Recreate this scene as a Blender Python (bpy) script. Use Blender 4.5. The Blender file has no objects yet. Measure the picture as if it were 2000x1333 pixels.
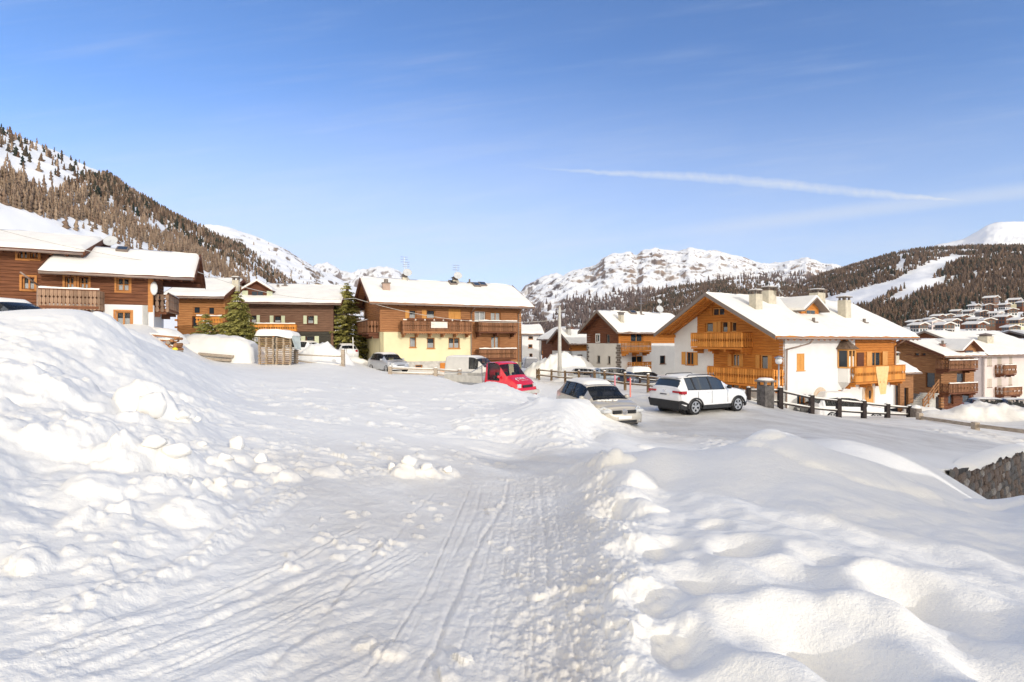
import bpy, math, random
import numpy as np
from mathutils import Vector, Matrix
R = math.radians
SC = bpy.context.scene
COL = SC.collection
random.seed(7)
RNG = np.random.RandomState(11)

# ---------------------------------------------------------------- camera, sky, sun, exposure
F = 1000.0; CX = 1000.0; CY = 666.5
cam_d = bpy.data.cameras.new('camera'); cam = bpy.data.objects.new('camera', cam_d); COL.objects.link(cam)
cam.location = (0, 0, 0); cam.rotation_euler = (R(90), 0, 0)
cam_d.sensor_width = 36.0; cam_d.lens = 18.0; cam_d.clip_start = 0.05; cam_d.clip_end = 20000
SC.camera = cam
SUN_EL = 18.5
SUN_AZ = 146.0          # degrees clockwise from +Y (view direction): behind the camera on the right
sdir = Vector((math.sin(R(SUN_AZ))*math.cos(R(SUN_EL)), math.cos(R(SUN_AZ))*math.cos(R(SUN_EL)), math.sin(R(SUN_EL))))
sun_d = bpy.data.lights.new('sun', 'SUN'); sun = bpy.data.objects.new('sun', sun_d); COL.objects.link(sun)
sun_d.energy = 2.0; sun_d.angle = R(0.5); sun_d.color = (1.0, 0.95, 0.88)
sun.rotation_euler = (-sdir).to_track_quat('-Z', 'Y').to_euler(); sun.location = (30, -40, 40)
SC.view_settings.view_transform = 'Standard'; SC.view_settings.look = 'None'
SC.view_settings.gamma = 1.0; SC.view_settings.use_curve_mapping = False
SC.view_settings.exposure = 0.02

W = bpy.data.worlds.new("World"); SC.world = W; W.use_nodes = True
wn = W.node_tree; wn.nodes.clear()
def N(tree, typ, **kw):
    n = tree.nodes.new(typ)
    for k, v in kw.items():
        if k == 'i':
            for kk, vv in v.items(): n.inputs[kk].default_value = vv
        else: setattr(n, k, v)
    return n
def wmath(op, a, b=None, c=None):
    n = wn.nodes.new('ShaderNodeMath'); n.operation = op
    for i, s in enumerate((a, b, c)):
        if s is None: continue
        if isinstance(s, (int, float)): n.inputs[i].default_value = s
        else: wn.links.new(s, n.inputs[i])
    return n.outputs[0]
def wss(x, lo, hi):
    n = wn.nodes.new('ShaderNodeMapRange'); n.interpolation_type = 'SMOOTHSTEP'
    wn.links.new(x, n.inputs[0]); n.inputs[1].default_value = lo; n.inputs[2].default_value = hi
    return n.outputs[0]
def wnoise(u, w, su, sw, scale, detail=5, rough=.6, off=0.0):
    c = wn.nodes.new('ShaderNodeCombineXYZ')
    wn.links.new(wmath('MULTIPLY', u, su), c.inputs[0]); wn.links.new(wmath('MULTIPLY', w, sw), c.inputs[1]); c.inputs[2].default_value = off
    n = wn.nodes.new('ShaderNodeTexNoise'); n.inputs['Scale'].default_value = scale
    n.inputs['Detail'].default_value = detail; n.inputs['Roughness'].default_value = rough
    wn.links.new(c.outputs[0], n.inputs['Vector']); return n.outputs[0]
sky = N(wn, 'ShaderNodeTexSky', sky_type='NISHITA')
sky.sun_disc = False; sky.sun_elevation = R(SUN_EL); sky.sun_rotation = R(SUN_AZ)
sky.altitude = 1800; sky.air_density = 1.0; sky.dust_density = 0.6; sky.ozone_density = 1.1
tc = N(wn, 'ShaderNodeTexCoord'); sp = N(wn, 'ShaderNodeSeparateXYZ'); wn.links.new(tc.outputs['Generated'], sp.inputs[0])
yy = wmath('MAXIMUM', wmath('ABSOLUTE', sp.outputs[1]), 0.15)
cu = wmath('DIVIDE', sp.outputs[0], yy); cw = wmath('DIVIDE', sp.outputs[2], yy)
# rotated coordinates for streaks that climb to the right
cr = wmath('SUBTRACT', cw, wmath('MULTIPLY', cu, 0.13))
veil = wmath('MULTIPLY', wmath('MULTIPLY', wss(wnoise(cu, cr, .9, 5.0, 1.6, 6, .62), .38, .85), wmath('SUBTRACT', 1.15, wss(cw, .18, .55))), .26)
streak = wmath('MULTIPLY', wss(wnoise(cu, cr, 1.3, 16.0, 1.7, 7, .6, 3.0), .46, .9), .15)
low = wmath('MULTIPLY', wmath('SUBTRACT', 1.0, wss(cw, .0, .60)), .58)
lowl = wmath('MULTIPLY', wmath('SUBTRACT', 1.0, wss(cw, .12, .52)), .22)
# vapour trail
tr = wmath('SUBTRACT', cw, wmath('SUBTRACT', .3425, wmath('ADD', wmath('MULTIPLY', cu, .060), wmath('MULTIPLY', wmath('MULTIPLY', cu, cu), .020))))
tr = wmath('ADD', tr, wmath('MULTIPLY', wmath('SINE', wmath('MULTIPLY', cu, 11.0)), .0022))
tr = wmath('ADD', tr, wmath('MULTIPLY', wmath('SUBTRACT', wnoise(cu, cw, 46.0, 8.0, 1.0, 3, .6, 7.0), .5), .010))
wid = wmath('MULTIPLY', wmath('MULTIPLY', wss(cu, -.02, .45), wmath('SUBTRACT', 1.0, wss(cu, .66, .90))), .0095)
wid = wmath('ADD', wid, .0016)
body = wmath('SUBTRACT', 1.0, wmath('MINIMUM', 1.0, wmath('ABSOLUTE', wmath('DIVIDE', tr, wid))))
body = wmath('MULTIPLY', wmath('POWER', body, .65), wmath('MULTIPLY', wss(cu, -.01, .22), wmath('SUBTRACT', 1.0, wss(cu, .80, .90))))
body = wmath('MULTIPLY', body, wmath('ADD', .18, wmath('MULTIPLY', wnoise(cu, cr, 60.0, 20.0, 1.2, 3, .6, 2.0), .42)))
b2 = wmath('SUBTRACT', cw, wmath('ADD', .172, wmath('MULTIPLY', cu, .1225)))
b2 = wmath('MULTIPLY', wmath('SUBTRACT', 1.0, wss(wmath('ABSOLUTE', b2), .0, .024)), wmath('MULTIPLY', wss(cu, .12, .6), .26))
cl = wmath('ADD', wmath('ADD', wmath('MULTIPLY', veil, .8), streak), wmath('ADD', low, wmath('MULTIPLY', lowl, wmath('SUBTRACT', 1.0, wss(cu, -.5, .4)))))
cl = wmath('ADD', cl, wmath('ADD', body, b2))
cl = wmath('MINIMUM', wmath('MULTIPLY', cl, wss(sp.outputs[2], -.02, .03)), .92)
tint = N(wn, 'ShaderNodeMix', data_type='RGBA', blend_type='MULTIPLY'); tint.inputs[0].default_value = 1.0
wn.links.new(sky.outputs[0], tint.inputs[6]); tint.inputs[7].default_value = (.80, 1.12, 1.56, 1)
mixc = N(wn, 'ShaderNodeMix', data_type='RGBA'); wn.links.new(cl, mixc.inputs[0]); wn.links.new(tint.outputs[2], mixc.inputs[6])
mixc.inputs[7].default_value = (5.2, 5.55, 6.2, 1)
# unseen sun half of the sky whitened and brightened, added as neutral fill
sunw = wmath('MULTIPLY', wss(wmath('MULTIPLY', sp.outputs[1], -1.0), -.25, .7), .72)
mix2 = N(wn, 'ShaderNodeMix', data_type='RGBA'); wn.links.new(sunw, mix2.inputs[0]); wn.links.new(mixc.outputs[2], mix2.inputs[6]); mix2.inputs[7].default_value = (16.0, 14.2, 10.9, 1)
bg = N(wn, 'ShaderNodeBackground'); bg.inputs[1].default_value = 0.15
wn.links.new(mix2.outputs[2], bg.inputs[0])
wo = N(wn, 'ShaderNodeOutputWorld'); wn.links.new(bg.outputs[0], wo.inputs[0])
SC.cycles.max_bounces = 6; SC.cycles.diffuse_bounces = 3; SC.cycles.transparent_max_bounces = 8

# ---------------------------------------------------------------- helpers
def P(px, py, Y):
    return Vector(((px-CX)/F*Y, Y, (CY-py)/F*Y))
def new_obj(name, me, parent=None):
    o = bpy.data.objects.new(name, me); COL.objects.link(o)
    if parent is not None: o.parent = parent
    return o
def tag(o, label=None, cat=None, group=None, kind=None):
    if label: o['label'] = label
    if cat: o['category'] = cat
    if group: o['group'] = group
    if kind: o['kind'] = kind
    return o
def empty(name, loc, rz=0.0, label=None, cat=None, group=None, rot=None):
    o = bpy.data.objects.new(name, None); COL.objects.link(o)
    o.empty_display_size = .2
    o.location = loc; o.rotation_euler = rot if rot else (0, 0, rz)
    return tag(o, label, cat, group)
def copy_tree(o, parent=None):
    c = o.copy(); COL.objects.link(c)
    if parent is not None: c.parent = parent
    for ch in list(o.children): copy_tree(ch, c)
    return c

class MB:
    def __init__(s): s.v = []; s.f = []
    def add(s, vs, fs):
        b = len(s.v); s.v += [tuple(p) for p in vs]; s.f += [tuple(i+b for i in f) for f in fs]; return s
    def box(s, x0, x1, y0, y1, z0, z1):
        return s.add([(x0,y0,z0),(x1,y0,z0),(x1,y1,z0),(x0,y1,z0),(x0,y0,z1),(x1,y0,z1),(x1,y1,z1),(x0,y1,z1)],
                     [(0,3,2,1),(4,5,6,7),(0,1,5,4),(1,2,6,5),(2,3,7,6),(3,0,4,7)])
    def bar(s, p, q, w, h, up=(0,0,1)):
        p = Vector(p); q = Vector(q); d = (q-p).normalized(); up = Vector(up)
        if abs(d.dot(up)) > .98: up = Vector((1,0,0))
        a = d.cross(up).normalized()*w/2; b = a.cross(d).normalized()*h/2
        vs = [p-a-b, p+a-b, p+a+b, p-a+b, q-a-b, q+a-b, q+a+b, q-a+b]
        return s.add(vs, [(0,1,2,3),(7,6,5,4),(0,4,5,1),(1,5,6,2),(2,6,7,3),(3,7,4,0)])
    def tube(s, p, q, r, r2=None, n=8, caps=True):
        r2 = r if r2 is None else r2
        p = Vector(p); q = Vector(q); d = (q-p).normalized()
        up = Vector((0,0,1)) if abs(d.z) < .95 else Vector((1,0,0))
        a = d.cross(up).normalized(); b = a.cross(d).normalized()
        vs = []
        for c, rr in ((p, r), (q, r2)):
            for i in range(n):
                t = 2*math.pi*i/n; vs.append(c + a*math.cos(t)*rr + b*math.sin(t)*rr)
        fs = [(i, n+i, n+(i+1) % n, (i+1) % n) for i in range(n)]
        if caps: fs += [tuple(range(n)), tuple(range(2*n-1, n-1, -1))]
        return s.add(vs, fs)
    def path(s, pts, r, n=6):
        for a, b in zip(pts[:-1], pts[1:]): s.tube(a, b, r, n=n)
        return s
    def prism(s, poly, fn, d0, d1):
        """poly: list of 2D points, fn(a,b,d)->3D"""
        n = len(poly)
        vs = [fn(a, b, d0) for a, b in poly] + [fn(a, b, d1) for a, b in poly]
        fs = [tuple(range(n)), tuple(range(2*n-1, n-1, -1))] + [(i, n+i, n+(i+1) % n, (i+1) % n) for i in range(n)]
        return s.add(vs, fs)
    def lathe(s, prof, c=(0,0,0), n=16, axis='z'):
        vs = []; m = len(prof); c = Vector(c)
        for i in range(n):
            t = 2*math.pi*i/n; cs, sn = math.cos(t), math.sin(t)
            for r, h in prof:
                if axis == 'z': v = Vector((r*cs, r*sn, h))
                elif axis == 'y': v = Vector((r*cs, h, r*sn))
                else: v = Vector((h, r*cs, r*sn))
                vs.append(c+v)
        fs = []
        for i in range(n):
            j = (i+1) % n
            for k in range(m-1): fs.append((i*m+k, j*m+k, j*m+k+1, i*m+k+1))
        return s.add(vs, fs)
    def mesh(s, name, m=None, smooth=False):
        me = bpy.data.meshes.new(name); me.from_pydata(s.v, [], s.f)
        if m is not None: me.materials.append(m)
        me.update()
        import bmesh
        bm = bmesh.new(); bm.from_mesh(me); bmesh.ops.recalc_face_normals(bm, faces=bm.faces); bm.to_mesh(me); bm.free()
        if smooth: me.polygons.foreach_set('use_smooth', [True]*len(me.polygons))
        return me
    def build(s, name, m=None, parent=None, smooth=False, bevel=0):
        o = new_obj(name, s.mesh(name, m, smooth), parent)
        if bevel:
            b = o.modifiers.new('bevel', 'BEVEL'); b.width = bevel; b.segments = 2; b.limit_method = 'ANGLE'
        return o
def grid_mesh(name, X, Y, Z, m, smooth=True, mask=None):
    """X,Y,Z arrays (r,c) -> mesh data"""
    r, c = X.shape
    co = np.stack([X, Y, Z], -1).reshape(-1, 3).astype(np.float32)
    idx = np.arange(r*c).reshape(r, c)
    q = np.stack([idx[:-1,:-1], idx[:-1,1:], idx[1:,1:], idx[1:,:-1]], -1).reshape(-1, 4)
    return fast_mesh(name, co, q, m, smooth)
def fast_mesh(name, co, faces, m, smooth=False):
    me = bpy.data.meshes.new(name); k = faces.shape[1]
    me.vertices.add(len(co)); me.vertices.foreach_set('co', np.ascontiguousarray(co, np.float32).ravel())
    me.loops.add(faces.size); me.loops.foreach_set('vertex_index', np.ascontiguousarray(faces, np.int32).ravel())
    me.polygons.add(len(faces)); me.polygons.foreach_set('loop_start', np.arange(0, faces.size, k, dtype=np.int32))
    if smooth: me.polygons.foreach_set('use_smooth', np.ones(len(faces), dtype=bool))
    me.update(calc_edges=True)
    if m is not None: me.materials.append(m)
    return me
# numpy noise
def _h(ix, iy, s):
    h = (ix.astype(np.int64)*374761393 + iy.astype(np.int64)*668265263 + s*974634777) & 0xffffffff
    h = ((h ^ (h >> 13))*1274126177) & 0xffffffff
    return ((h ^ (h >> 16)) & 0xffffff)/float(0xffffff)
def pn(x, y, s=0):
    x = np.asarray(x, float); y = np.asarray(y, float)
    ix = np.floor(x); iy = np.floor(y); fx = x-ix; fy = y-iy
    u = fx*fx*fx*(fx*(fx*6-15)+10); v = fy*fy*fy*(fy*(fy*6-15)+10)
    def g(dx, dy):
        a = _h(ix+dx, iy+dy, s)*2*math.pi
        return np.cos(a)*(fx-dx) + np.sin(a)*(fy-dy)
    return ((g(0,0)*(1-u)+g(1,0)*u)*(1-v) + (g(0,1)*(1-u)+g(1,1)*u)*v)*1.4
def fbm(x, y, o=4, s=0, g=.5, l=2.03):
    a = 1.0; t = 0; f = 1.0
    for i in range(o): t = t + a*pn(x*f, y*f, s+i*17); a *= g; f *= l
    return t
def ridged(x, y, o=5, s=0, g=.5):
    a = 1.0; t = 0; f = 1.0
    for i in range(o): t = t + a*(1-2*np.abs(pn(x*f, y*f, s+i*13))); a *= g; f *= 2.07
    return t
def worley(x, y, s=0):
    ix = np.floor(x); iy = np.floor(y); d = np.full(np.shape(x), 9.0); rid = np.zeros(np.shape(x))
    for dx in (-1, 0, 1):
        for dy in (-1, 0, 1):
            cx = ix+dx+_h(ix+dx, iy+dy, s); cy = iy+dy+_h(ix+dx, iy+dy, s+5)
            dd = np.hypot(cx-x, cy-y); r = _h(ix+dx, iy+dy, s+9)
            rid = np.where(dd < d, r, rid); d = np.minimum(d, dd)
    return d, rid
def sst(x, a, b):
    t = np.clip((x-a)/(b-a), 0, 1); return t*t*(3-2*t)

# ---------------------------------------------------------------- materials
MC = {}
def mat(name, col, rough=.7, var=.12, scale=3.0, stretch=(1,1,1), col2=None, bump=.0, bscale=None, metal=0.0, spec=.4, detail=6, coat=0.0, thr=(.35,.65), obj_rand=0.0):
    if name in MC: return MC[name]
    m = bpy.data.materials.new(name); m.use_nodes = True; t = m.node_tree; b = t.nodes['Principled BSDF']
    b.inputs['Roughness'].default_value = rough; b.inputs['Metallic'].default_value = metal
    b.inputs['Specular IOR Level'].default_value = spec; b.inputs['Coat Weight'].default_value = coat
    co = N(t, 'ShaderNodeTexCoord'); mp = N(t, 'ShaderNodeMapping'); mp.inputs['Scale'].default_value = stretch
    t.links.new(co.outputs['Object'], mp.inputs[0])
    nz = N(t, 'ShaderNodeTexNoise', i={'Scale': scale, 'Detail': detail, 'Roughness': .6}); t.links.new(mp.outputs[0], nz.inputs['Vector'])
    rp = N(t, 'ShaderNodeValToRGB'); t.links.new(nz.outputs[0], rp.inputs[0])
    if col2 is None: c1 = tuple(max(0, c*(1-var)) for c in col); c2 = tuple(min(1, c*(1+var)) for c in col)
    else: c1 = col; c2 = col2
    e = rp.color_ramp.elements; e[0].position = thr[0]; e[1].position = thr[1]
    e[0].color = (*c1, 1); e[1].color = (*c2, 1)
    out = rp.outputs[0]
    if obj_rand:
        oi = N(t, 'ShaderNodeObjectInfo'); mr = N(t, 'ShaderNodeMapRange'); mr.inputs[3].default_value = 1-obj_rand; mr.inputs[4].default_value = 1+obj_rand
        t.links.new(oi.outputs['Random'], mr.inputs[0])
        hs = N(t, 'ShaderNodeHueSaturation'); t.links.new(mr.outputs[0], hs.inputs['Value']); t.links.new(out, hs.inputs['Color']); out = hs.outputs[0]
    t.links.new(out, b.inputs['Base Color'])
    if bump:
        bn = N(t, 'ShaderNodeTexNoise', i={'Scale': bscale or scale*4, 'Detail': 4}); t.links.new(mp.outputs[0], bn.inputs['Vector'])
        bu = N(t, 'ShaderNodeBump', i={'Strength': bump, 'Distance': .02}); t.links.new(bn.outputs[0], bu.inputs['Height']); t.links.new(bu.outputs[0], b.inputs['Normal'])
    MC[name] = m; return m
def wood(name, c1, c2, rough=.75, stretch=(.6,.6,9)):
    return mat(name, c1, rough, col2=c2, scale=2.2, stretch=stretch, bump=.5, bscale=9, spec=.25, thr=(.3,.7))
SNOW = (.86, .87, .89)
M_snow = mat('snow', (.885,.855,.785), .55, col2=(.915,.885,.82), scale=.8, bump=.35, bscale=14, spec=.25)
M_snowroof = mat('roof snow', (.79,.765,.715), .6, col2=(.86,.83,.77), scale=1.5, bump=.25, bscale=7, spec=.2)
def ground_mat():
    m = bpy.data.materials.new('snow ground'); m.use_nodes = True; t = m.node_tree; b = t.nodes['Principled BSDF']; b.inputs['Roughness'].default_value = .55; b.inputs['Specular IOR Level'].default_value = .28
    co = N(t, 'ShaderNodeTexCoord'); at = N(t, 'ShaderNodeAttribute', attribute_name='tread')
    n1 = N(t, 'ShaderNodeTexNoise', i={'Scale': .9, 'Detail': 9, 'Roughness': .65}); t.links.new(co.outputs['Object'], n1.inputs['Vector'])
    r1 = N(t, 'ShaderNodeValToRGB'); t.links.new(n1.outputs[0], r1.inputs[0]); e = r1.color_ramp.elements; e[0].position = .3; e[1].position = .7; e[0].color = (.85,.83,.78,1); e[1].color = (.90,.88,.83,1)
    r2 = N(t, 'ShaderNodeValToRGB'); t.links.new(n1.outputs[0], r2.inputs[0]); e = r2.color_ramp.elements; e[0].position = .35; e[1].position = .62; e[0].color = (.66,.62,.56,1); e[1].color = (.82,.79,.73,1)
    mx = N(t, 'ShaderNodeMix', data_type='RGBA'); t.links.new(at.outputs['Fac'], mx.inputs[0]); t.links.new(r1.outputs[0], mx.inputs[6]); t.links.new(r2.outputs[0], mx.inputs[7]); t.links.new(mx.outputs[2], b.inputs['Base Color'])
    prev = None
    for sc, st, ds in ((9, .45, .03), (38, .55, .010), (130, .5, .003)):
        n = N(t, 'ShaderNodeTexNoise', i={'Scale': sc, 'Detail': 4, 'Roughness': .7}); t.links.new(co.outputs['Object'], n.inputs['Vector'])
        bu = N(t, 'ShaderNodeBump', i={'Strength': st, 'Distance': ds}); t.links.new(n.outputs[0], bu.inputs['Height'])
        if prev: t.links.new(prev.outputs[0], bu.inputs['Normal'])
        prev = bu
    t.links.new(prev.outputs[0], b.inputs['Normal']); return m
M_ground = ground_mat()
M_dirtysnow = mat('trodden snow', (.70,.71,.73), .55, col2=(.86,.865,.88), scale=1.6, bump=.6, bscale=12, spec=.3)
M_woodA = wood('reddish brown weathered boards', (.09,.032,.016), (.25,.098,.045))
M_woodAf = wood('orange brown window timber', (.42,.17,.05), (.56,.25,.08))
M_woodB1 = wood('orange larch boards', (.30,.115,.038), (.56,.27,.10))
M_woodB2 = wood('grey brown old boards', (.095,.048,.03), (.27,.15,.095))
M_woodC = wood('tan brown larch boards', (.26,.105,.042), (.46,.22,.095))
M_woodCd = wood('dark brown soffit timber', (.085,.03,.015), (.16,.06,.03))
M_woodD = wood('dark red brown logs', (.085,.028,.014), (.20,.075,.035))
M_woodE = wood('honey orange boards', (.40,.125,.020), (.64,.255,.05))
M_woodEl = wood('light honey timber', (.55,.26,.075), (.72,.38,.13), stretch=(5,5,1))
M_slatE = mat('honey orange slats', (.62,.25,.05), .7, .16, 2, (4,4,1), obj_rand=.22, spec=.25)
M_slatC = mat('dark carved slats', (.22,.105,.055), .8, .2, 2, (4,4,1), obj_rand=.3, spec=.2)
M_slatA = mat('grey brown carved slats', (.30,.19,.125), .8, .2, 2, (4,4,1), obj_rand=.3, spec=.2)
M_logF = wood('golden brown logs', (.20,.085,.035), (.46,.23,.10))
M_plW = mat('white plaster', (.76,.75,.73), .85, .04, 1.2, bump=.25, bscale=20, spec=.2)
M_plC = mat('cream yellow plaster', (.74,.66,.42), .85, .05, 1.0, bump=.25, bscale=20, spec=.2)
M_plG = mat('pale pink plaster', (.68,.58,.54), .85, .05, 1.0, bump=.2, bscale=20, spec=.2)
M_plD = mat('pale grey plaster', (.62,.58,.53), .85, .05, 1.0, bump=.2, bscale=20, spec=.2)
M_shut = mat('pale green shutters', (.55,.58,.40), .7, .08, 4, spec=.3)
M_shO = mat('orange shutters', (.62,.29,.07), .65, .12, 3, (6,6,1), spec=.3)
M_white = mat('white painted wood', (.72,.71,.68), .5, .05, 4)
M_curt = mat('white net curtain', (.84,.84,.83), .9, .12, 9, (6,6,.6))
M_dark = mat('dark interior', (.03,.03,.035), .6, .3, 3)
M_gut = mat('brown metal gutter', (.30,.22,.18), .45, .1, 4, metal=.3)
M_fasc = mat('weathered grey fascia', (.20,.16,.135), .75, .15, 4, (1,6,6))
M_conc = mat('pale concrete', (.50,.48,.44), .85, .12, 4, bump=.3)
M_chim = mat('chimney render', (.52,.47,.37), .85, .14, 3, bump=.3)
M_stone = mat('chimney stone', (.18,.15,.13), .85, .35, 6, bump=.5)
M_metal = mat('grey metal', (.35,.36,.38), .35, .08, 5, metal=.7)
M_dish = mat('dish grey', (.50,.51,.52), .45, .05, 5)
M_black = mat('black plastic', (.018,.018,.02), .5, .2, 5)
M_fdark = wood('black brown stained fence timber', (.018,.014,.015), (.05,.036,.032), stretch=(2,2,2))
M_flog = wood('brown fence logs', (.10,.06,.035), (.26,.17,.09), stretch=(3,3,3))
M_fpale = wood('grey tan rail timber', (.28,.22,.17), (.50,.42,.33), stretch=(2,2,4))
M_tile = mat('roof stone shingles', (.20,.14,.10), .8, .35, 5, bump=.5)
M_tyre = mat('tyre rubber', (.02,.02,.022), .8, .2, 8)
M_rim = mat('alloy rim', (.55,.56,.58), .3, .05, 5, metal=.8)
M_plate = mat('plate white', (.7,.7,.7), .4, .03, 4)
M_plated = mat('plate dark marks', (.06,.06,.08), .5, .1, 4)
M_redl = mat('red lamp lens', (.35,.012,.02), .2, .1, 8, spec=.6)
M_lampl = mat('clear lamp lens', (.55,.56,.56), .15, .1, 12, spec=.7)
M_chrome = mat('chrome', (.7,.7,.72), .2, .03, 5, metal=.9)
def paint(name, c, rough=.28, dirt=.1, metal=.0):
    return mat(name, c, rough, dirt, 2.5, spec=.5, coat=.6, metal=metal)
def glassm(name, col, rough=.08, alpha=1.0):
    if name in MC: return MC[name]
    m = bpy.data.materials.new(name); m.use_nodes = True; t = m.node_tree; b = t.nodes['Principled BSDF']
    b.inputs['Base Color'].default_value = (*col, 1); b.inputs['Roughness'].default_value = rough; b.inputs['Specular IOR Level'].default_value = .8
    if alpha < 1:
        tr_ = N(t, 'ShaderNodeBsdfTransparent'); mx = N(t, 'ShaderNodeMixShader'); fr = N(t, 'ShaderNodeFresnel', i={'IOR': 1.5})
        ad = N(t, 'ShaderNodeMath', operation='ADD', use_clamp=True); ad.inputs[1].default_value = alpha; t.links.new(fr.outputs[0], ad.inputs[0])
        t.links.new(ad.outputs[0], mx.inputs[0]); t.links.new(tr_.outputs[0], mx.inputs[1]); t.links.new(b.outputs[0], mx.inputs[2])
        t.links.new(mx.outputs[0], t.nodes['Material Output'].inputs[0])
    else:
        nz = N(t, 'ShaderNodeTexNoise', i={'Scale': 1.5}); mr = N(t, 'ShaderNodeMapRange'); mr.inputs[3].default_value = rough*.6; mr.inputs[4].default_value = rough*1.6
        t.links.new(nz.outputs[0], mr.inputs[0]); t.links.new(mr.outputs[0], b.inputs['Roughness'])
    MC[name] = m; return m
M_glass = glassm('window glass', (.05,.065,.08), .06, .12)
M_glassd = glassm('dark window glass', (.03,.04,.05), .08)
M_cglass = glassm('car glass', (.03,.035,.04), .06, .30)
# ================================================================ GROUND
GP = []   # (x, y, z)
def gp(px, py, z=None, Y=None):
    if Y is None: Y = z/((CY-py)/F)
    p = P(px, py, Y); GP.append((p.x, p.y, p.z))
# foreground
for a in [(900,1333,-1.60),(0,1333,-1.42),(450,1333,-1.56),(1250,1333,-1.60),(1500,1300,-1.46),(2000,1320,-1.40),
          (0,1180,-1.38),(0,1060,-1.30),(0,930,-1.16),(0,800,-.86),(0,705,-.33),(250,1100,-1.48),(250,950,-1.38),(200,850,-1.20),(200,750,-.80),
          (450,1150,-1.62),(420,980,-1.58),(450,865,-1.68),(300,800,-1.20),(380,900,-1.55),
          (600,1200,-1.66),(600,1050,-1.74),(600,930,-1.84),(600,850,-1.88),(600,800,-1.84),(600,750,-1.70),(600,720,-1.62),
          (900,1200,-1.72),(1100,1300,-1.66),(800,1050,-1.92),(900,950,-2.20),(1100,1100,-1.78),(1120,960,-2.12),(1000,875,-2.55),(850,880,-2.25),(1150,860,-2.85),
          (800,790,-2.15),(950,790,-2.42),(1060,805,-2.72),(870,825,-2.28),(700,750,-1.90),(800,745,-2.05),(850,735,-2.12),(450,760,-1.62),(450,715,-1.38),
          (1200,1200,-1.60),(1250,1050,-1.74),(1300,950,-1.90),(1500,960,-1.74),(1500,1100,-1.56),(1750,1010,-1.82),(1750,1180,-1.50),(1950,1080,-1.80),(2000,1200,-1.55),
          (1300,850,-3.02),(1300,803,-3.05),(1500,800,-3.25),(1450,835,-3.06),(1450,775,-3.1),(1700,840,-3.55),(1850,850,-3.95),(2000,868,-4.3),(1790,817,-4.4),(1905,838,-4.25),(2000,850,-4.5),
          (1700,822,-4.15),(1600,812,-3.75),(1530,802,-3.45),(1100,746,-3.4),(1060,744,-3.55),(1270,768,-3.3),(1200,757,-3.35),(1150,800,-2.9),(1240,835,-3.0)]: gp(*a)
gp(1400,815,-3.05)
for a in [(0,610,12),(100,604,12.4),(200,618,13.0),(255,657,14.0),(322,695,15.5),(400,712,19),
          (60,650,19),(150,650,20),(250,655,22),(330,690,26),(300,640,30),(180,640,28),(20,640,26),
          (400,700,33),(545,712,33),(660,715,33),(430,676,44),(600,688,45),(680,702,47),(745,724,40),(800,722,44),(900,748,36),
          (640,702,37),(560,703,38),(480,700,37),
          # edge of the field, bank beside the lorry, bank beside the hatchback
          (930,755,28.2),(880,742,30),(965,749,28.6),(1000,759,26.6),(1045,773,24.6),(980,770,30),(1010,778,29),(950,768,31),
          (1098,780,17.3),(1130,789,17.2),(1000,803,16.0),(1050,806,15.0),(1120,822,14.6),(940,815,15.0),(1100,788,16.2),(1185,848,14.6),(1040,785,18.0),(1150,806,17.0),(1172,823,16.9),(1203,838,16.7),(1055,775,18.2),(1080,790,16.6),
          (1215,828,17.4),(1150,780,19.2),(1200,795,20.5),
          # right hump
          (1185,884,8.6),(1290,872,8.1),(1400,875,8.4),(1492,851,8.6),(1560,868,8.4),(1700,912,8.1),(1850,962,7.9),(1940,1003,7.6),(2000,986,7.6),(2080,975,7.6),
          (1640,862,11.6),(1750,884,11.4),(1830,918,11.2),(1890,962,11.0),(1935,992,10.8),(2030,1030,10.8),
          (1620,905,9.8),(1800,950,9.6),(1400,905,9.9),(1250,900,9.9),
          (1820,912,13.5),(2000,893,17.0),(1700,873,15.5),
          (1950,825,30),(1850,812,33),(2000,820,30),(1900,805,34),(1970,800,38),
          (1560,802,38),(1700,806,40),(1760,806,44),(1500,790,36),(1350,730,44),(1200,728,50),(1070,722,52),(1090,714,50),(1000,735,44),(1030,745,42),(1300,740,48),
          (1840,812,50),(1950,806,66),(1800,815,48),
          (0,640,60),(300,650,60),(500,655,70),(700,690,70),(1000,715,75),(1300,715,80),(1700,740,90),(1950,740,100),
          (-400,620,26),(-600,600,14),(-400,900,3.0),(-500,1200,2.4)]: gp(a[0], a[1], None, a[2])
for th in range(0, 360, 30):
    s_, c_ = math.sin(R(th)), math.cos(R(th))
    GP.append((1.1*s_, 1.1*c_, -1.58))
    if c_ < .3:
        for r_ in (5, 20, 80): GP.append((r_*s_, r_*c_, -1.6 - .5*(s_ > .1)*(r_ > 6)))
    GP.append((260*s_, 260*c_, -16 if s_ > -.3 else 0)); GP.append((700*s_, 700*c_, -24))
GP = np.array(GP)
def emb(x, y):
    r = np.maximum(np.hypot(x, y), .5)
    return np.stack([1.6*x/r, 1.6*y/r, .55*np.log(r)], -1)
_C = emb(GP[:,0], GP[:,1])
def _phi(d2): return np.sqrt(d2 + .0025)
_A = _phi(((_C[:,None]-_C[None])**2).sum(-1)) + np.eye(len(GP))*-.002
_n = len(GP); _M = np.zeros((_n+1, _n+1)); _M[:_n,:_n] = _A; _M[_n,:_n] = 1; _M[:_n,_n] = 1
_w = np.linalg.solve(_M, np.concatenate([GP[:,2], [0]]))
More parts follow.
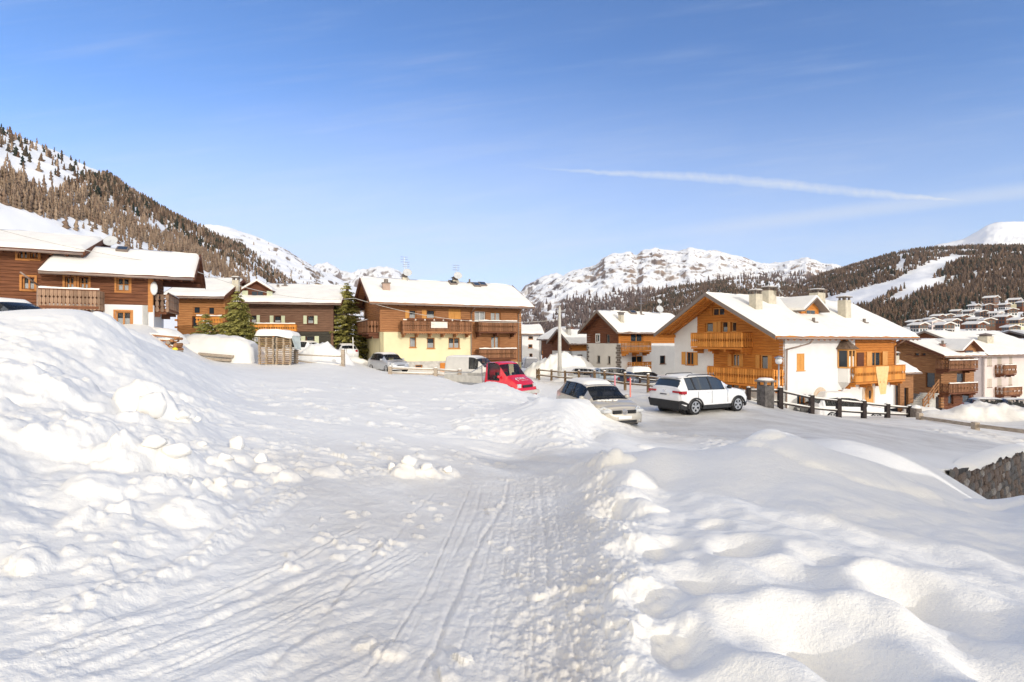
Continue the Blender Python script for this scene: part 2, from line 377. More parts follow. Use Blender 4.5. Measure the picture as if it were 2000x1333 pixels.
def zbase(x, y):
    x = np.asarray(x, float); y = np.asarray(y, float); sh = x.shape
    E = emb(x.ravel(), y.ravel()); out = np.empty(len(E))
    for i in range(0, len(E), 40000):
        e = E[i:i+40000]
        d2 = (e**2).sum(1)[:,None] + (_C**2).sum(1)[None] - 2*e @ _C.T
        out[i:i+40000] = _phi(np.maximum(d2, 0)) @ _w[:_n] + _w[_n]
    return out.reshape(sh)
def hit(px, py, y0=1.6, y1=90, f=None):
    f = f or zbase
    Y = np.exp(np.linspace(math.log(y0), math.log(y1), 900)); X = (px-CX)/F*Y; Z = (CY-py)/F*Y
    d = Z - f(X, Y); k = np.where(d < 0)[0]
    if len(k) == 0: k = [len(Y)-1]
    i = k[0]
    return np.array([X[i], Y[i]])
WALL_A = np.array([10.6, 12.95]); WALL_B = np.array([21.0, 20.6])
_wu = (WALL_B-WALL_A)/np.linalg.norm(WALL_B-WALL_A); _wn = np.array([_wu[1], -_wu[0]])   # towards the camera side
def pl_dist(x, y, pts):
    """distance to polyline, signed side not kept; returns d, t(0..1 along)"""
    best = np.full(x.shape, 1e9); bt = np.zeros(x.shape); n = len(pts)-1
    for i in range(n):
        a, b = np.array(pts[i]), np.array(pts[i+1]); ab = b-a; L2 = (ab**2).sum()+1e-9
        t = np.clip(((x-a[0])*ab[0]+(y-a[1])*ab[1])/L2, 0, 1)
        d = np.hypot(x-a[0]-t*ab[0], y-a[1]-t*ab[1]); m = d < best
        best = np.where(m, d, best); bt = np.where(m, (i+t)/n, bt)
    return best, bt
def px_line(*pp): return [hit(a, b) for a, b in pp]
GROOVES = [ # (pixel line, width m, depth m, shoulder)
    ([(995,930),(985,985),(940,1060),(905,1130),(880,1190),(850,1270),(810,1333)], .035, .045),
    ([(760,1050),(700,1110),(650,1180),(600,1240),(540,1290),(500,1333)], .05, .05),
    ([(560,920),(480,990),(400,1060),(310,1110),(230,1150),(0,1210)], .06, .06),
    ([(600,965),(500,1040),(400,1110),(270,1190),(120,1250),(0,1310)], .07, .05),
    ([(640,1090),(500,1150),(350,1215),(170,1290),(60,1333)], .09, .05),
    ([(660,1110),(520,1175),(370,1235),(200,1310),(150,1333)], .06, .04),
    ([(900,872),(1000,893),(1080,902),(1160,904)], .16, .07), ([(860,855),(1000,865),(1100,885),(1180,892)], .2, .05),
    ([(930,905),(1010,915),(1090,925),(1130,930)], .12, .04),
    ([(870,825),(960,815),(1040,790),(1070,770)], .16, .08), ([(440,790),(600,800),(760,800),(900,770)], .25, .03),
    ([(850,960),(800,1010),(740,1100)], .03, .03), ([(1050,930),(1060,1000),(1070,1100),(1090,1333)], .05, .03),
    ([(940,950),(930,1000),(880,1100)], .03, .03),
]
_lr = random.Random(21)
def _mix(A, B, t): return [(a[0]*(1-t)+b[0]*t, a[1]*(1-t)+b[1]*t) for a, b in zip(A, B)]
for _k in range(15): # fine sledge and ski lines fanning out of the lane
    _t = _lr.random(); GROOVES.append((_mix([(700,1010),(520,1100),(330,1180),(150,1250),(0,1300)], [(830,1080),(700,1160),(560,1230),(430,1290),(330,1333)], _t), .02, _lr.uniform(.012,.028)))
for _k in range(10):
    _t = _lr.random(); GROOVES.append((_mix([(900,940),(850,1040),(790,1150),(720,1250),(640,1333)], [(1090,930),(1100,1040),(1115,1150),(1130,1250),(1150,1333)], _t), .018, _lr.uniform(.010,.02)))
PITS = [ # px, py, radius m, depth m
    (1450,1075,.20,.13),(1310,1068,.17,.10),(1210,1010,.22,.16),(1395,1030,.12,.08),(1550,1130,.24,.12),(1750,1150,.20,.11),(1520,1245,.22,.18),(1640,1250,.26,.20),
    (1860,1190,.34,.24),(1700,1320,.26,.22),(1190,1000,.2,.14),(1255,1085,.2,.15),(1610,1100,.2,.08),(1400,1150,.2,.1),(1340,1140,.18,.08),
    (1280,1180,.16,.13),(1320,1270,.15,.12),(1180,950,.25,.12),(1930,1290,.26,.18),(1800,1080,.3,.1),(1650,1040,.3,.07),(1560,1015,.25,.06)]
MOUNDS = [ # px, py(base), radius m, height m
    (295,812,.50,.55),(355,815,.40,.18),(285,905,.36,.16),(350,910,.33,.20),(240,905,.30,.16),(435,915,.22,.20),(525,920,.20,.16),(430,960,.14,.13),(470,900,.18,.12),
    (100,860,.6,.16),(60,770,1.0,.22),(140,780,1.0,.2),(200,870,.35,.14),(200,965,.3,.12),(380,1020,.25,.08),(560,935,.2,.12),(640,925,.25,.12),
    (810,925,.34,.14),(850,930,.26,.10),(875,925,.22,.14),(790,930,.2,.16),(330,970,.3,.08),
    (1490,858,.32,.10),(1265,876,.3,.12),(1190,905,.22,.16),(1215,900,.2,.12),(1240,940,.28,.12),(1230,975,.25,.12),(1260,1000,.25,.1),(1170,900,.25,.1),
    (1960,995,.55,.2),(1620,898,1.1,.18),(120,1050,.6,.08),(230,640,.5,.2)]
PILES = [ # x-px, base-py, Y, radius x, radius y, height : ploughed piles farther off
    (632,703,36.5,2.2,1.4,1.15),(1070,718,50,2.6,2.0,1.3),(1125,722,51,1.8,1.4,.9),(960,745,41,2.5,1.2,.3),(700,704,44,1.2,1,.5),(300,655,24,2.4,1.5,.35),
    (1880,815,31.5,3.4,1.2,.5),(1960,820,31,3.0,1.2,.6),(1800,806,35,1.5,1.0,.5),(1130,745,44,3,1.2,.25),(1340,762,34,2.2,1,.35),(1230,782,24.5,2.0,.8,.35),(1290,790,25,1.6,.6,.2),
    (400,676,41,3.5,1.2,.6),(500,682,42,3,1.2,.5),(1500,790,27,1.5,.6,.12)]
PIT_XY = [(*hit(a, b), r, d) for a, b, r, d in PITS]
MND_XY = [(*hit(a, b), r, d) for a, b, r, d in MOUNDS]
GRV_XY = [(px_line(*l), w, d) for l, w, d in GROOVES]
ROUGH_LINES = [(px_line((1165,890),(1170,950),(1190,1010),(1220,1090),(1260,1190),(1320,1333)), .22, .05, 6.5),
    (px_line((1180,838),(1240,842),(1330,850),(1400,858),(1450,866)), .55, .10, 3.0), (px_line((880,830),(980,828),(1080,832),(1180,836)), .8, .09, 3.0),
    (px_line((640,925),(760,925),(860,930)), .4, .07, 5.5), (px_line((600,790),(700,795),(820,815)), 1.1, .06, 2.6),
    (px_line((600,945),(500,1010),(380,1100),(230,1160),(60,1240)), .12, .05, 9), (px_line((1110,775),(1160,800),(1200,822),(1235,836)), .4, .05, 3.5),
    (px_line((1830,845),(1900,852),(2000,862)), 1.1, .16, 2.2), (px_line((935,755),(1000,770),(1060,788)), .6, .07, 2.4),
    (px_line((1285,800),(1400,790),(1460,782)), .5, .05, 3)]
def ground_z(x, y, detail=True):
    zb = zbase(x, y); z = zb.copy(); r = np.hypot(x, y)
    yy = np.maximum(y, .4); u = CX + F*x/yy; v = CY - F*zb/yy; front = (y > .5)
    near = np.exp(-r/14.0)
    # broad undulation
    z += .02*fbm(x*.45, y*.45, 3, 3)*sst(r, 2, 8) + sst(r, 60, 200)*2.0*fbm(x*.01, y*.01, 3, 8)
    # left bank: billowy lumps
    bank = sst(u, 560, 330)*sst(v, 600, 640)*(v < 3000)*front*(1-.75*sst(v, 1010, 1080))*sst(r, 26, 18)
    d1, _ = worley(x*1.05+.3*pn(x*.8, y*.8, 4), y*1.05, 21)
    z += bank*(.025*fbm(x*4.5, y*4.5, 3, 35)+.08*fbm(x*.8, y*.8, 3, 31) + .10*(.55-np.minimum(d1, .9))*sst(r, 18, 7) + .025*np.abs(fbm(x*2.6, y*2.6, 3, 37)))
    # crumbly ploughed chunks, three sizes
    def crumbs(mask, fr, a, sd, keep):
        I = np.where(mask > .03); X_, Y_ = x[I]*fr, y[I]*fr; wx, wy = X_+.35*pn(X_*.7, Y_*.7, sd+1), Y_+.35*pn(X_*.7+9, Y_*.7, sd+2)
        dd, rr_ = worley(wx, wy, sd); z[I] += mask[I]*a*(rr_ > keep)*(.4+.9*rr_)*np.clip((.50-dd)*4.5, 0, 1)
    edge = front*np.exp(-((v-(930+(480-u)*.42))/70.0)**2)*sst(u, 700, 560)*sst(u, -100, 60)
    bk = bank*(.25+.75*(fbm(x*.35+2, y*.35, 2, 33) > -.1))
    crumbs(bk*sst(r, 20, 9), 1.5, .085, 201, .66); crumbs(bk*sst(r, 20, 8), 3.3, .038, 205, .66); crumbs(np.maximum(bk*sst(r, 16, 6), edge), 8.0, .022, 209, .55)
    crumbs(edge*sst(r, 12, 6), 3.6, .055, 213, .68)
    fl2 = front*sst(v, 960, 900)*sst(v, 720, 760)*sst(u, 300, 420)*sst(u, 1250, 1120)*(fbm(x*.3, y*.5, 3, 44) > .12)
    crumbs(fl2*1.0, 2.2, .035, 217, .7); crumbs(fl2*1.0, 5.0, .02, 219, .6)
    lane = front*sst(v, 900, 980)*sst(u, 420, 600)*sst(u, 1330, 1200)*sst(r, 9, 6)
    crumbs(lane*(.3+.7*sst(u, 900, 1100)), 14, .010, 223, .72); crumbs(lane*(.15+.85*sst(u, 1000, 1150)), 26, .006, 227, .6); crumbs(lane*(fbm(x*1.3, y*.8, 2, 46) > .2)*1.0, 6.5, .022, 229, .7)
    # right pillows
    pil = sst(u, 1180, 1300)*sst(v, 905, 1010)*front*sst(r, 10.5, 8.0)
    xr, yr = x*.94+y*.34, -x*.34+y*.94
    z += pil*(.042*pn(xr*1.55, yr*1.15, 51) + .03*pn(xr*3.1+5, yr*2.4, 52) + .012*pn(xr*7, yr*6, 53))
    hump = sst(u, 1150, 1300)*(v < 1010)*front*sst(r, 6, 8)*sst(r, 15, 11)
    z += hump*.02*fbm(x*.9, y*.9, 3, 54)
    # path
    path = sst(u, 380, 560)*sst(u, 1290, 1180)*sst(v, 860, 930)*front
    z += path*(  .007*fbm(x*3.0, y*1.2, 4, 61) + .006*fbm(x*9, y*6, 3, 62))
    rt = path*sst(u, 850, 1050)
    dw, rid = worley(x*8, y*7, 63); z += rt*near*(rid > .55)*.014*np.clip(.42-dw, 0, 1)*2.0
    z += rt*(.009*fbm(x*22, y*17, 3, 64, .6) + .010*ridged(x*6.5, y*4.5, 4, 66, .55)*.6)
    # shoulder streaks (left foreground)
    stq = sst(v, 960, 1080)*sst(u, 900, 640)*front
    xs, ys = x*.62+y*.78, -x*.78+y*.62
    z += stq*(.013*fbm(ys*5.5, xs*.55, 4, 71) + .008*ridged(ys*9, xs*.8, 3, 72)*.5)*sst(v, 960, 1150)
    # field
    fld = sst(r, 8, 14)*sst(v, 940, 860)*front*sst(u, 1500, 1200)*sst(r, 60, 40)*(1-bank)
    z += fld*(.020*fbm(x*.5, y*1.1, 4, 81) + .010*fbm(x*1.6, y*3.0, 3, 82))
    park = sst(u, 1180, 1330)*sst(v, 880, 860)*front*sst(r, 12, 15)*sst(r, 45, 30)
    z += park*.014*fbm(x*1.5, y*2.6, 4, 83)
    def sub(x0, x1, y0, y1): return np.where((x > x0) & (x < x1) & (y > y0) & (y < y1))
    def bb(pts, m):
        q = np.array(pts); return sub(q[:,0].min()-m, q[:,0].max()+m, q[:,1].min()-m, q[:,1].max()+m)
    for pts, w, dpt in GRV_XY:
        I = bb(pts, 6*w); X_, Y_ = x[I], y[I]
        if not len(X_): continue
        d, t = pl_dist(X_, Y_, pts)
        wv = .6*w*(1+.5*pn(t*9, t*3, 7)); k = sst(t, 0, .06)*sst(1-t, 0, .05)*(.45+.9*np.abs(pn(t*14, t*5, 19)))
        z[I] += k*.45*(-dpt*np.exp(-(d/wv)**2) + .35*dpt*np.exp(-((d-2.2*wv)/wv)**2))
    for cx, cy, rr, dp in PIT_XY:
        I = sub(cx-3.5*rr, cx+3.5*rr, cy-3.5*rr, cy+3.5*rr); X_, Y_ = x[I], y[I]
        d = np.hypot((X_-cx)*1.0, (Y_-cy)*.85)*(1+.22*pn(X_*2.5, Y_*2.5, 9)); z[I] -= .62*(dp*np.exp(-(d/rr)**2.6) - .3*dp*np.exp(-((d-1.55*rr)/(.5*rr))**2))
    for cx, cy, rr, hh in MND_XY:
        I = sub(cx-2*rr, cx+2*rr, cy-2*rr, cy+2*rr); X_, Y_ = x[I], y[I]
        d = np.hypot(X_-cx, Y_-cy)*(1+.25*pn(X_*2.2+cx, Y_*2.2, 10)); q = np.clip(1-(d/rr)**2, 0, 1); z[I] += .8*hh*q**.7
    for ppx, ppy, Y_, rx, ry, hh in PILES:
        c = P(ppx, ppy, Y_); q = np.clip(1-((x-c.x)/rx)**2-((y-c.y)/ry)**2, 0, 1)
        z += hh*q**.8*(1+.28*fbm(x*1.3, y*1.3, 4, 91))
    for pts, w, a, fr in ROUGH_LINES:
        I = bb(pts, 3*w); X_, Y_ = x[I], y[I]
        if not len(X_): continue
        d, t = pl_dist(X_, Y_, pts); k = np.exp(-(d/w)**2)*sst(t, 0, .05)*sst(1-t, 0, .05)
        d2, rd = worley(X_*fr*1.3, Y_*fr*1.3, 95)
        z[I] += .7*k*a*(.7*np.abs(fbm(X_*fr, Y_*fr, 4, 93)) + 1.3*np.clip(.55-d2, 0, 1)*(rd > .35) + .3)
    # sunken yard below the stone wall
    dx, dy = x-WALL_A[0], y-WALL_A[1]; al = dx*_wu[0]+dy*_wu[1]; dn = dx*_wn[0]+dy*_wn[1]
    foot = sst(dn, 3.3+.25*al, 2.1+.2*al)*sst(dn, -.12, .0)*sst(al, -.4, 1.8)*sst(al, 22, 18)
    z -= foot*(1.05+.10*al)
    z = np.where(r < 1.3, np.minimum(z, -1.55), z)
    return z
def build_ground():
    nr, nt = 680, 880
    s = np.linspace(0, 1, nr); lr = math.log(1.5) + (math.log(75/1.5))*s
    rr = np.exp(lr); rr = np.concatenate([[.02, .4, .9], rr, np.exp(np.linspace(math.log(78), math.log(9000), 70))])
    tf = np.linspace(-54, 54, nt); th = np.concatenate([np.linspace(-180, -56, 46), tf, np.linspace(56, 180, 46)])
    TH, RR = np.meshgrid(np.radians(th), rr)
    X = RR*np.sin(TH); Y = RR*np.cos(TH)
    Z = ground_z(X, Y)
    me = grid_mesh('ground', X, Y, Z, M_ground); o = new_obj('ground', me); o['kind'] = 'structure'
    yy = np.maximum(Y, .4); u = CX+F*X/yy; v = CY-F*Z/yy; fr = Y > .5
    lane = fr*sst(v, 850, 900)*sst(u, 380, 620)*sst(u, 1240, 1130)
    park = fr*sst(u, 1150, 1280)*sst(v, 900, 862)*sst(np.hypot(X, Y), 13, 16)*sst(np.hypot(X, Y), 60, 40)
    at = me.attributes.new('tread', 'FLOAT', 'POINT'); at.data.foreach_set('value', np.maximum(lane*.8, park).astype(np.float32).ravel())
    o['label'] = 'trodden and ploughed snow covering the whole slope'
    return o
build_ground()
def gz(x, y): return float(ground_z(np.array([float(x)]), np.array([float(y)]))[0])

# ================================================================ MOUNTAINS
def mtn_mat(name, rock1, rock2, thr, soft, nscale, rockamt=.5, zlo=0, zhi=1):
    m = bpy.data.materials.new(name); m.use_nodes = True; t = m.node_tree; b = t.nodes['Principled BSDF']
    b.inputs['Roughness'].default_value = .8; b.inputs['Specular IOR Level'].default_value = .15
    g = N(t, 'ShaderNodeNewGeometry'); s = N(t, 'ShaderNodeSeparateXYZ'); t.links.new(g.outputs['Normal'], s.inputs[0])
    co = N(t, 'ShaderNodeTexCoord')
    n1 = N(t, 'ShaderNodeTexNoise', i={'Scale': nscale, 'Detail': 8, 'Roughness': .68}); t.links.new(co.outputs['Object'], n1.inputs['Vector'])
    a = N(t, 'ShaderNodeMath', operation='MULTIPLY_ADD'); t.links.new(n1.outputs[0], a.inputs[0]); a.inputs[1].default_value = rockamt; t.links.new(s.outputs[2], a.inputs[2])
    mr = N(t, 'ShaderNodeMapRange', interpolation_type='SMOOTHSTEP'); t.links.new(a.outputs[0], mr.inputs[0]); mr.inputs[1].default_value = thr-soft; mr.inputs[2].default_value = thr+soft
    n2 = N(t, 'ShaderNodeTexNoise', i={'Scale': nscale*3, 'Detail': 6}); t.links.new(co.outputs['Object'], n2.inputs['Vector'])
    rp = N(t, 'ShaderNodeValToRGB'); t.links.new(n2.outputs[0], rp.inputs[0]); e = rp.color_ramp.elements
    e[0].position = .35; e[1].position = .68; e[0].color = (*rock1, 1); e[1].color = (*rock2, 1)
    mx = N(t, 'ShaderNodeMix', data_type='RGBA'); t.links.new(mr.outputs[0], mx.inputs[0]); t.links.new(rp.outputs[0], mx.inputs[6]); mx.inputs[7].default_value = (.84, .85, .87, 1)
    t.links.new(mx.outputs[2], b.inputs['Base Color'])
    return m
MT = {}
def mountain(name, prof, D, B, zb, pw, mats, noise, seed, nu=420, nv=150, label='', rid=0.0, back=.25, nsc=1.0):
    pu = np.array([p[0] for p in prof], float); pv = np.array([p[1] for p in prof], float)
    u = np.linspace(pu[0], pu[-1], nu); v = np.interp(u, pu, pv)
    # soften the corners of the traced skyline
    k = np.hanning(7); k /= k.sum(); v = np.convolve(np.pad(v, 3, mode='edge'), k, 'valid')
    Dc = np.interp(u, *zip(*D)) if isinstance(D, list) else np.full(nu, float(D))
    Db = np.interp(u, *zip(*B)) if isinstance(B, list) else np.full(nu, float(B))
    kk = np.hanning(nu//4); kk /= kk.sum(); Dc = np.convolve(np.pad(Dc, len(kk)//2, mode='reflect', reflect_type='odd'), kk, 'valid')[:nu]; Db = np.convolve(np.pad(Db, len(kk)//2, mode='reflect', reflect_type='odd'), kk, 'valid')[:nu]
    Dc = np.resize(Dc, nu); Db = np.resize(Db, nu)
    zc = (CY-v)/F*Dc
    T = np.concatenate([np.linspace(0, 1, nv), 1+np.linspace(0, 1, 14)[1:]*back])
    U, TT = np.meshgrid(u, T)
    Yd = Db[None]*(Dc/Db)[None]**TT
    X = (U-CX)/F*Yd
    f = np.where(TT <= 1, np.clip(TT, 0, 1)**pw, 1-1.6*(np.clip(TT, 1, 9)-1))
    Z = zb + (zc[None]-zb)*f
    am = noise*np.clip(TT*1.6, 0, 1)*(1-.55*sst(TT, .8, 1.0))
    sc = nsc/np.maximum(noise*9, 1)
    Z = Z + am*fbm(X*sc, Yd*sc, 6, seed, .52) + (rid*np.clip(TT*1.3, 0, 1)*(1-.5*sst(TT, .85, 1.0))*(ridged(X*sc*.8, Yd*sc*.5, 6, seed+3)-.9) if rid else 0)
    o = new_obj(name, grid_mesh(name, X, Yd, Z, mats)); o['kind'] = 'structure'
    if label: o['label'] = label
    MT[name+label] = (u, T, X, Yd, Z)
    return (u, T, X, Yd, Z)
RK1, RK2 = (.13,.105,.10), (.34,.27,.235)
m_far = mountain('mountain', [(380,640),(500,575),(560,545),(600,526),(618,519),(640,516),(662,526),(690,531),(715,527),(745,523),(768,525),(785,536),(830,560),(900,580),(960,582),(1005,572),(1030,560),(1055,545),(1085,536),(1120,545),(1180,560),(1300,640)],
    4200, 2300, -40, 1.1, mtn_mat('far rock and snow', RK1, RK2, 1.18, .10, .004, .8), 20, 5, 420, 90, 'farthest snowy ridge', rid=45)
m_mass = mountain('mountain', [(930,668),(985,612),(1010,592),(1030,578),(1052,562),(1078,548),(1105,536),(1130,527),(1160,520),(1172,512),(1182,502),(1200,496),(1232,494),(1243,499),(1256,490),(1282,484),(1296,490),(1308,489),(1326,492),(1346,484),(1372,489),(1400,491),(1425,497),(1450,503),(1475,513),(1500,517),(1530,513),(1556,508),(1575,504),(1598,511),(1625,517),(1655,524),(1720,540),(1800,560),(1900,600)],
    2700, 1000, -30, 1.15, mtn_mat('massif rock and snow', RK1, (.36,.27,.21), 1.185, .09, .006, .8), 14, 15, 620, 240, 'rocky snow covered massif in the middle', rid=10, nsc=1.6)
m_dome = mountain('mountain', [(250,520),(320,462),(350,446),(375,440),(405,438),(432,441),(465,451),(500,462),(530,474),(560,488),(590,508),(620,524),(650,541),(690,560),(730,577),(780,600),(860,640),(900,668)],
    1700, 700, -12, 1.25, mtn_mat('dome rock and snow', (.12,.085,.06), (.34,.26,.2), 1.09, .06, .010, .62), 9, 25, 420, 150, 'smooth white mountain dome behind the left wooded hill', rid=8, nsc=.8)
m_top = mountain('mountain', [(1520,600),(1600,540),(1640,524),(1665,516),(1700,507),(1740,500),(1790,491),(1830,480),(1862,472),(1890,462),(1908,452),(1925,441),(1945,435),(1970,433),(2000,432),(2060,430),(2200,436)],
    2500, 1400, -30, 1.1, mtn_mat('summit snow', (.10,.08,.075), (.25,.2,.18), .86, .10, .01, .45), 14, 35, 300, 90, 'white summit slope on the right')
m_left = mountain('hill', [(-700,120),(-300,190),(-150,225),(0,296),(30,308),(60,318),(100,332),(130,345),(170,362),(210,376),(255,401),(300,420),(350,443),(400,462),(440,480),(480,494),(520,520),(560,548),(600,572),(650,600),(710,630),(760,666)],
    [(-700,600),(0,700),(400,900),(760,1000)], [(-700,110),(0,130),(300,170),(760,330)], -14, 1.05, mtn_mat('left hill snow', (.14,.10,.075), (.3,.22,.16), .80, .06, .02, .42), 7, 45, 420, 170, 'wooded hill on the left', nsc=.6)
m_mid = mountain('hill', [(1100,668),(1150,630),(1190,606),(1230,590),(1270,577),(1310,566),(1350,559),(1390,551),(1430,546),(1470,546),(1500,550),(1530,556),(1556,557),(1580,549),(1610,538),(1645,527),(1680,516),(1715,505),(1750,497),(1785,490),(1820,487),(1860,486),(1900,484),(1950,483),(2000,484),(2100,480),(2300,470)],
    [(1100,1500),(1500,1500),(2300,1200)], [(1100,800),(1500,520),(2300,330)], -34, 1.12, mtn_mat('forest hill snow', (.10,.08,.07), (.2,.15,.12), .70, .06, .02, .3), 9, 55, 480, 170, 'forested hill with ski runs on the right', nsc=.6)

# ---- woods: one jagged little tree repeated as real geometry, joined per wood
def col_mat(name, cols):
    m = bpy.data.materials.new(name); m.use_nodes = True; t = m.node_tree; b = t.nodes['Principled BSDF']; b.inputs['Roughness'].default_value = .9; b.inputs['Specular IOR Level'].default_value = .05
    g = N(t, 'ShaderNodeNewGeometry'); rp = N(t, 'ShaderNodeValToRGB'); rp.color_ramp.interpolation = 'LINEAR'
    t.links.new(g.outputs['Random Per Island'], rp.inputs[0]); e = rp.color_ramp.elements
    for i, c in enumerate(cols):
        p = i/(len(cols)-1)
        el = e[0] if i == 0 else (e[-1] if i == len(cols)-1 else e.new(p))
        el.position = p; el.color = (*c, 1)
    t.links.new(rp.outputs[0], b.inputs['Base Color'])
    return m
def wood_tree(nseg=5, nring=5, seed=0, lar=True):
    """single-island jagged conifer: rings alternating in and out"""
    rs = np.random.RandomState(seed); vs = []; fs = []
    prof = []
    for i in range(nring):
        t = i/nring
        w = (1-t)**.8*(.19 if lar else .22)
        prof += [(w*(1.0 if lar else 1.05), .10+.88*t), (w*.55, .10+.88*(t+.55/nring))]
    for k, (w, h) in enumerate(prof):
        for j in range(nseg):
            a = 2*math.pi*(j+.5*(k % 2))/nseg
            q = w*rs.uniform(.55, 1.45); vs.append((q*math.cos(a), q*math.sin(a), h+rs.uniform(-.03, .03)))
    n = len(prof)
    for k in range(n-1):
        for j in range(nseg):
            a, b, c, d = k*nseg+j, k*nseg+(j+1) % nseg, (k+1)*nseg+(j+1) % nseg, (k+1)*nseg+j
            fs += [(a, b, c), (a, c, d)]
    top = len(vs); vs.append((0, 0, 1.0))
    for j in range(nseg): fs.append(((n-1)*nseg+j, (n-1)*nseg+(j+1) % nseg, top))
    tb = len(vs); vs.append((0, 0, -.12))
    for j in range(nseg): fs.append((j, tb, (j+1) % nseg))
    return np.array(vs), np.array(fs)
def wood_stuff(name, pts, hs, m, label, lar=True, seed=1, **kw):
    rs = np.random.RandomState(seed); V = []; Fc = []; off = 0
    prot = [wood_tree(seed=s, lar=lar, **kw) for s in range(8)]
    pick = rs.randint(0, 8, len(pts)); ang = rs.uniform(0, 6.28, len(pts)); ws = rs.uniform(.8, 1.5, len(pts))
    for k in range(8):
        sel = np.where(pick == k)[0]
        if not len(sel): continue
        v, f = prot[k]; c, s = np.cos(ang[sel]), np.sin(ang[sel]); h = hs[sel]; w = h*ws[sel]
        X = (v[None,:,0]*c[:,None]-v[None,:,1]*s[:,None])*w[:,None]+pts[sel,0][:,None]
        Y = (v[None,:,0]*s[:,None]+v[None,:,1]*c[:,None])*w[:,None]+pts[sel,1][:,None]
        Z = v[None,:,2]*h[:,None]+pts[sel,2][:,None]
        V.append(np.stack([X, Y, Z], -1).reshape(-1, 3)); Fc.append((f[None]+np.arange(len(sel))[:,None,None]*len(v)).reshape(-1, 3)+off); off += len(sel)*len(v)
    o = new_obj(name, fast_mesh(name, np.concatenate(V), np.concatenate(Fc), m)); o['kind'] = 'stuff'; o['label'] = label
    return o
def in_poly(u, v, poly):
    ins = np.zeros(u.shape, bool); n = len(poly)
    for i in range(n):
        x1, y1 = poly[i]; x2, y2 = poly[(i+1) % n]
        c = ((y1 > v) != (y2 > v)) & (u < (x2-x1)*(v-y1)/((y2-y1) or 1e-9)+x1)
        ins ^= c
    return ins
def sample_mtn(M, n, seed, tmax=1.0, tmin=0.0):
    u, T, X, Y, Z = M; rs = np.random.RandomState(seed)
    nt = int((T <= 1).sum()); fi = rs.uniform(0, len(u)-1.001, n); fj = rs.uniform(tmin*(nt-1), tmax*(nt-1), n)
    i = fi.astype(int); j = fj.astype(int); a = fi-i; b = fj-j
    def L(A): return (A[j,i]*(1-a)+A[j,i+1]*a)*(1-b)+(A[j+1,i]*(1-a)+A[j+1,i+1]*a)*b
    x, y, z = L(X), L(Y), L(Z)
    return np.stack([x, y, z], -1), CX+F*x/y, CY-F*z/y, rs.uniform(0, 1, n)
C_LAR = [(.17,.115,.08),(.26,.175,.12),(.36,.26,.18),(.21,.15,.105),(.31,.22,.15)]
C_LR2 = [(.085,.06,.048),(.14,.095,.07),(.21,.14,.095),(.11,.078,.06),(.17,.115,.08)]
C_MIX = [(.020,.033,.028),(.05,.05,.035),(.13,.08,.055),(.17,.11,.07),(.07,.06,.045)]
C_DRK = [(.012,.025,.02),(.025,.04,.025),(.035,.05,.03)]
C_GRY = [(.10,.075,.07),(.16,.12,.11),(.20,.15,.135)]
mL2 = col_mat('darker larch twigs', C_LR2); mL, mX, mK, mG = col_mat('bare larch twigs', C_LAR), col_mat('mixed wood foliage', C_MIX), col_mat('dark conifer needles', C_DRK), col_mat('grey brown thin wood', C_GRY)
# left hill
p, u, v, q = sample_mtn(m_left, 60000, 3)
lo = np.interp(u, [-700,0,60,100,170,215,260,330,380,430,500,560,620,700], [520,402,415,432,428,452,470,496,520,545,575,600,620,640])
top = np.interp(u, [-700,-20,60,120,160,1000], [330,335,352,372,350,200])
dens = np.where((v < lo) & (v > top), .60, 0) + np.where((v < lo+28) & (v > lo-6) & (u > 120), .10, 0)
dens = np.where((v <= top) & (u < 170), .05, dens); dens = np.where(u > 480, dens*.55, dens)
clr = in_poly(u, v, [(40,330),(120,345),(125,380),(60,372)]) | in_poly(u, v, [(290,430),(330,445),(320,460),(280,445)])
dens = np.where(clr, .03, dens)*(.40+1.1*(fbm(p[:,0]*.022, p[:,1]*.022, 4, 5)+.55).clip(0, 1))
k = q < dens; sel = k & (v < 900)
hL = np.random.RandomState(4).uniform(3.0, 6.6, sel.sum())
drk = (v[sel] < np.interp(u[sel], [0,60,130,350,600], [300,330,352,446,580])+16) & (np.random.RandomState(5).rand(sel.sum()) < .55)
pl = p[sel]
wood_stuff('larch_wood', pl[~drk], hL[~drk], mL, 'bare brown larch wood on the left hillside', seed=2, nseg=4, nring=3)
wood_stuff('conifer_wood', pl[drk], hL[drk]*1.05, mX, 'darker conifers mixed along the top of the left hill', lar=False, seed=3, nseg=4, nring=3)
# right hill with runs
runs = [[(1862,498),(1905,500),(1850,520),(1820,545),(1760,560),(1700,580),(1640,600),(1590,602),(1615,582),(1690,562),(1745,548),(1800,520)],
        [(1848,540),(1844,560),(1800,570),(1762,592),(1715,596),(1770,562),(1800,548)],[(1732,562),(1734,580),(1700,598),(1665,602),(1700,576)],[(1640,618),(1700,584),(1760,566),(1800,552),(1830,540),(1780,540),(1700,566),(1600,604)],
        [(1758,505),(1772,508),(1760,530),(1748,530)]]
p, u, v, q = sample_mtn(m_mid, 70000, 6)
dens = np.full(u.shape, .52)
for rn in runs: dens = np.where(in_poly(u, v, rn), 0, dens)
lo = np.interp(u, [1100,1700,1780,1850,1890,1950,2000,2300], [700,660,640,625,605,590,582,570])
dens = np.where(v > lo, .07, dens); dens = np.where(v > 652, .0, dens)
dens = np.where((u > 1420) & (u < 1580) & (v < 562), dens*.25, dens)
dens = np.where((u > 1750) & (u < 1860) & (v < 505), dens*.6, dens)
dens *= (.5+1.0*(fbm(p[:,0]*.012, p[:,1]*.012, 3, 5)+.55).clip(0, 1))
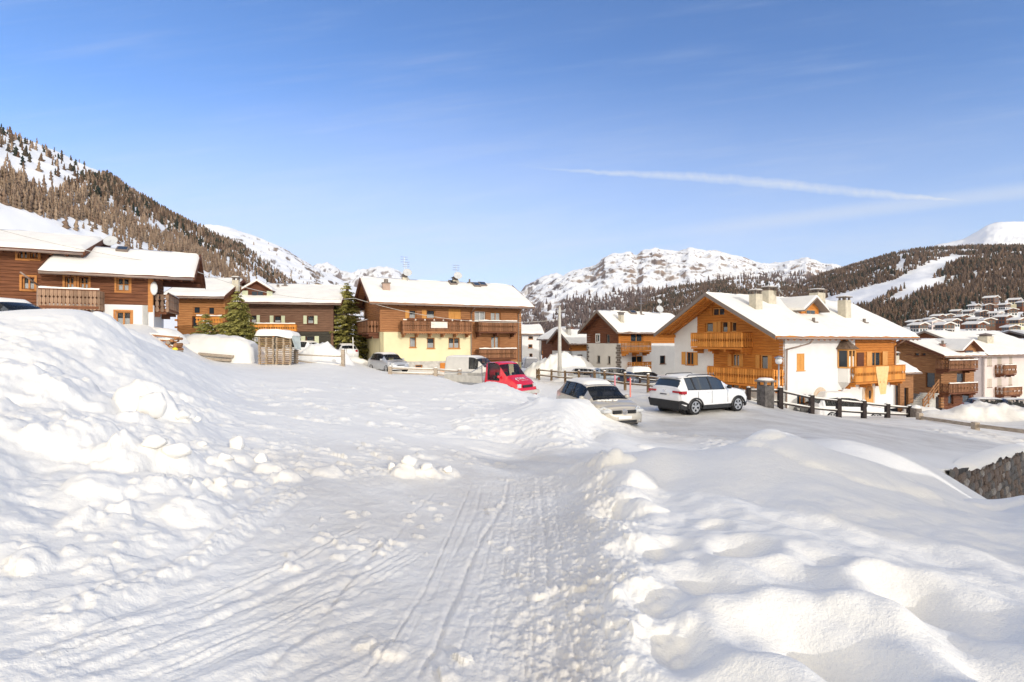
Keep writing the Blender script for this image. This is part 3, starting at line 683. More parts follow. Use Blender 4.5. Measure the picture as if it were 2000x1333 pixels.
sel = q < dens; pm = p[sel]; hM = np.random.RandomState(8).uniform(6, 11, sel.sum())
band = fbm(pm[:,0]*.008, pm[:,1]*.008, 3, 77)+np.random.RandomState(9).normal(0, .35, len(pm)) > -.05
wood_stuff('larch_wood', pm[band], hM[band], mL2, 'reddish brown larch forest on the right hillside', seed=5, nseg=4, nring=2)
wood_stuff('conifer_wood', pm[~band], hM[~band], mX, 'dark conifers mixed through the right forest', lar=False, seed=6, nseg=4, nring=3)
# thin wood at the foot of the massif
p, u, v, q = sample_mtn(m_mass, 52000, 9, .8)
hi = np.interp(u, [950,1040,1100,1200,1300,1400,1500,1600], [620,600,575,565,560,540,530,530])
dens = .50*sst(v, hi, hi+25)*(.3+1.2*(fbm(p[:,0]*.006, p[:,1]*.006, 4, 15)+.4).clip(0, 1))
for rn in ([(1095,575),(1110,578),(1080,625),(1062,624)],[(1075,590),(1066,620),(1050,622),(1062,600)]): dens = np.where(in_poly(u, v, rn), 0, dens)
sel = q < dens
wood_stuff('thin_wood', p[sel], np.random.RandomState(10).uniform(11, 19, sel.sum()), mG, 'thin grey brown wood at the foot of the massif', seed=7, nseg=4, nring=2)
p, u, v, q = sample_mtn(m_dome, 16000, 12, .95)
dens = np.where((v > np.interp(u, [400,460,560,640,800], [470,490,535,570,600])), .16, .01)*(fbm(p[:,0]*.008, p[:,1]*.008, 4, 25) > .0)
sel = q < dens
wood_stuff('thin_wood', p[sel], np.random.RandomState(10).uniform(6, 11, sel.sum()), mL, 'scattered bare trees on the white dome', seed=8, nseg=4, nring=2)
# skyline conifers one by one
def sky_tree_mesh(seed):
    v, f = wood_tree(6, 7, seed, False); return fast_mesh('crown', v*np.array([1.3,1.3,1]), f, mK)
_sm = [sky_tree_mesh(s) for s in range(5)]
u_, T_, X_, Y_, Z_ = m_left; ic = int((T_ <= 1).sum())-3
tr_mb = MB(); tr_mb.tube((0,0,-.2), (0,0,.2), .022, .015, 6); tr_mesh = tr_mb.mesh('trunk', M_woodCd)
for n_, (pxx, hh) in enumerate([(4,9),(14,10),(24,8),(38,10),(52,11),(62,8),(78,10),(96,10),(104,8),(122,9),(136,11),(150,9),(163,10),(176,11),(190,9),(204,10),(222,11),(238,8),(252,9)]):
    i = int(np.argmin(np.abs(u_-pxx))); j = ic - (n_ % 3)*2
    t = empty('conifer', (X_[j,i], Y_[j,i], Z_[j,i]), random.uniform(0, 6), 'small dark conifer standing on the snowy skyline of the left hill', 'conifer', 'dark conifers on the left skyline')
    t.scale = (hh*.62,)*3
    new_obj('crown', _sm[n_ % 5], t); new_obj('trunk', tr_mesh, t)
# ================================================================ HOUSE KIT
def roof_snow_mesh(L, run, t, seed, m=None, nx=None, ny=None):
    """snow blanket over a rectangle x:0..L, s:0..run (s along the slope from eave up), local z = up from the roof plane"""
    nx = nx or max(12, int(L/.22)); ny = ny or max(8, int(run/.25))
    X, S = np.meshgrid(np.linspace(0, L, nx), np.linspace(0, run, ny))
    e = np.minimum(np.minimum(X, L-X)/.22, S/.25).clip(0, 1)
    Z = t*.8*(1-(1-e)**2.4)*(1+.30*fbm(X*.45, S*.5, 4, seed)+.10*fbm(X*2.1, S*1.3, 3, seed+1)).clip(.35, 2) + .012
    out = (e < .5)*(.03+.10*fbm(X*.9, S*1.2, 4, seed+3))
    S2 = S - out*(S < run*.3)
    return X, S2, Z
class House:
    def __init__(s, name, label, cat, O, ang, L, W, ze, zr, zg, ov=(1,1,.8,.6), group=None, ridge=.5):
        """O: world xy of the front-left wall corner; ang: degrees; ze/zr: eave and ridge height at the wall faces (world z, = z offset from the camera); zg ground z"""
        s.O = Vector((O[0], O[1], 0)); s.a = R(ang); s.L = L; s.W = W; s.ze = ze; s.zr = zr; s.zg = zg; s.ov = ov; s.rd = ridge
        s.root = empty(name, (O[0], O[1], zg), s.a, label, cat, group); s.seed = int(abs(O[0]*7+O[1]*3))
        s.u = Vector((math.cos(s.a), math.sin(s.a))); s.v = Vector((-math.sin(s.a), math.cos(s.a)))
    # frames: (a, z, d) -> local
    def fr(s, face):
        if face == 'F': return lambda a, z, d: (a, -d, z)
        if face == 'L': return lambda a, z, d: (-d, a, z)
        if face == 'R': return lambda a, z, d: (s.L+d, a, z)
    def px(s, face, px, py, off=0.0):
        """pixel -> (a, z local) on the wall plane 'face' (offset outwards by off)"""
        dx = (px-CX)/F; dz = (CY-py)/F
        if face == 'F': o = s.O.xy - s.v*off; t = s.u
        elif face == 'L': o = s.O.xy - s.u*off; t = s.v
        else: o = s.O.xy + s.u*(s.L+off); t = s.v
        # o + a t = k (dx,1)
        det = t.x*(-1) + dx*t.y
        a = (o.x*1 - dx*o.y)/(-(t.x - dx*t.y)) if abs(t.x-dx*t.y) > 1e-9 else 0
        k = o.y + a*t.y
        return a, k*dz - s.zg
    def rect(s, face, r, off=0.0):
        x0, y0, x1, y1 = r; xm, ym = (x0+x1)/2, (y0+y1)/2
        a0 = s.px(face, x0, ym, off)[0]; a1 = s.px(face, x1, ym, off)[0]
        z1 = s.px(face, xm, y0, off)[1]; z0 = s.px(face, xm, y1, off)[1]
        return min(a0, a1), max(a0, a1), z0, z1
    def zof(s, z): return z - s.zg
    def slope(s):
        h = s.W*s.rd; return (s.zr-s.ze)/h
    def roof_z(s, y):   # local z of the roof underside at depth y
        h = s.W*s.rd; k = s.slope()
        return s.zof(s.zr) - k*abs(y-h) if y <= h else s.zof(s.zr) - (s.zr-s.ze)/(s.W-h)*(y-h)
    def roof(s, m_under, m_fasc, snow=.3, thick=.16, m_raft=None, gutter=True, raft=.8, x0=None, x1=None, slabs=True, scallop=False):
        oL, oR, oF, oB = s.ov; x0 = -oL if x0 is None else x0; x1 = s.L+oR if x1 is None else x1
        h = s.W*s.rd; y0, y1 = -oF, s.W+oB
        zf, zb, zt = s.roof_z(y0), s.roof_z(y1), s.zof(s.zr)
        root = MB()
        for (ya, za, yb, zb_) in ((y0, zf, h, zt), (y1, zb, h, zt)):
            root.add([(x0,ya,za),(x1,ya,za),(x1,yb,zb_),(x0,yb,zb_),(x0,ya,za+thick),(x1,ya,za+thick),(x1,yb,zb_+thick),(x0,yb,zb_+thick)],
                     [(0,3,2,1),(4,5,6,7),(0,1,5,4),(1,2,6,5),(2,3,7,6),(3,0,4,7)])
        r = root.build('roof', m_under, s.root)
        for x in (x0-.035, x1+.005):
            for (ya, za) in ((y0, zf), (y1, zb)):
                dd = .24; fb = MB()
                fb.add([(x,ya,za-.06),(x,h,zt-.06),(x,h,zt+dd),(x,ya,za+dd),(x+.03,ya,za-.06),(x+.03,h,zt-.06),(x+.03,h,zt+dd),(x+.03,ya,za+dd)],
                       [(0,1,2,3),(7,6,5,4),(0,4,5,1),(1,5,6,2),(2,6,7,3),(3,7,4,0)])
                fb.build('barge_board', m_fasc, r)
        if gutter:
            g = MB(); g.tube((x0+.05, y0-.07, zf+.02), (x1-.05, y0-.07, zf+.02), .075, n=8); g.build('gutter', M_gut, r, True)
        if m_raft:
            rb = MB(); n = int((x1-x0)/raft); kf = s.slope()
            for i in range(n+1):
                x = x0+.12+(x1-x0-.24)*i/n
                rb.bar((x, y0+.06, zf-.085+.02), (x, .3, s.roof_z(.3)-.065), .12, .14)
                if x < 0 or x > s.L: rb.bar((x, .3, s.roof_z(.3)-.065), (x, h, zt-.07), .12, .14); rb.bar((x, s.W+oB*.5, s.roof_z(s.W+oB*.5)-.07), (x, h, zt-.07), .12, .14)
            for yy_, zz_ in ((h, zt-.24), (.02, s.zof(s.ze)-.2), (s.W-.02, s.roof_z(s.W)-.2)):      # purlins carrying the overhang
                if x0 < -.3: rb.bar((x0+.25, yy_, zz_), (0, yy_, zz_), .2, .24)
                if x1 > s.L+.3: rb.bar((s.L, yy_, zz_), (x1-.25, yy_, zz_), .2, .24)
            o = rb.build('rafters', m_raft, r); o['kind'] = 'stuff'
        if snow:
            kf = s.slope(); kb = (s.zr-s.ze)/(s.W-h)
            run_f, run_b = h-y0, y1-h
            X, S, Z = roof_snow_mesh(x1-x0, run_f, snow, s.seed)
            Yg = y0+S; Zg = zf+thick+kf*S+Z
            X2, S2, Z2 = roof_snow_mesh(x1-x0, run_b, snow, s.seed+5)
            Yb = y1-S2; Zb = zb+thick+kb*S2+Z2
            Xa = np.concatenate([X, X2[::-1]]); Ya = np.concatenate([Yg, Yb[::-1]]); Za = np.concatenate([Zg, Zb[::-1]])
            # round the ridge
            Za = Za - .10*np.exp(-((Ya-h)/.35)**2)
            sn = new_obj('snow_cover', grid_mesh('snow_cover', Xa+x0, Ya, Za, M_snowroof), r)
        s.roofobj = r; s.thick = thick; s.snow = snow
        return r
    def cells(s, a0, a1, z0, z1, ops):
        xs = sorted({a0, a1} | {min(max(v, a0), a1) for o in ops for v in o[:2]}); zs = sorted({z0, z1} | {min(max(v, z0), z1) for o in ops for v in o[2:4]})
        for i in range(len(xs)-1):
            for j in range(len(zs)-1):
                cx, cz = (xs[i]+xs[i+1])/2, (zs[j]+zs[j+1])/2
                if xs[i+1]-xs[i] < 1e-4 or zs[j+1]-zs[j] < 1e-4: continue
                if any(o[0] < cx < o[1] and o[2] < cz < o[3] for o in ops): continue
                yield xs[i], xs[i+1], zs[j], zs[j+1]
    def plaster(s, face, a0, a1, z0, z1, ops, m, th=.3, name='wall', d=0.0):
        f = s.fr(face); mb = MB()
        for c in s.cells(a0, a1, z0, z1, ops):
            mb.add([f(c[0],c[2],d),f(c[1],c[2],d),f(c[1],c[3],d),f(c[0],c[3],d)], [(0,1,2,3)])
        for o in ops:
            if o[0] >= a1 or o[1] <= a0 or o[3] <= z0 or o[2] >= z1: continue
            b0, b1, c0, c1 = max(o[0],a0), min(o[1],a1), max(o[2],z0), min(o[3],z1)
            for p, q in (((b0,c0),(b1,c0)),((b1,c0),(b1,c1)),((b1,c1),(b0,c1)),((b0,c1),(b0,c0))):
                mb.add([f(p[0],p[1],d),f(q[0],q[1],d),f(q[0],q[1],d-th),f(p[0],p[1],d-th)], [(0,1,2,3)])
        for p, q in (((a0,z0),(a1,z0)),((a1,z0),(a1,z1)),((a1,z1),(a0,z1)),((a0,z1),(a0,z0))):
            mb.add([f(p[0],p[1],d),f(q[0],q[1],d),f(q[0],q[1],d-th),f(p[0],p[1],d-th)], [(0,1,2,3)])
        return mb.build(name, m, s.root)
    def logs(s, face, a0, a1, z0, z1, ops, m, hgt=.19, th=.22, d=.0, name='log_wall', top=None, corner=True):
        f = s.fr(face); mb = MB(); n = max(1, round((z1-z0)/hgt)); hh = (z1-z0)/n; rs = random.Random(s.seed+len(ops))
        for i in range(n):
            c0, c1 = z0+i*hh, z0+(i+1)*hh; pr = d+rs.uniform(-.012, .014)
            A0, A1 = a0, a1
            if top:
                A0, A1 = top(c1-hh*.5, a0, a1)
                if A1-A0 < .1: continue
            segs = [(A0, A1)]
            for o in ops:
                if o[2] < (c0+c1)/2 < o[3]:
                    ns = []
                    for (p, q) in segs:
                        if o[1] <= p or o[0] >= q: ns.append((p, q))
                        else:
                            if o[0] > p: ns.append((p, o[0]))
                            if o[1] < q: ns.append((o[1], q))
                    segs = ns
            for p, q in segs:
                # bevelled board: 6-sided section
                e = .018
                vs = []
                for a in (p, q):
                    vs += [f(a, c0+.002, d-th), f(a, c0+.002, pr-e), f(a, c0+e, pr), f(a, c1-e, pr), f(a, c1-.006, pr-e), f(a, c1-.006, d-th)]
                mb.add(vs, [(0,1,2,3,4,5),(11,10,9,8,7,6)]+[(k, k+6, (k+1) % 6+6, (k+1) % 6) for k in range(6)])
        o = mb.build(name, m, s.root); o['kind'] = 'stuff'
        return o
    def window(s, face, o, m_fr=None, mull=1, bars=0, curtain=.0, shut=None, m_sh=None, d=-.12, fw=.07, sill=True, dark=False, off=0.0, surround=None, name='window', bg=True):
        f0 = s.fr(face); f = (lambda a, z, dd: f0(a, z, dd+off)); a0, a1, z0, z1 = o; m_fr = m_fr or M_white
        mb = MB()
        def bx(mb, p0, p1, q0, q1, d0, d1): mb.prism([(p0,q0),(p1,q0),(p1,q1),(p0,q1)], f, d0, d1)
        bx(mb, a0, a1, z0, z0+fw, d-.05, d+.02); bx(mb, a0, a1, z1-fw, z1, d-.05, d+.02)
        bx(mb, a0, a0+fw, z0+fw, z1-fw, d-.05, d+.02); bx(mb, a1-fw, a1, z0+fw, z1-fw, d-.05, d+.02)
        for k in range(mull):
            x = a0+(a1-a0)*(k+1)/(mull+1); bx(mb, x-fw*.55, x+fw*.55, z0+fw, z1-fw, d-.05, d+.015)
        for k in range(bars):
            z = z0+(z1-z0)*(k+1)/(bars+1); bx(mb, a0+fw, a1-fw, z-.018, z+.018, d-.04, d+.005)
        w = mb.build(name, m_fr, s.root)
        g = MB(); bx(g, a0+fw*.6, a1-fw*.6, z0+fw*.6, z1-fw*.6, d-.03, d-.022); g.build('pane', M_glassd if dark else M_glass, w)
        if bg:
            b = MB(); bx(b, a0, a1, z0, z1, d-.42, d-.40); b.build('room_back', M_dark, w)
        if curtain and not dark:
            c = MB(); zt = z0+fw+(z1-z0-2*fw)*curtain
            n = 14; pts = [(a0+fw+(a1-a0-2*fw)*i/n, .02*(i % 2)) for i in range(n+1)]
            c.add([f(a, z0+fw, d-.07+w_) for a, w_ in pts]+[f(a, zt, d-.07+w_) for a, w_ in pts], [(i, i+1, n+2+i, n+1+i) for i in range(n)]); c.build('curtain', M_curt, w)
        if sill:
            q = MB(); bx(q, a0-.06, a1+.06, z0-.06, z0, -.03-.001, .07); q.build('sill', m_fr, w)
        if surround:
            q = MB(); t = .1
            bx(q, a0-t, a0, z0-t, z1+t, .004, .05); bx(q, a1, a1+t, z0-t, z1+t, .004, .05); bx(q, a0, a1, z1, z1+t, .004, .05); bx(q, a0, a1, z0-t, z0, .004, .045)
            q.build('surround', surround, w)
        if shut:
            sw = (a1-a0)/2
            for side in (0, 1):
                if shut == 'open':
                    p0, p1 = (a0-sw-.03, a0-.03) if side == 0 else (a1+.03, a1+.03+sw); dd = .03
                elif shut == 'closed':
                    p0, p1 = (a0, (a0+a1)/2-.005) if side == 0 else ((a0+a1)/2+.005, a1); dd = -.04
                elif shut == 'left':
                    if side: continue
                    p0, p1 = a0-sw-.03, a0-.03; dd = .03
                else:
                    if not side: continue
                    p0, p1 = a1+.03, a1+.03+sw; dd = .03
                q = MB(); t = .06
                bx(q, p0, p1, z0, z1, dd, dd+.03)
                for (b0, b1, c0, c1) in ((p0,p1,z0,z0+t),(p0,p1,z1-t,z1),(p0,p0+t,z0+t,z1-t),(p1-t,p1,z0+t,z1-t),(p0+t,p1-t,(z0+z1)/2-t/2,(z0+z1)/2+t/2)): bx(q, b0, b1, c0, c1, dd+.03, dd+.045)
                q.build('shutter', m_sh or M_shut, w)
        return w
    def balcony(s, face, a0, a1, zf, depth, hgt, m_slat, m_rail, pitch=.13, slatw=.1, brackets=3, sides=(True, True), carved=False, floor_m=None, snow=True, name='balcony', slat_t=.025, snowt=.09):
        f = s.fr(face); root = MB()
        def bx(mb, p0, p1, q0, q1, d0, d1): mb.prism([(p0,q0),(p1,q0),(p1,q1),(p0,q1)], f, d0, d1)
        bx(root, a0, a1, zf-.14, zf, .005, depth); b = root.build(name, floor_m or m_rail, s.root)
        rl = MB()
        for z, hh in ((zf+hgt-.05, .06), (zf+.12, .06), (zf+hgt*.62, .05)):
            bx(rl, a0, a1, z, z+hh, depth-.09, depth-.03)
            for sd, x in ((sides[0], a0+.03), (sides[1], a1-.09)):
                if sd: bx(rl, x, x+.06, z, z+hh, .02, depth-.09)
        bx(rl, a0-.03, a1+.03, zf+hgt+.01, zf+hgt+.06, depth-.13, depth+.05)
        rl.build('rail', m_rail, b)
        # carved slat profile
        w = slatw/2
        prof = ([(-w,0),(0,-.05),(w,0),(w,.2),(w*.45,.27),(w,.36),(w,.55),(w*.4,.62),(w,.7),(w,1),(-w,1),(-w,.7),(-w*.4,.62),(-w,.55),(-w,.36),(-w*.45,.27),(-w,.2)] if carved
                else [(-w,0),(w,0),(w,.36),(w*.35,.44),(w*.35,.56),(w,.64),(w,1),(-w,1),(-w,.64),(-w*.35,.56),(-w*.35,.44),(-w,.36)])
        H_ = hgt+.02 if carved else hgt-.06; base = -.16 if carved else .04
        def slat_mesh(ax):
            mb = MB()
            pr = [(x, q*(H_-base if carved else H_)) for x, q in prof]
            if ax == 'x': mb.prism(pr, lambda a, z, d: (a, -d, z), 0, slat_t)
            else: mb.prism(pr, lambda a, z, d: (d, a, z), 0, slat_t)
            return mb.mesh('slat', m_slat)
        along = 'x' if face == 'F' else 'y'
        m1, m2 = slat_mesh(along), slat_mesh('y' if along == 'x' else 'x')
        n = int((a1-a0)/pitch)
        for i in range(n+1):
            a = a0+.02+(a1-a0-.04)*i/n
            so = new_obj('slat', m1, b); so.location = f(a, zf+base, depth-.03 if face == 'F' else depth-.03+slat_t if face == 'L' else depth-.03)
        for sd, aa in ((sides[0], a0), (sides[1], a1)):
            if sd:
                k = int((depth-.1)/pitch)
                for i in range(k):
                    so = new_obj('slat', m2, b); p = f(aa+(0 if aa == a0 else -.0), zf+base, .08+(depth-.18)*i/max(1, k-1)); so.location = p
        if brackets:
            for i in range(brackets):
                bk = MB(); a = a0+.15+(a1-a0-.3)*(i/(brackets-1) if brackets > 1 else .5)
                bx(bk, a-.08, a+.08, zf-.34, zf-.145, .0, depth-.15); bx(bk, a-.07, a+.07, zf-.5, zf-.345, .0, depth*.5)
                bk.build('bracket', m_rail, b)
        if snow:
            n = 30; X, D = np.meshgrid(np.linspace(a0-.02, a1+.02, n), np.linspace(-1, 1, 7))
            Zs = zf+hgt+.062+snowt*np.sqrt(np.clip(1-D**2, 0, 1))*(1+.5*fbm(X*1.7, D, 3, s.seed)).clip(.15, 2)
            pts = [f(a, z, depth-.04+.07*dd) for a, z, dd in zip(X.ravel(), Zs.ravel(), D.ravel())]
            pts = np.array(pts); new_obj('snow_strip', grid_mesh('snow_strip', pts[:,0].reshape(X.shape), pts[:,1].reshape(X.shape), pts[:,2].reshape(X.shape), M_snowroof), b)
        return b
    def chimney(s, x, y, w, d, h, m=None, cap='slab', dish=False, snow=True, name='chimney'):
        m = m or M_chim; zb = s.roof_z(y)-.3; zt = s.roof_z(y)+h
        mb = MB(); mb.box(x-w/2, x+w/2, y-d/2, y+d/2, zb, zt-.28); c = mb.build(name, m, s.root, bevel=.015)
        k = MB()
        if cap == 'slab':
            for dx in (-1, 1):
                for dy in (-1, 1): k.box(x+dx*w*.36-.06, x+dx*w*.36+.06, y+dy*d*.34-.06, y+dy*d*.34+.06, zt-.28, zt-.06)
            k.box(x-w/2-.08, x+w/2+.08, y-d/2-.08, y+d/2+.08, zt-.06, zt+.02); km = M_stone
        elif cap == 'hut':
            k.box(x-w*.4, x+w*.4, y-d*.4, y+d*.4, zt-.28, zt-.05)
            k.add([(x-w*.65,y-d*.65,zt-.05),(x+w*.65,y-d*.65,zt-.05),(x+w*.65,y+d*.65,zt-.05),(x-w*.65,y+d*.65,zt-.05),(x,y,zt+.22)], [(0,3,2,1),(0,1,4),(1,2,4),(2,3,4),(3,0,4)]); km = M_fasc
        else:
            k.box(x-w/2-.05, x+w/2+.05, y-d/2-.05, y+d/2+.05, zt-.28, zt-.2); k.lathe([(0,-.2),(w*.3,-.2),(w*.3,.1),(0,.1)], (x,y,zt), 10); km = M_stone
        k.build('cap', km, c)
        if snow and cap != 'pipe':
            n = 8; X, Y = np.meshgrid(np.linspace(-1, 1, n), np.linspace(-1, 1, n)); Z = zt+.015+(0 if cap == 'slab' else .05)+.10*(1-np.maximum(np.abs(X), np.abs(Y))**4)
            if cap == 'slab': new_obj('snow_cap', grid_mesh('snow_cap', x+X*(w/2+.07), y+Y*(d/2+.07), Z, M_snowroof), c)
        return c
    def dish(s, x, y, z, r, yaw=150, el=30, mast=.6, name='satellite_dish'):
        mb = MB(); mb.lathe([(0, -.14*r)]+[(r*t, -.14*r+.28*r*t*t*.5) for t in (.3,.6,.85,1.0)], (0,0,0), 20, axis='z')
        mb.tube((0,0,-.14*r), (0,-r*.5,.55*r), .012, n=5)
        me = mb.mesh('satellite_dish', M_dish, True); o = new_obj(name, me, s.root); o.location = (x, y, z)
        dl = Matrix.Rotation(-s.a, 3, 'Z') @ Vector((math.sin(R(yaw))*math.cos(R(el)), math.cos(R(yaw))*math.cos(R(el)), math.sin(R(el))))
        o.rotation_euler = dl.to_track_quat('Z', 'Y').to_euler()
        so = o.modifiers.new('thick', 'SOLIDIFY'); so.thickness = .02
        m2 = MB(); m2.tube((x,y,z-mast), (x-dl.x*.06,y-dl.y*.06,z), .025, n=6); m2.build('mast', M_metal, s.root)
        return o
    def antenna(s, x, y, z, h, n=6):
        mb = MB(); mb.tube((x,y,z), (x,y,z+h), .022, n=5)
        for lv in (.98, .8, .62):
            zz = z+h*lv; mb.tube((x-.32,y,zz), (x+.32,y,zz), .012, n=4)
            for k in range(n): xx = x-.3+.6*k/(n-1); mb.tube((xx,y-.22,zz), (xx,y+.22,zz), .008, n=4)
        return mb.build('antenna', M_metal, s.root)
    def gable(s, face, m, log=True, z0=None, hgt=.2, name='gable_wall', ops=(), d=0.0, amax=99):
        h = s.W*s.rd; ze = s.zof(s.ze) if z0 is None else z0; zt = s.zof(s.zr); k = s.slope(); kb = (s.zr-s.ze)/(s.W-h)
        ze_ = s.zof(s.ze)
        def top(z, a0, a1):
            if z <= ze_: return a0, min(a1, amax)
            return max(a0, (z-ze_)/k), min(a1, s.W-(z-ze_)/kb, amax)
        s.logs(face, 0, s.W, ze, zt-.02, list(ops), m, hgt=hgt, top=top, name=name, d=d)
    def backing(s, z0, z1):
        mb = MB(); mb.box(.26, s.L-.26, .26, s.W-.26, z0, z1); return mb.build('inner_core', M_dark, s.root)
    def skylight(s, x, y, w=.7, l=.9):
        k = s.slope(); z = s.roof_z(y)+s.thick+.03; n = Vector((0, -k, 1)).normalized(); t = Vector((0, 1, k)).normalized()
        c = Vector((x, y, z+s.snow*.5))
        mb = MB(); a = Vector((1,0,0))*w/2; b = t*l/2
        vs = [c-a-b-n*.3, c+a-b-n*.3, c+a+b-n*.3, c-a+b-n*.3, c-a-b+n*.22, c+a-b+n*.22, c+a+b+n*.22, c-a+b+n*.22]
        mb.add(vs, [(0,3,2,1),(4,5,6,7),(0,1,5,4),(1,2,6,5),(2,3,7,6),(3,0,4,7)]); o = mb.build('skylight', M_fasc, s.root)
        g = MB(); a *= .8; b *= .82; g.add([c-a-b+n*.225, c+a-b+n*.225, c+a+b+n*.225, c-a+b+n*.225], [(0,1,2,3)]); g.build('pane', M_glassd, o)
    def downpipe(s, pts, r=.05):
        return MB().path(pts, r, 8).build('downpipe', M_gut, s.root, True)
# ================================================================ HOUSES
from math import sin, cos
# ---- E: the large white and honey wood chalet on the right
E = House('chalet', 'white plaster and honey wood chalet with four roof chimneys behind the black fence', 'house', (18.88,35.66), 28.5, 15.1, 10.0, .62, 3.48, -5.6, ov=(2.0,2.1,.8,.4))
E.backing(.1, E.zof(.3))
E.roof(M_woodE, M_fasc, .21, .18, M_woodE, raft=.7)
zt = E.zof(E.ze)
wb = E.px('F', 1670, 700)[0]
F1 = [E.rect('F', r) for r in ((1556,691,1571,724),(1557,771,1574,806),(1592,764,1611,806),(1637,762,1645,777),(1688,752,1704,806))]
E.plaster('F', 0, wb, 0, zt+.12, F1[:4], M_plW)
zl = E.px('F', 1700, 744)[1]
E.plaster('F', wb, E.L, 0, zl, F1[4:]+[], M_plW)
shw = [E.rect('F', r) for r in ((1702,687,1722,716),)]
E.logs('F', wb, E.L, zl, zt+.05, shw, M_woodE, hgt=.2, d=.02)
E.window('F', F1[0], M_woodEl, shut='closed', m_sh=M_shO); E.window('F', F1[1], M_woodE, mull=1, dark=True)
E.window('F', F1[3], M_woodE, mull=0, dark=True); 
E.window('F', shw[0], M_woodEl, mull=1, shut='open', m_sh=M_woodEl)
o_ = E.rect('F', (1673,689,1686,716)); mb = MB(); mb.prism([(o_[0],o_[2]),(o_[1],o_[2]),(o_[1],o_[3]),(o_[0],o_[3])], E.fr('F'), .03, .06); mb.build('shutter', M_woodCd, E.root)
def arch_door(Hs, r, m_door, m_fr, panes=True):
    a0, a1, z0, z1 = r; f = Hs.fr('F'); w = (a1-a0)/2; c = (a0+a1)/2; zs = z1-w
    def arch(rad, base): return [(c-rad, base)]+[(c-rad*cos(t), zs+rad*sin(t)) for t in [math.pi*i/12 for i in range(13)]]+[(c+rad, base)]
    o = MB().prism(arch(w+.28, z0), f, -.05, .045).build('door_surround', m_fr, Hs.root)
    MB().prism(arch(w, z0), f, .046, .075).build('door_frame', M_woodEl, o)
    d = MB().prism(arch(w-.12, z0), f, .076, .10).build('door', m_door, o)
    if panes: MB().prism([(c-.12,zs-.5),(c+.12,zs-.5),(c+.12,zs+.15),(c-.12,zs+.15)], f, .101, .12).build('pane', M_glassd, o)
M_arch = mat('pale terracotta door surround', (.62,.50,.38), .8, .08, 3)
arch_door(E, F1[2], M_shO, M_arch, False); arch_door(E, F1[4], M_woodEl, M_arch)
# gable side (faces left): plaster on the left corner, wood elsewhere
def zL(px, py): return E.px('L', px, py)[1]
bp = E.px('L', 1394, 700)[0]; bu = E.px('L', 1362, 620)[0]; zmid = zL(1400, 682)
LW = [E.rect('L', r) for r in ((1340,688,1355,713),(1378,630,1393,649),(1409,628,1421,650),(1428,629,1438,648),(1430,692,1444,716),(1485,694,1500,722))]
E.plaster('L', bp, E.W, 0, zmid, LW, M_plW); E.plaster('L', bu, E.W, zmid, zt+.02, LW, M_plW)
E.plaster('L', 0, bp, 0, zL(1450,748), [], M_plW)
E.logs('L', 0, bp, zL(1450,748), zmid, LW, M_woodE, hgt=.2, d=.015); E.logs('L', 0, bu, zmid, zt+.02, LW, M_woodE, hgt=.2, d=.015)
E.gable('L', M_woodE, z0=zt+.02, d=.015, ops=LW+[E.rect('L', (1391,602,1415,617))], amax=bu)
kb_ = (E.zr-E.ze)/(E.W*.5)
MB().prism([(bu,zt+.021),(E.W,zt+.021),(bu,zt+kb_*(E.W-bu)-.02)], E.fr('L'), -.2, 0).build('wall', M_plW, E.root)
E.window('L', LW[0], M_woodE, mull=1, shut='open', m_sh=M_shO, curtain=.5)
E.window('L', LW[1], M_woodEl, mull=0, shut='left', m_sh=M_shO, curtain=.9); E.window('L', LW[2], M_woodEl, mull=0, shut='right', m_sh=M_shO, curtain=.5)
E.window('L', LW[3], M_woodEl, mull=0, shut='right', m_sh=M_shO, curtain=0); E.window('L', LW[4], M_woodEl, mull=1, shut='open', m_sh=M_shO, curtain=.9); E.window('L', LW[5], M_woodEl, mull=0, shut='open', m_sh=M_shO, curtain=.9)
# small trapezoid window under the ridge
r_ = E.rect('L', (1391,602,1415,617)); E.window('L', r_, M_woodEl, mull=1, dark=True, sill=False)
ra = E.rect('L', (1350,651,1449,679), 1.2)
E.balcony('L', ra[0]-.0, ra[1], ra[2], 1.2, ra[3]-ra[2], M_slatE, M_woodE, pitch=.21, slatw=.17, brackets=4, snow=False)
rb = E.rect('L', (1382,720,1516,750), 1.1)
E.balcony('L', max(0.0, rb[0]), rb[1], rb[2], 1.1, rb[3]-rb[2], M_slatE, M_woodE, pitch=.21, slatw=.17, brackets=5, snow=False)
rc = E.rect('F', (1672,716,1768,745), 1.0)
E.balcony('F', rc[0], min(rc[1], E.L+1.0), rc[2], 1.0, rc[3]-rc[2], M_slatE, M_woodE, pitch=.2, slatw=.19, brackets=4, snow=False)
# cloth over the balcony
f = E.fr('F'); c0, c1 = E.px('F', 1711, 730, 1.05)[0], E.px('F', 1737, 730, 1.05)[0]; zc1, zc0 = E.px('F', 1720, 716, 1.05)[1]+.03, E.px('F', 1728, 770, 1.05)[1]
n = 14; A_, Z_ = np.meshgrid(np.linspace(0, 1, n), np.linspace(0, 1, 12)); hw = 1-.62*Z_**1.3
Aa = c0+(c1-c0)*(.55+(A_-.55)*hw); Zz = zc1+(zc0-zc1)*Z_; Dd = 1.03+.05*np.sin(A_*16)*(.3+Z_)
M_cloth = mat('pale orange bedding cloth', (.78,.52,.25), .9, .08, 5, bump=.3)
cl_ = new_obj('hanging_blanket', grid_mesh('hanging_blanket', Aa, -Dd, Zz, M_cloth)); cl_.matrix_world = Matrix.Translation((E.O.x, E.O.y, E.zg)) @ Matrix.Rotation(E.a, 4, 'Z')
tag(cl_, 'pale orange blanket hung over the right balcony of the honey wood chalet', 'blanket')
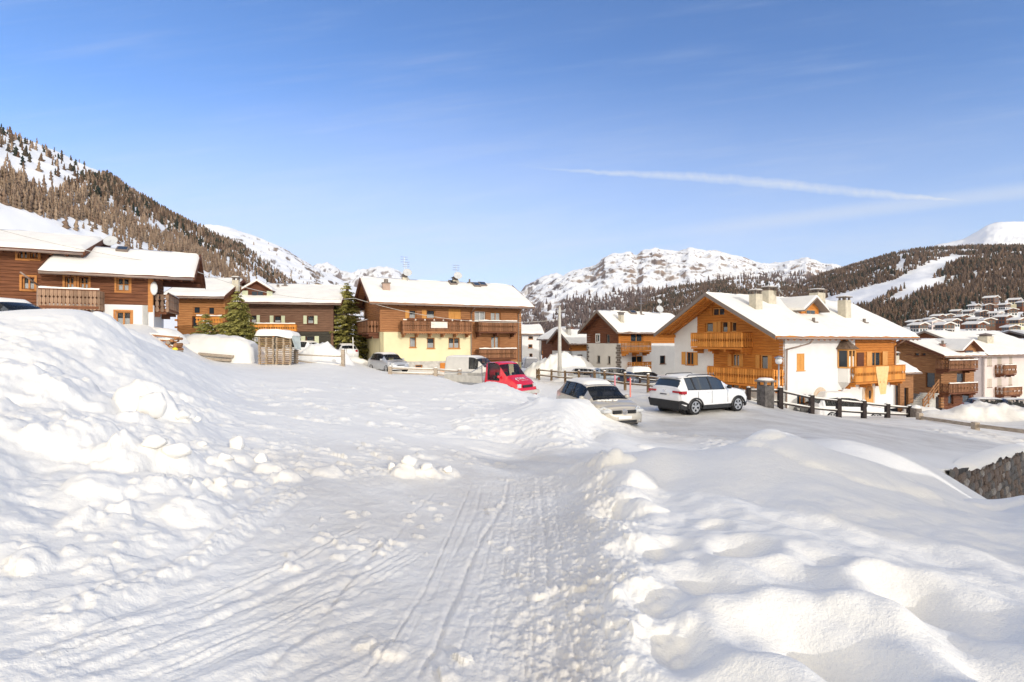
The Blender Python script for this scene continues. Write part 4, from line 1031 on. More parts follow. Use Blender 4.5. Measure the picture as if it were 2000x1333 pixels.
# oriel
o_ = E.rect('F', (1629,664,1664,755), .0); c = (o_[0]+o_[1])/2; zr0 = E.px('F', 1645, 755)[1]; zr1 = E.px('F', 1645, 719)[1]; zr2 = E.px('F', 1645, 682)[1]; zr3 = E.px('F', 1643, 660)[1]
w = .72; dp = .62
def ori(w, dp): return [(c-w, 0.0), (c-w*.62, dp), (c+w*.62, dp), (c+w, 0.0)]
def pr2(mb, P0, z0, P1, z1):
    vs = [(a, -d, z0) for a, d in P0]+[(a, -d, z1) for a, d in P1]; n = len(P0)
    mb.add(vs, [tuple(range(n)), tuple(range(2*n-1, n-1, -1))]+[(i, n+i, n+(i+1) % n, (i+1) % n) for i in range(n)])
mb = MB(); pr2(mb, ori(w, dp), zr0+.35, ori(w, dp), zr1); pr2(mb, ori(w*.3, dp*.25), zr0-.15, ori(w, dp), zr0+.35)
orl = mb.build('oriel', M_plW, E.root)
mb = MB(); pr2(mb, ori(w*1.06, dp*1.08), zr1, ori(w*1.06, dp*1.08), zr1+.1); pr2(mb, ori(w*1.04, dp*1.05), zr2-.12, ori(w*1.04, dp*1.05), zr2)
for a, d in ((c-w, 0.03), (c-w*.62, dp), (c, dp+.01), (c+w*.62, dp), (c+w, .03)): mb.box(a-.06, a+.06, -d-.03, -d+.06, zr1+.1, zr2-.12)
mb.build('oriel_frame', M_woodEl, orl)
mb = MB(); pr2(mb, ori(w*.9, dp*.9), zr1+.1, ori(w*.9, dp*.9), zr2-.12); mb.build('pane', M_glassd, orl)
mb = MB(); mb.box(c-w*.5, c+w*.5, -dp*.88, -dp*.905, zr1+.12, zr1+.9); mb.build('curtain', M_curt, orl)
mb = MB(); Q = ori(w*1.35, dp*1.35); vs = [(a, -d, zr2) for a, d in Q]+[(c, -.02, zr3+.05)]; mb.add(vs, [(0,1,2,3),(0,1,4),(1,2,4),(2,3,4)]); mb.build('oriel_roof', M_tile, orl)
# shingles on the oriel roof
for (pa, pb) in ((0,1),(1,2),(2,3)):
    A0, B0 = Vector((Q[pa][0],-Q[pa][1],zr2)), Vector((Q[pb][0],-Q[pb][1],zr2)); T0 = Vector((c,-.02,zr3+.05)); nn = (B0-A0).cross(T0-A0).normalized(); nn = nn if nn.z > 0 else -nn
    sh = MB()
    for k in range(6):
        t0, t1 = k/6, (k+1.25)/6
        L0, R0 = A0.lerp(T0, t0), B0.lerp(T0, t0); L1, R1 = A0.lerp(T0, min(1, t1)), B0.lerp(T0, min(1, t1)); m_ = max(1, 6-k)
        for j in range(m_):
            a, b = j/m_+.01, (j+1)/m_-.01; sh.add([L0.lerp(R0, a)+nn*.045, L0.lerp(R0, b)+nn*.04, L1.lerp(R1, b)+nn*.012, L1.lerp(R1, a)+nn*.012], [(0,1,2,3)])
    o = sh.build('shingles', M_tile, orl); o['kind'] = 'stuff'
# dormer
k_ = E.slope()
def dormer(Hs, x, y, w, h, depth, m_wall, m_fascia, m_win, snow=.2, over=.45, name='dormer', shut=False):
    zb = Hs.roof_z(y)+Hs.thick; r = MB(); zt_ = zb+h; rise = w*.32; yb = y+depth
    d = MB(); d.add([(x-w/2,y,zb-.3),(x+w/2,y,zb-.3),(x+w/2,y,zt_),(x,y,zt_+rise),(x-w/2,y,zt_),(x-w/2,yb,zb),(x+w/2,yb,zb),(x+w/2,yb,zt_),(x,yb,zt_+rise),(x-w/2,yb,zt_)],
                    [(0,1,2,3,4),(9,8,7,6,5),(0,5,6,1),(1,6,7,2),(2,7,8,3),(3,8,9,4),(4,9,5,0)]); o = d.build(name, m_wall, Hs.root)
    ww, wh = w*.26, h*.62
    g = MB(); g.box(x-ww, x+ww, y-.05, y-.02, zb+h*.2, zb+h*.2+wh); fo = g.build('window_frame', m_win, o)
    g = MB(); g.box(x-ww+.06, x-.03, y-.07, y-.051, zb+h*.2+.06, zb+h*.2+wh-.06); g.box(x+.03, x+ww-.06, y-.07, y-.051, zb+h*.2+.06, zb+h*.2+wh-.06); g.build('pane', M_glassd, o)
    if shut:
        for sx in (-1, 1): g = MB(); g.box(x+sx*(ww+.04+ww*.9)-ww*.45*1-.0, x+sx*(ww+.04+ww*.9)+ww*.45, y-.07, y-.03, zb+h*.2, zb+h*.2+wh); g.build('shutter', M_shut, o)
    ex = w/2+over*.8; sl = rise/(w/2)
    for sx in (-1, 1):
        t = MB(); xe = x+sx*ex; ze_ = zt_+rise-sl*ex
        for off, th, mm, nm, fy in ((.0, .1, m_fascia, 'dormer_roof', over), (.1, snow, M_snowroof, 'snow_cover', over-.04)):
            q = MB(); yf = y-fy
            q.add([(xe,yf,ze_+off),(x,yf,zt_+rise+off),(x,yb,zt_+rise+off),(xe,yb,ze_+off),(xe,yf,ze_+off+th),(x,yf,zt_+rise+off+th),(x,yb,zt_+rise+off+th),(xe,yb,ze_+off+th)],
                  [(0,3,2,1),(4,5,6,7),(0,1,5,4),(1,2,6,5),(2,3,7,6),(3,0,4,7)]); q.build(nm, mm, o, bevel=.03 if nm == 'snow_cover' else 0)
    return o
def roof_px(Hs, px, py, up=0.0):
    """pixel -> (x, y) on the front roof slope"""
    dx = (px-CX)/F; dz = (CY-py)/F; k = Hs.slope(); best = None
    for i in range(400):
        y = -Hs.ov[2]+(Hs.W*Hs.rd+Hs.ov[2])*i/399; z = Hs.roof_z(y)+Hs.zg+Hs.thick+up
        o = Hs.O.xy+Hs.v*y; det = (Hs.u.x-dx*Hs.u.y); a = (dx*o.y-o.x)/det; Y = o.y+a*Hs.u.y; e = abs(CY-F*z/Y-py)
        if best is None or e < best[0]: best = (e, a, y)
    return best[1], best[2]
x, y = roof_px(E, 1582, 618); dormer(E, x, y, 2.3, .62, 3.0, M_woodE, M_fasc, M_woodEl, over=.6)
for (px, py, w, d, h, cap, dsh) in ((1476,606,.75,.6,1.45,'slab',0),(1501,594,.95,.7,1.3,'slab',1),(1596,600,1.05,.8,1.45,'slab',0),(1649,622,.8,.65,1.75,'slab',0)):
    x, y = roof_px(E, px, py); E.chimney(x, min(y, 4.7), w, d, h+.2, cap=cap)
    if dsh: E.dish(x+.5, min(y,4.7)-.6, E.roof_z(y)+h+.0, .42, 120, 25, mast=.5)
for (px, py) in ((1589,633),(1688,634)):
    x, y = roof_px(E, px, py); E.chimney(x, y, .38, .35, .55, M_stone, cap='pipe', name='vent_pipe', snow=False)
g0 = E.roof_z(-.8)
E.downpipe([(2.2,-.85,g0-.02),(1.9,-.7,g0-.35),(.25,-.12,g0-.75),(.25,-.08,.1)])
a_ = E.px('F', 1746, 700)[0]; E.downpipe([(a_,-.85,g0-.02),(a_,-.1,g0-.6),(a_,-.1,.1)])

# ---- C: the cream and wood house in the middle
C = House('house', 'cream yellow house with brown wood upper floor and flower box balcony in the middle', 'house', (-11.17,43.35), 25, 13.3, 8.2, 3.55, 5.55, -3.4, ov=(1.05,.95,1.0,1.0))
C.backing(.1, C.zof(3.2)); C.roof(M_woodC, M_woodCd, .27, .17, M_woodCd, raft=.75)
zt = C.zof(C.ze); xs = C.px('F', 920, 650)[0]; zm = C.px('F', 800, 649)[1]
cU = [C.rect('F', r) for r in ((799,606,813,623),(833,606,850,623),(876,604,900,624))]; cL = [C.rect('F', r) for r in ((800,659,813,679),(834,660,849,681),(876,660,898,681),(811,713,825,719))]
cR = [C.rect('F', r) for r in ((927,609,948,627),(958,610,978,628),(959,657,975,681))]
C.plaster('F', 0, xs, 0, zm, cL, M_plC); C.logs('F', 0, xs, zm, zt+.1, cU, M_woodC, d=.03)
C.plaster('F', xs, C.L, 0, C.px('F', 970, 708)[1], [], M_plC); C.logs('F', xs+.02, C.L, C.px('F', 970, 708)[1], zt+.1, cR, M_woodC, d=.02)
C.plaster('F', 0, xs, 0, C.px('F', 830, 706)[1], cL[3:], mat('grey stone plinth', (.45,.43,.40), .9, .2, 3, bump=.5), d=.05, th=.05, name='plinth')
gar = C.rect('F', (859,709,892,722)); mb = MB(); mb.prism([(gar[0],0.0),(gar[1],0.0),(gar[1],gar[3]),(gar[0],gar[3])], C.fr('F'), .06, .12); mb.build('garage_door', M_woodE, C.root)
C.window('F', cU[0], M_woodAf, mull=0, shut='left', m_sh=M_shO, curtain=.5); C.window('F', cU[1], M_woodAf, mull=0, shut='left', m_sh=M_shO, curtain=.5); C.window('F', cU[2], M_woodAf, mull=1, shut='closed', m_sh=M_shO)
for i, o in enumerate(cL[:3]): C.window('F', o, M_woodAf, mull=1 if i == 2 else 0, curtain=(.95,.5,.5)[i])
C.window('F', cL[3], M_woodAf, mull=0, dark=True, sill=False)
C.window('F', cR[0], M_white, mull=1, curtain=.95); C.window('F', cR[1], M_woodAf, mull=1, curtain=.95); C.window('F', cR[2], M_woodAf, mull=1, curtain=.95)
C.plaster('L', 0, C.W, 0, zm, [], M_plC); C.logs('L', 0, C.W, zm, zt, [], M_woodC, d=.02); C.gable('L', M_woodC, d=.02)
C.plaster('R', 0, C.W, 0, zt, [], M_plC)
r = C.rect('F', (788,628,921,648), 1.1); cb = C.balcony('F', r[0], min(r[1], xs-.02), r[2], 1.1, r[3]-r[2], M_slatC, M_woodC, pitch=.2, slatw=.17, carved=True, brackets=6)
fb = MB()
for k in range(7): a = r[0]+.3+(min(r[1],xs)-r[0]-1.2)*k/6; fb.box(a, a+.62, -1.32, -1.12, r[3]+.05, r[3]+.22)
fb.build('flower_boxes', M_woodCd, cb)
sg = C.rect('F', (842,629,874,641), 1.18); MB().prism([(sg[0],sg[2]),(sg[1],sg[2]),(sg[1],sg[3]),(sg[0],sg[3])], C.fr('F'), 1.14, 1.165).build('banner', mat('faded white cloth banner', (.74,.68,.60), .9, .08, 4), cb)
r = C.rect('F', (936,629,1010,648), 1.1); C.balcony('F', r[0], r[1], r[2], 1.1, r[3]-r[2], M_slatC, M_woodCd, pitch=.18, slatw=.16, brackets=3)
r = C.rect('F', (937,683,1009,700), 1.1); C.balcony('F', r[0], r[1], r[2], 1.1, r[3]-r[2], M_slatC, M_woodCd, pitch=.18, slatw=.16, brackets=0)
r = C.rect('L', (697,628,735,650), 1.0); C.balcony('L', .4, C.W-.5, r[2], 1.0, 1.0, M_slatC, M_woodCd, pitch=.22, slatw=.19, brackets=3)
gy = C.roof_z(-1.0)
C.downpipe([(xs,-1.05,gy),(xs,-.12,gy-.5),(xs,-.12,.1)], .045); a_ = C.px('F', 1012, 650)[0]; C.downpipe([(a_,-1.05,gy),(a_,-.1,gy-.5),(a_,-.1,.1)])
x, y = roof_px(C, 754, 570); C.chimney(x, y, .62, .55, 1.15, mat('pink brown chimney render', (.42,.30,.24), .85, .12, 3), cap='pipe', snow=False)
for (px, py, w, h) in ((790,547,.55,.8),(889,556,.6,.85)):
    x, y = roof_px(C, px, py); y = min(y, 3.9); C.chimney(x, y, w, .55, h, cap='hut', snow=False); C.dish(x+.12, y-.5, C.roof_z(y)+h+.15, .42, 165, 30, mast=.8); C.antenna(x+.1, y, C.roof_z(y)+h, 1.2)
x, y = roof_px(C, 917, 556); C.chimney(x, min(y,3.9), .3, .3, .6, cap='pipe', snow=False)
for px, py in ((884,558),(930,562),(942,561)): x, y = roof_px(C, px, py); C.skylight(x, min(y, 3.5))
C.antenna(roof_px(C, 790, 547)[0]-.1, 3.8, C.roof_z(3.8)+1.2, 1.3)

# ---- A1 / A2 : brown house on the left bank
A1 = House('house', 'large dark red brown timber house at the left edge with a long snowy roof', 'house', (-32.2,26.6), 26, 7.2, 7.0, 5.25, 6.45, -.2, ov=(4,.9,.85,.8))
A1.backing(.1, A1.zof(5.2)); A1.roof(M_woodA, M_woodCd, .30, .16, M_woodCd, raft=.7)
zt = A1.zof(A1.ze); aw = [A1.rect('F', r) for r in ((35,487,54,506),(59,487,75,506),(43,541,68,566))]
A1.logs('F', -3.5, A1.L, .2, zt+.1, aw, M_woodA, hgt=.2); A1.logs('R', 0, A1.W, .2, zt, [], M_woodA); A1.gable('R', M_woodA)
for o in aw: A1.window('F', o, M_woodAf, mull=1, curtain=.5, surround=M_woodAf)
A2 = House('house', 'reddish brown timber house over a white ground floor with a carved balcony on the left', 'house', (-24.6,28.85), 26, 4.7, 5.2, 4.08, 5.50, .0, ov=(1.4,1.1,.75,.6))
xr = A2.px('F', 290, 560)[0]; A2.ov = (1.4, 4.7+1.1-xr, .75, .6); A2.L = xr
A2.backing(.1, A2.zof(4.0)); A2.roof(M_woodA, M_woodCd, .24, .15, M_woodCd, raft=.6)
zt = A2.zof(A2.ze); zm = A2.px('F', 260, 596)[1]
aw = [A2.rect('F', r) for r in ((127,541,145,567),(155,541,173,567),(228,543,253,569))]; al = [A2.rect('F', (226,609,256,637))]
A2.logs('F', A2.px('F', 80, 560)[0], xr, zm, zt+.1, aw, M_woodA, hgt=.2, d=.03)
A2.plaster('F', A2.px('F', 80, 560)[0], xr+.25, 0, zm, al, M_plW)
for o in aw: A2.window('F', o, M_woodAf, mull=1, bars=1, curtain=.5, surround=M_woodAf)
A2.window('F', al[0], M_woodAf, mull=1, curtain=.55, surround=M_woodAf)
A2.logs('R', 0, A2.W, zm, zt, [], M_woodA); A2.plaster('R', 0, A2.W, 0, zm, [], M_plW); A2.gable('R', M_woodE)
mb = MB(); mb.box(xr-.02, xr+.22, -.05, .2, zm-.4, zt); mb.build('corner_post', M_woodAf, A2.root)
r = A2.rect('F', (76,567,193,598), 1.1); A2.balcony('F', r[0], r[1], r[2], 1.1, r[3]-r[2], M_slatA, M_woodA, pitch=.17, slatw=.15, carved=True, brackets=5)
r = A2.rect('R', (300,575,345,601), 0); A2.balcony('R', .6, A2.W-.6, A2.px('F', 300, 602)[1], .95, .85, M_slatA, M_woodA, pitch=.2, slatw=.17, carved=True, brackets=2)
x, y = roof_px(A2, 240, 496); A2.skylight(x, y, .6, .6)
g_ = A2.roof_z(-.75); a_ = A2.px('F', 75, 530)[0]; A2.downpipe([(a_-.5,-.8,g_),(a_,-.12,g_-.6),(a_,-.12,.2)], .045)
cr = A2.px('F', 295, 560)[0]; mb = MB(); mb.lathe([(0,0),(.2,.0),(.24,.06),(.2,.12),(0,.12)], (0,0,0), 12, 'y'); o = mb.build('ski_ornament', M_white, A2.root); o.location = (cr+.15, -.12, zt-.95); o.scale = (.8, 1, 1.7)

# ---- B : long double house behind the trees
B = House('house', 'long weathered timber double house with pale green shutters behind the spruces', 'house', (-28.7,44.9), 12, 12.4, 9.0, 3.62, 5.35, -1.9, ov=(.7,.8,.8,.8))
xb = B.px('F', 456, 620)[0]
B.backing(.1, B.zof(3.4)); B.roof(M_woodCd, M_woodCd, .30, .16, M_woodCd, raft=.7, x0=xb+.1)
zt = B.zof(B.ze); bw = [B.rect('F', r) for r in ((489,616,501,631),(535,617,549,632),(600,617,613,633),(597,657,614,673))]; bl = [B.rect('F', (492,659,503,671))]
zd = B.px('F', 600, 648)[1]
B.logs('F', xb, B.L, zd, zt+.1, bw+bl, M_woodB2, hgt=.2); B.logs('F', xb, B.L, 0, zd, bw+bl, mat('dark green brown boards', (.05,.045,.035), .85, .3, 3, (1,1,8)), hgt=.25, d=-.05, name='log_wall')  # lower storey boards a darker green brown than those above
for o in bw: B.window('F', o, M_woodCd, mull=0, curtain=.4, shut='open', m_sh=M_shut)
B.window('F', bl[0], M_white, mull=1, curtain=.9)
B.logs('R', 0, B.W, 0, zt, [], M_woodB2); B.gable('R', M_woodB2)
r = B.rect('F', (485,634,576,648), .9); B.balcony('F', r[0], r[1], r[2], .9, r[3]-r[2], M_slatE, M_woodE, pitch=.2, slatw=.19, brackets=3)
B.logs('L', 0, B.W, 0, zt, [], M_woodB2); 
x, y = roof_px(B, 503, 582); dormer(B, x, max(y, .4), 2.0, .75, 2.4, M_woodCd, M_woodCd, M_woodCd, over=.35, shut=True)
for px, py, w, h in ((543,565,.4,.5),(557,563,.45,.6),(605,566,.2,.3)): x, y = roof_px(B, px, py); B.chimney(x, min(y, 4.3), w, .45, h, M_chim if w > .3 else M_stone, cap='pipe', snow=False)
B1 = House('house', 'orange larch timber house end with two dark windows left of the green spruce', 'house', (-28.9,44.2), 12, xb-.15, 9.0, 4.02, 5.75, -1.6, ov=(.9,.25,.9,.8))
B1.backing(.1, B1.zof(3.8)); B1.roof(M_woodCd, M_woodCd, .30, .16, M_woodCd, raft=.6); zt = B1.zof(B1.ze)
bw = [B1.rect('F', r) for r in ((377,599,391,613),(406,600,419,615),(375,620,391,641))]
B1.logs('F', 0, B1.L, 0, zt+.1, bw, M_woodB1, hgt=.2); B1.logs('R', 0, B1.W, 0, zt, [], M_woodB1); B1.logs('L', 0, B1.W, 0, zt, [], M_woodB1); B1.gable('L', M_woodB1); B1.gable('R', M_woodB1)
B1.window('F', bw[0], M_woodAf, mull=0, dark=True); B1.window('F', bw[1], M_woodAf, mull=0, dark=True); B1.window('F', bw[2], M_woodCd, mull=0, dark=True, sill=False)
r = B1.rect('F', (384,619,455,632), .9); B1.balcony('F', r[0], B1.L, r[2], .9, r[3]-r[2], M_slatE, M_woodB1, pitch=.2, slatw=.19, brackets=2, sides=(False, False))
mb = MB(); n_ = 9
for sx in (0.0, B1.L): 
    for i in range(n_): mb.bar((sx, -.3, .3+i*.62), (sx, .1, .3+i*.62), .17, .17)
mb.build('log_ends', M_woodB1, B1.root)['kind'] = 'stuff'
M_brk = mat('red brick chimney', (.30,.15,.11), .85, .25, 8, bump=.4)
x, y = roof_px(B1, 362, 556); B1.chimney(x, min(y, 4.2), .8, .7, 1.5, M_brk, cap='hut', snow=False)
x, y = roof_px(B1, 461, 560); B1.chimney(x, min(y, 4.2), .55, .5, 1.0, M_chim, cap='slab')
x_, y_ = roof_px(A2, 215, 480); A2.dish(.75, A2.W*.5+1.3, A2.zof(5.6)+.8, .40, 165, 30, mast=1.0)

# ---- D : small dark log house in the middle distance
D = House('house', 'small log and grey plaster house with an arched balcony door in the middle distance', 'house', (10.55,50.7), 33, 9.8, 4.7, 1.20, 2.95, -4.3, ov=(.75,1.0,.6,.6))
D.backing(.1, D.zof(1.0)); D.roof(M_woodCd, M_fasc, .22, .14, M_woodD, raft=.7)
zt = D.zof(D.ze); zm = D.px('F', 1260, 671)[1]; xd = D.px('F', 1308, 690)[0]
dW = [D.rect('F', r) for r in ((1232,652,1256,669),(1234,696,1256,715),(1289,695,1300,711))]; dL = [D.rect('L', r) for r in ((1165,654,1171,668),(1184,654,1191,670),(1166,695,1172,709),(1187,696,1192,711))]
D.plaster('F', 0, D.L, 0, zm, dW, M_plW); D.logs('F', 0, D.L, zm, zt+.05, dW, M_woodE, d=.02)
D.plaster('L', 0, D.W, 0, zm, dL, M_plD); D.logs('L', 0, D.W, zm, zt, dL, M_woodD, d=.02); D.gable('L', M_woodD, d=.02)
for o in dW[:2]: D.window('F', o, M_shO, mull=1, curtain=.95)
D.window('F', dW[2], M_woodCd, mull=0, curtain=.8)
for i, o in enumerate(dL): D.window('L', o, M_white if i == 0 else M_stone, mull=0, dark=True, surround=M_white if i == 0 else None)
f = D.fr('F'); a0, a1, z0, z1 = dW[0]; c = (a0+a1)/2; w = (a1-a0)/2+.15
MB().prism([(c-w, z1)]+[(c-w*cos(t), z1+.35*sin(t)) for t in [math.pi*i/10 for i in range(1, 10)]]+[(c+w, z1)], f, .03, .1).build('arch_surround', M_white, D.root)
r = D.rect('F', (1227,668,1272,686), 1.0); D.balcony('F', r[0], r[1], r[2], 1.0, r[3]-r[2], M_slatE, M_woodE, pitch=.16, slatw=.12, brackets=3, snow=False)
r = D.rect('F', (1240,712,1272,722), 1.0); D.balcony('F', r[0], r[1], r[2], 1.0, .7, M_slatE, M_woodE, pitch=.2, slatw=.12, brackets=0, snow=False)
q = MB(); rs = random.Random(4)
for side in ('L', 'F'):
    ff = D.fr(side)
    for i in range(16):
        z = .2+i*(zm-.3)/16; wdt = .22 if i % 2 else .36
        q.prism([(0 if side == 'F' else 0, z),(wdt, z),(wdt, z+.2),(0, z+.2)], ff, .003, .03)
        if side == 'L': q.prism([(D.W-wdt, z),(D.W, z),(D.W, z+.2),(D.W-wdt, z+.2)], ff, .003, .03)
o = q.build('corner_stones', M_stone, D.root); o['kind'] = 'stuff'
x, y = roof_px(D, 1213, 632); D.chimney(x, y, .42, .4, 1.25, cap='slab')
x, y = roof_px(D, 1252, 616); D.chimney(x, min(y, 2.3), .4, .4, .45, cap='pipe', snow=False); D.antenna(x, min(y,2.3), D.roof_z(y)+.4, 1.6)
x, y = roof_px(D, 1289, 617); y = min(y, 2.2); D.dish(x, y, D.roof_z(y)+.9, .42, 165, 25, mast=1.3); D.dish(x+.05, y+.1, D.roof_z(y)+1.75, .27, 165, 25, mast=.6)
x, y = roof_px(D, 1232, 612); D.skylight(x, min(y, 2.0), .9, .5)

# ---- D2, C2, C3: small houses between
D2 = House('house', 'low grey and orange garage house with a round chimney behind the concrete pole', 'house', (6.9,60.6), 33, 6.5, 3.5, -.05, 1.25, -4.6, ov=(.6,.5,.5,.4))
D2.backing(.1, 4); D2.roof(M_woodD, M_fasc, .22, .13, M_woodD, raft=.6); zt = D2.zof(D2.ze); zm = D2.px('F', 1130, 686)[1]; dw = [D2.rect('F', (1128,693,1138,703))]
D2.plaster('F', 0, D2.L, 0, zm, dw, M_plW); D2.logs('F', 0, D2.L, zm, zt, [], M_woodE); D2.plaster('L', 0, D2.W, 0, zm, [], M_plD); D2.logs('L', 0, D2.W, zm, zt, [], M_woodD); D2.gable('L', M_woodD)
D2.window('F', dw[0], M_woodCd, mull=0, curtain=.9); x, y = roof_px(D2, 1110, 655); D2.chimney(x, y, .5, .5, 1.1, M_conc, cap='hut', snow=False)
C2 = House('house', 'plain white house with three small windows beside the cream house', 'house', (1.55,78), 5, 2.9, 6, 1.15, 2.3, -6.5, ov=(.3,.5,.5,.5))
C2.backing(.1, 7); C2.roof(M_woodCd, M_fasc, .35, .15); cw = [C2.rect('F', r) for r in ((1032,657,1041,663),(1032,673,1040,680),(1034,691,1040,698))]
C2.plaster('F', 0, C2.L, 0, C2.zof(1.2), cw, M_plW); C2.plaster('R', 0, C2.W, 0, C2.zof(1.2), [], M_plW)
for o in cw: C2.window('F', o, M_woodAf, mull=0, dark=True)
C3 = House('house', 'small brown gabled timber house between the white house and the pole', 'house', (4.1,70), -62, 3.0, 5.0, .4, 1.7, -5.2, ov=(.5,.4,.5,.4), ridge=.5)
C3.backing(.1, 5.4); C3.roof(M_woodD, M_woodD, .3, .13); C3.logs('F', 0, C3.L, 0, C3.zof(.4), [], M_woodD); C3.logs('L', 0, C3.W, 0, C3.zof(.4), [], M_woodE); C3.gable('L', M_woodD)

# ---- F : log cabin with stairs on the right
Fh = House('cabin', 'rustic golden log cabin with two dark balconies and outside stairs right of the chalet', 'cabin', (44.6,53.1), 20, 5.2, 6.2, -1.32, .02, -8.3, ov=(1.0,.9,.8,.6))
Fh.backing(.1, 6.7); Fh.roof(M_logF, M_woodCd, .26, .16, M_logF, raft=.6); zt = Fh.zof(Fh.ze)
fl = [Fh.rect('L', r) for r in ((1786,683,1795,696),(1800,683,1808,695),(1772,680,1780,692),(1808,727,1826,758))]
Fh.logs('L', 0, Fh.W, Fh.px('L', 1800, 770)[1], zt, fl, M_logF, hgt=.26, d=.03); Fh.plaster('L', 0, Fh.W, 0, Fh.px('L', 1800, 770)[1], [], M_stone); Fh.gable('L', M_logF, hgt=.26, d=.03)
for o in fl[:3]: Fh.window('L', o, M_woodD, mull=0, dark=True)
Fh.window('L', fl[3], M_woodD, mull=0, dark=True, sill=False, name='door')
fw = [Fh.rect('F', r) for r in ((1868,695,1876,705),(1868,729,1884,748),(1852,765,1862,790),(1880,765,1896,792))]
Fh.logs('F', 0, Fh.L, Fh.px('F', 1870, 762)[1], zt+.05, fw, M_logF, hgt=.26, d=.03); Fh.logs('F', 0, Fh.L, 0, Fh.px('F', 1870, 762)[1], fw, M_woodD, hgt=.26)
for o in fw: Fh.window('F', o, M_woodD, mull=0, dark=True)
for (y0, y1) in ((705,721),(750,767)): 
    r = Fh.rect('F', (1855,y0,1910,y1), 1.3); Fh.balcony('F', r[0], r[1], r[2], 1.3, r[3]-r[2], M_slatC, M_woodD, pitch=.24, slatw=.16, brackets=2)
dormer(Fh, 3.4, -.5, 2.6, .5, 3.2, M_logF, M_woodD, M_woodD, over=.5, name='cross_gable')
x, y = roof_px(Fh, 1841, 680); Fh.chimney(x, y, .38, .38, .85, M_brk, cap='pipe')
mb = MB(); r = Fh.rect('F', (1840,690,1846,770))
for i in range(18): mb.box(-.35, .12, -.12, .12, 1.4+i*.28, 1.62+i*.28)
mb.build('log_ends', M_logF, Fh.root)['kind'] = 'stuff'
# stairs: each tread a part
st = empty('staircase', (P(1800,800,49).x, 49, -8.0), 0, 'outside stone steps with a log handrail climbing to the cabin door', 'stairs')
pa, pb = P(1783,800,48.5), P(1815,768,52.5); n_ = 10
tm = MB(); tm.box(-.75, .75, -.2, .2, -.14, 0); tmesh = tm.mesh('step', M_conc); smh = MB(); smh.box(-.72, .72, -.17, .17, 0.002, .05); smesh = smh.mesh('snow', M_snowroof)
for i in range(n_):
    c = pa.lerp(pb, i/(n_-1)); so = new_obj('step', tmesh, st); so.location = (c.x-st.location.x, c.y-49, c.z+8.0); so.rotation_euler = (0,0,-.35)
hr = MB(); q0, q1 = P(1803,797,48.4), P(1833,757,52.2)
for dz in (.0, .35, .7): hr.tube(q0-st.location+Vector((0,0,dz)), q1-st.location+Vector((0,0,dz)), .06, n=6)
for t in (0, .33, .66, 1): c = q0.lerp(q1, t)-st.location; hr.tube(c+Vector((0,0,-.6)), c+Vector((0,0,.85)), .07, n=6)
hr.build('handrail', M_logF, st)
wl = MB(); wl.add([pa-st.location+Vector((-.9,.3,-.3)), pb-st.location+Vector((-.9,.3,-.3)), pb-st.location+Vector((-.9,.3,-4)), pa-st.location+Vector((-.9,.3,-4)), pa-st.location+Vector((.9,.3,-.3)), pb-st.location+Vector((.9,.3,-.3)), pb-st.location+Vector((.9,.3,-4)), pa-st.location+Vector((.9,.3,-4))], [(0,1,2,3),(4,5,6,7),(0,1,5,4),(0,3,7,4),(1,2,6,5)]); wl.build('stair_base', M_conc, st)
# little annex between chalet and cabin
An = House('shed', 'small log annex with a pale chimney between the chalet and the cabin', 'shed', (37.6,49.6), 20, 1.9, 3.2, -2.9, -2.1, -7.6, ov=(.4,.4,.5,.3))
An.backing(.1, 4.4); An.roof(M_logF, M_woodD, .3, .12); An.logs('F', 0, An.L, 0, An.zof(-2.9), [(.6,1.2,1.0,3.0)], M_logF, hgt=.28); An.logs('R', 0, An.W, 0, An.zof(-2.9), [], M_logF); An.gable('R', M_logF)
An.chimney(.6, .9, .6, .5, 1.3, M_chim, cap='slab')

# ---- G : pale pink block on the right edge
G = House('house', 'pale pink three storey house with dark wooden balconies at the right edge', 'house', (65.4,71), 20, 15, 14, -1.70, 1.35, -10.5, ov=(.8,1.5,.9,.8))
G.backing(.1, 8.6); G.roof(M_woodCd, M_fasc, .28, .2, None); zt = G.zof(G.ze)
gw = [G.rect('F', r) for r in ((1928,698,1937,715),(1948,697,1956,712),(1971,696,1977,711),(1928,740,1937,757),(1948,739,1956,754),(1948,781,1960,800),(1925,785,1935,800),(1970,737,1976,752),(1970,779,1977,794),(1914,785,1920,800))]
G.plaster('F', 0, G.L, 0, zt+.1, gw, M_plG); G.plaster('L', 0, G.W, 0, zt, [], M_plG); G.gable('L', M_woodA)
for o in gw: G.window('F', o, M_woodCd, mull=0, curtain=0, shut='closed', m_sh=mat('grey beige shutters', (.52,.44,.36), .7, .1, 5))
for (x0, y0, x1, y1) in ((1962,714,1985,731),(1962,757,1996,772)): r = G.rect('F', (x0,y0,x1,y1), 1.1); G.balcony('F', r[0], r[1], r[2], 1.1, r[3]-r[2], M_slatC, M_woodCd, pitch=.3, slatw=.28, brackets=2)
x, y = roof_px(G, 1925, 671); G.chimney(x, y, 1.5, 1.2, 1.5, cap='hut')
x, y = roof_px(G, 1850, 645); G.chimney(x, min(y, 6.5), .7, .6, .6, cap='slab')
G2 = House('house', 'flat roofed white and pink block beyond the pale pink house', 'house', (86,84), -12, 8, 10, .6, 1.6, -11, ov=(.6,.6,.8,.8))
G2.roof(M_woodCd, M_fasc, .3, .2); G2.plaster('F', 0, G2.L, 0, G2.zof(.6), [], M_plG); G2.backing(.1, 11)

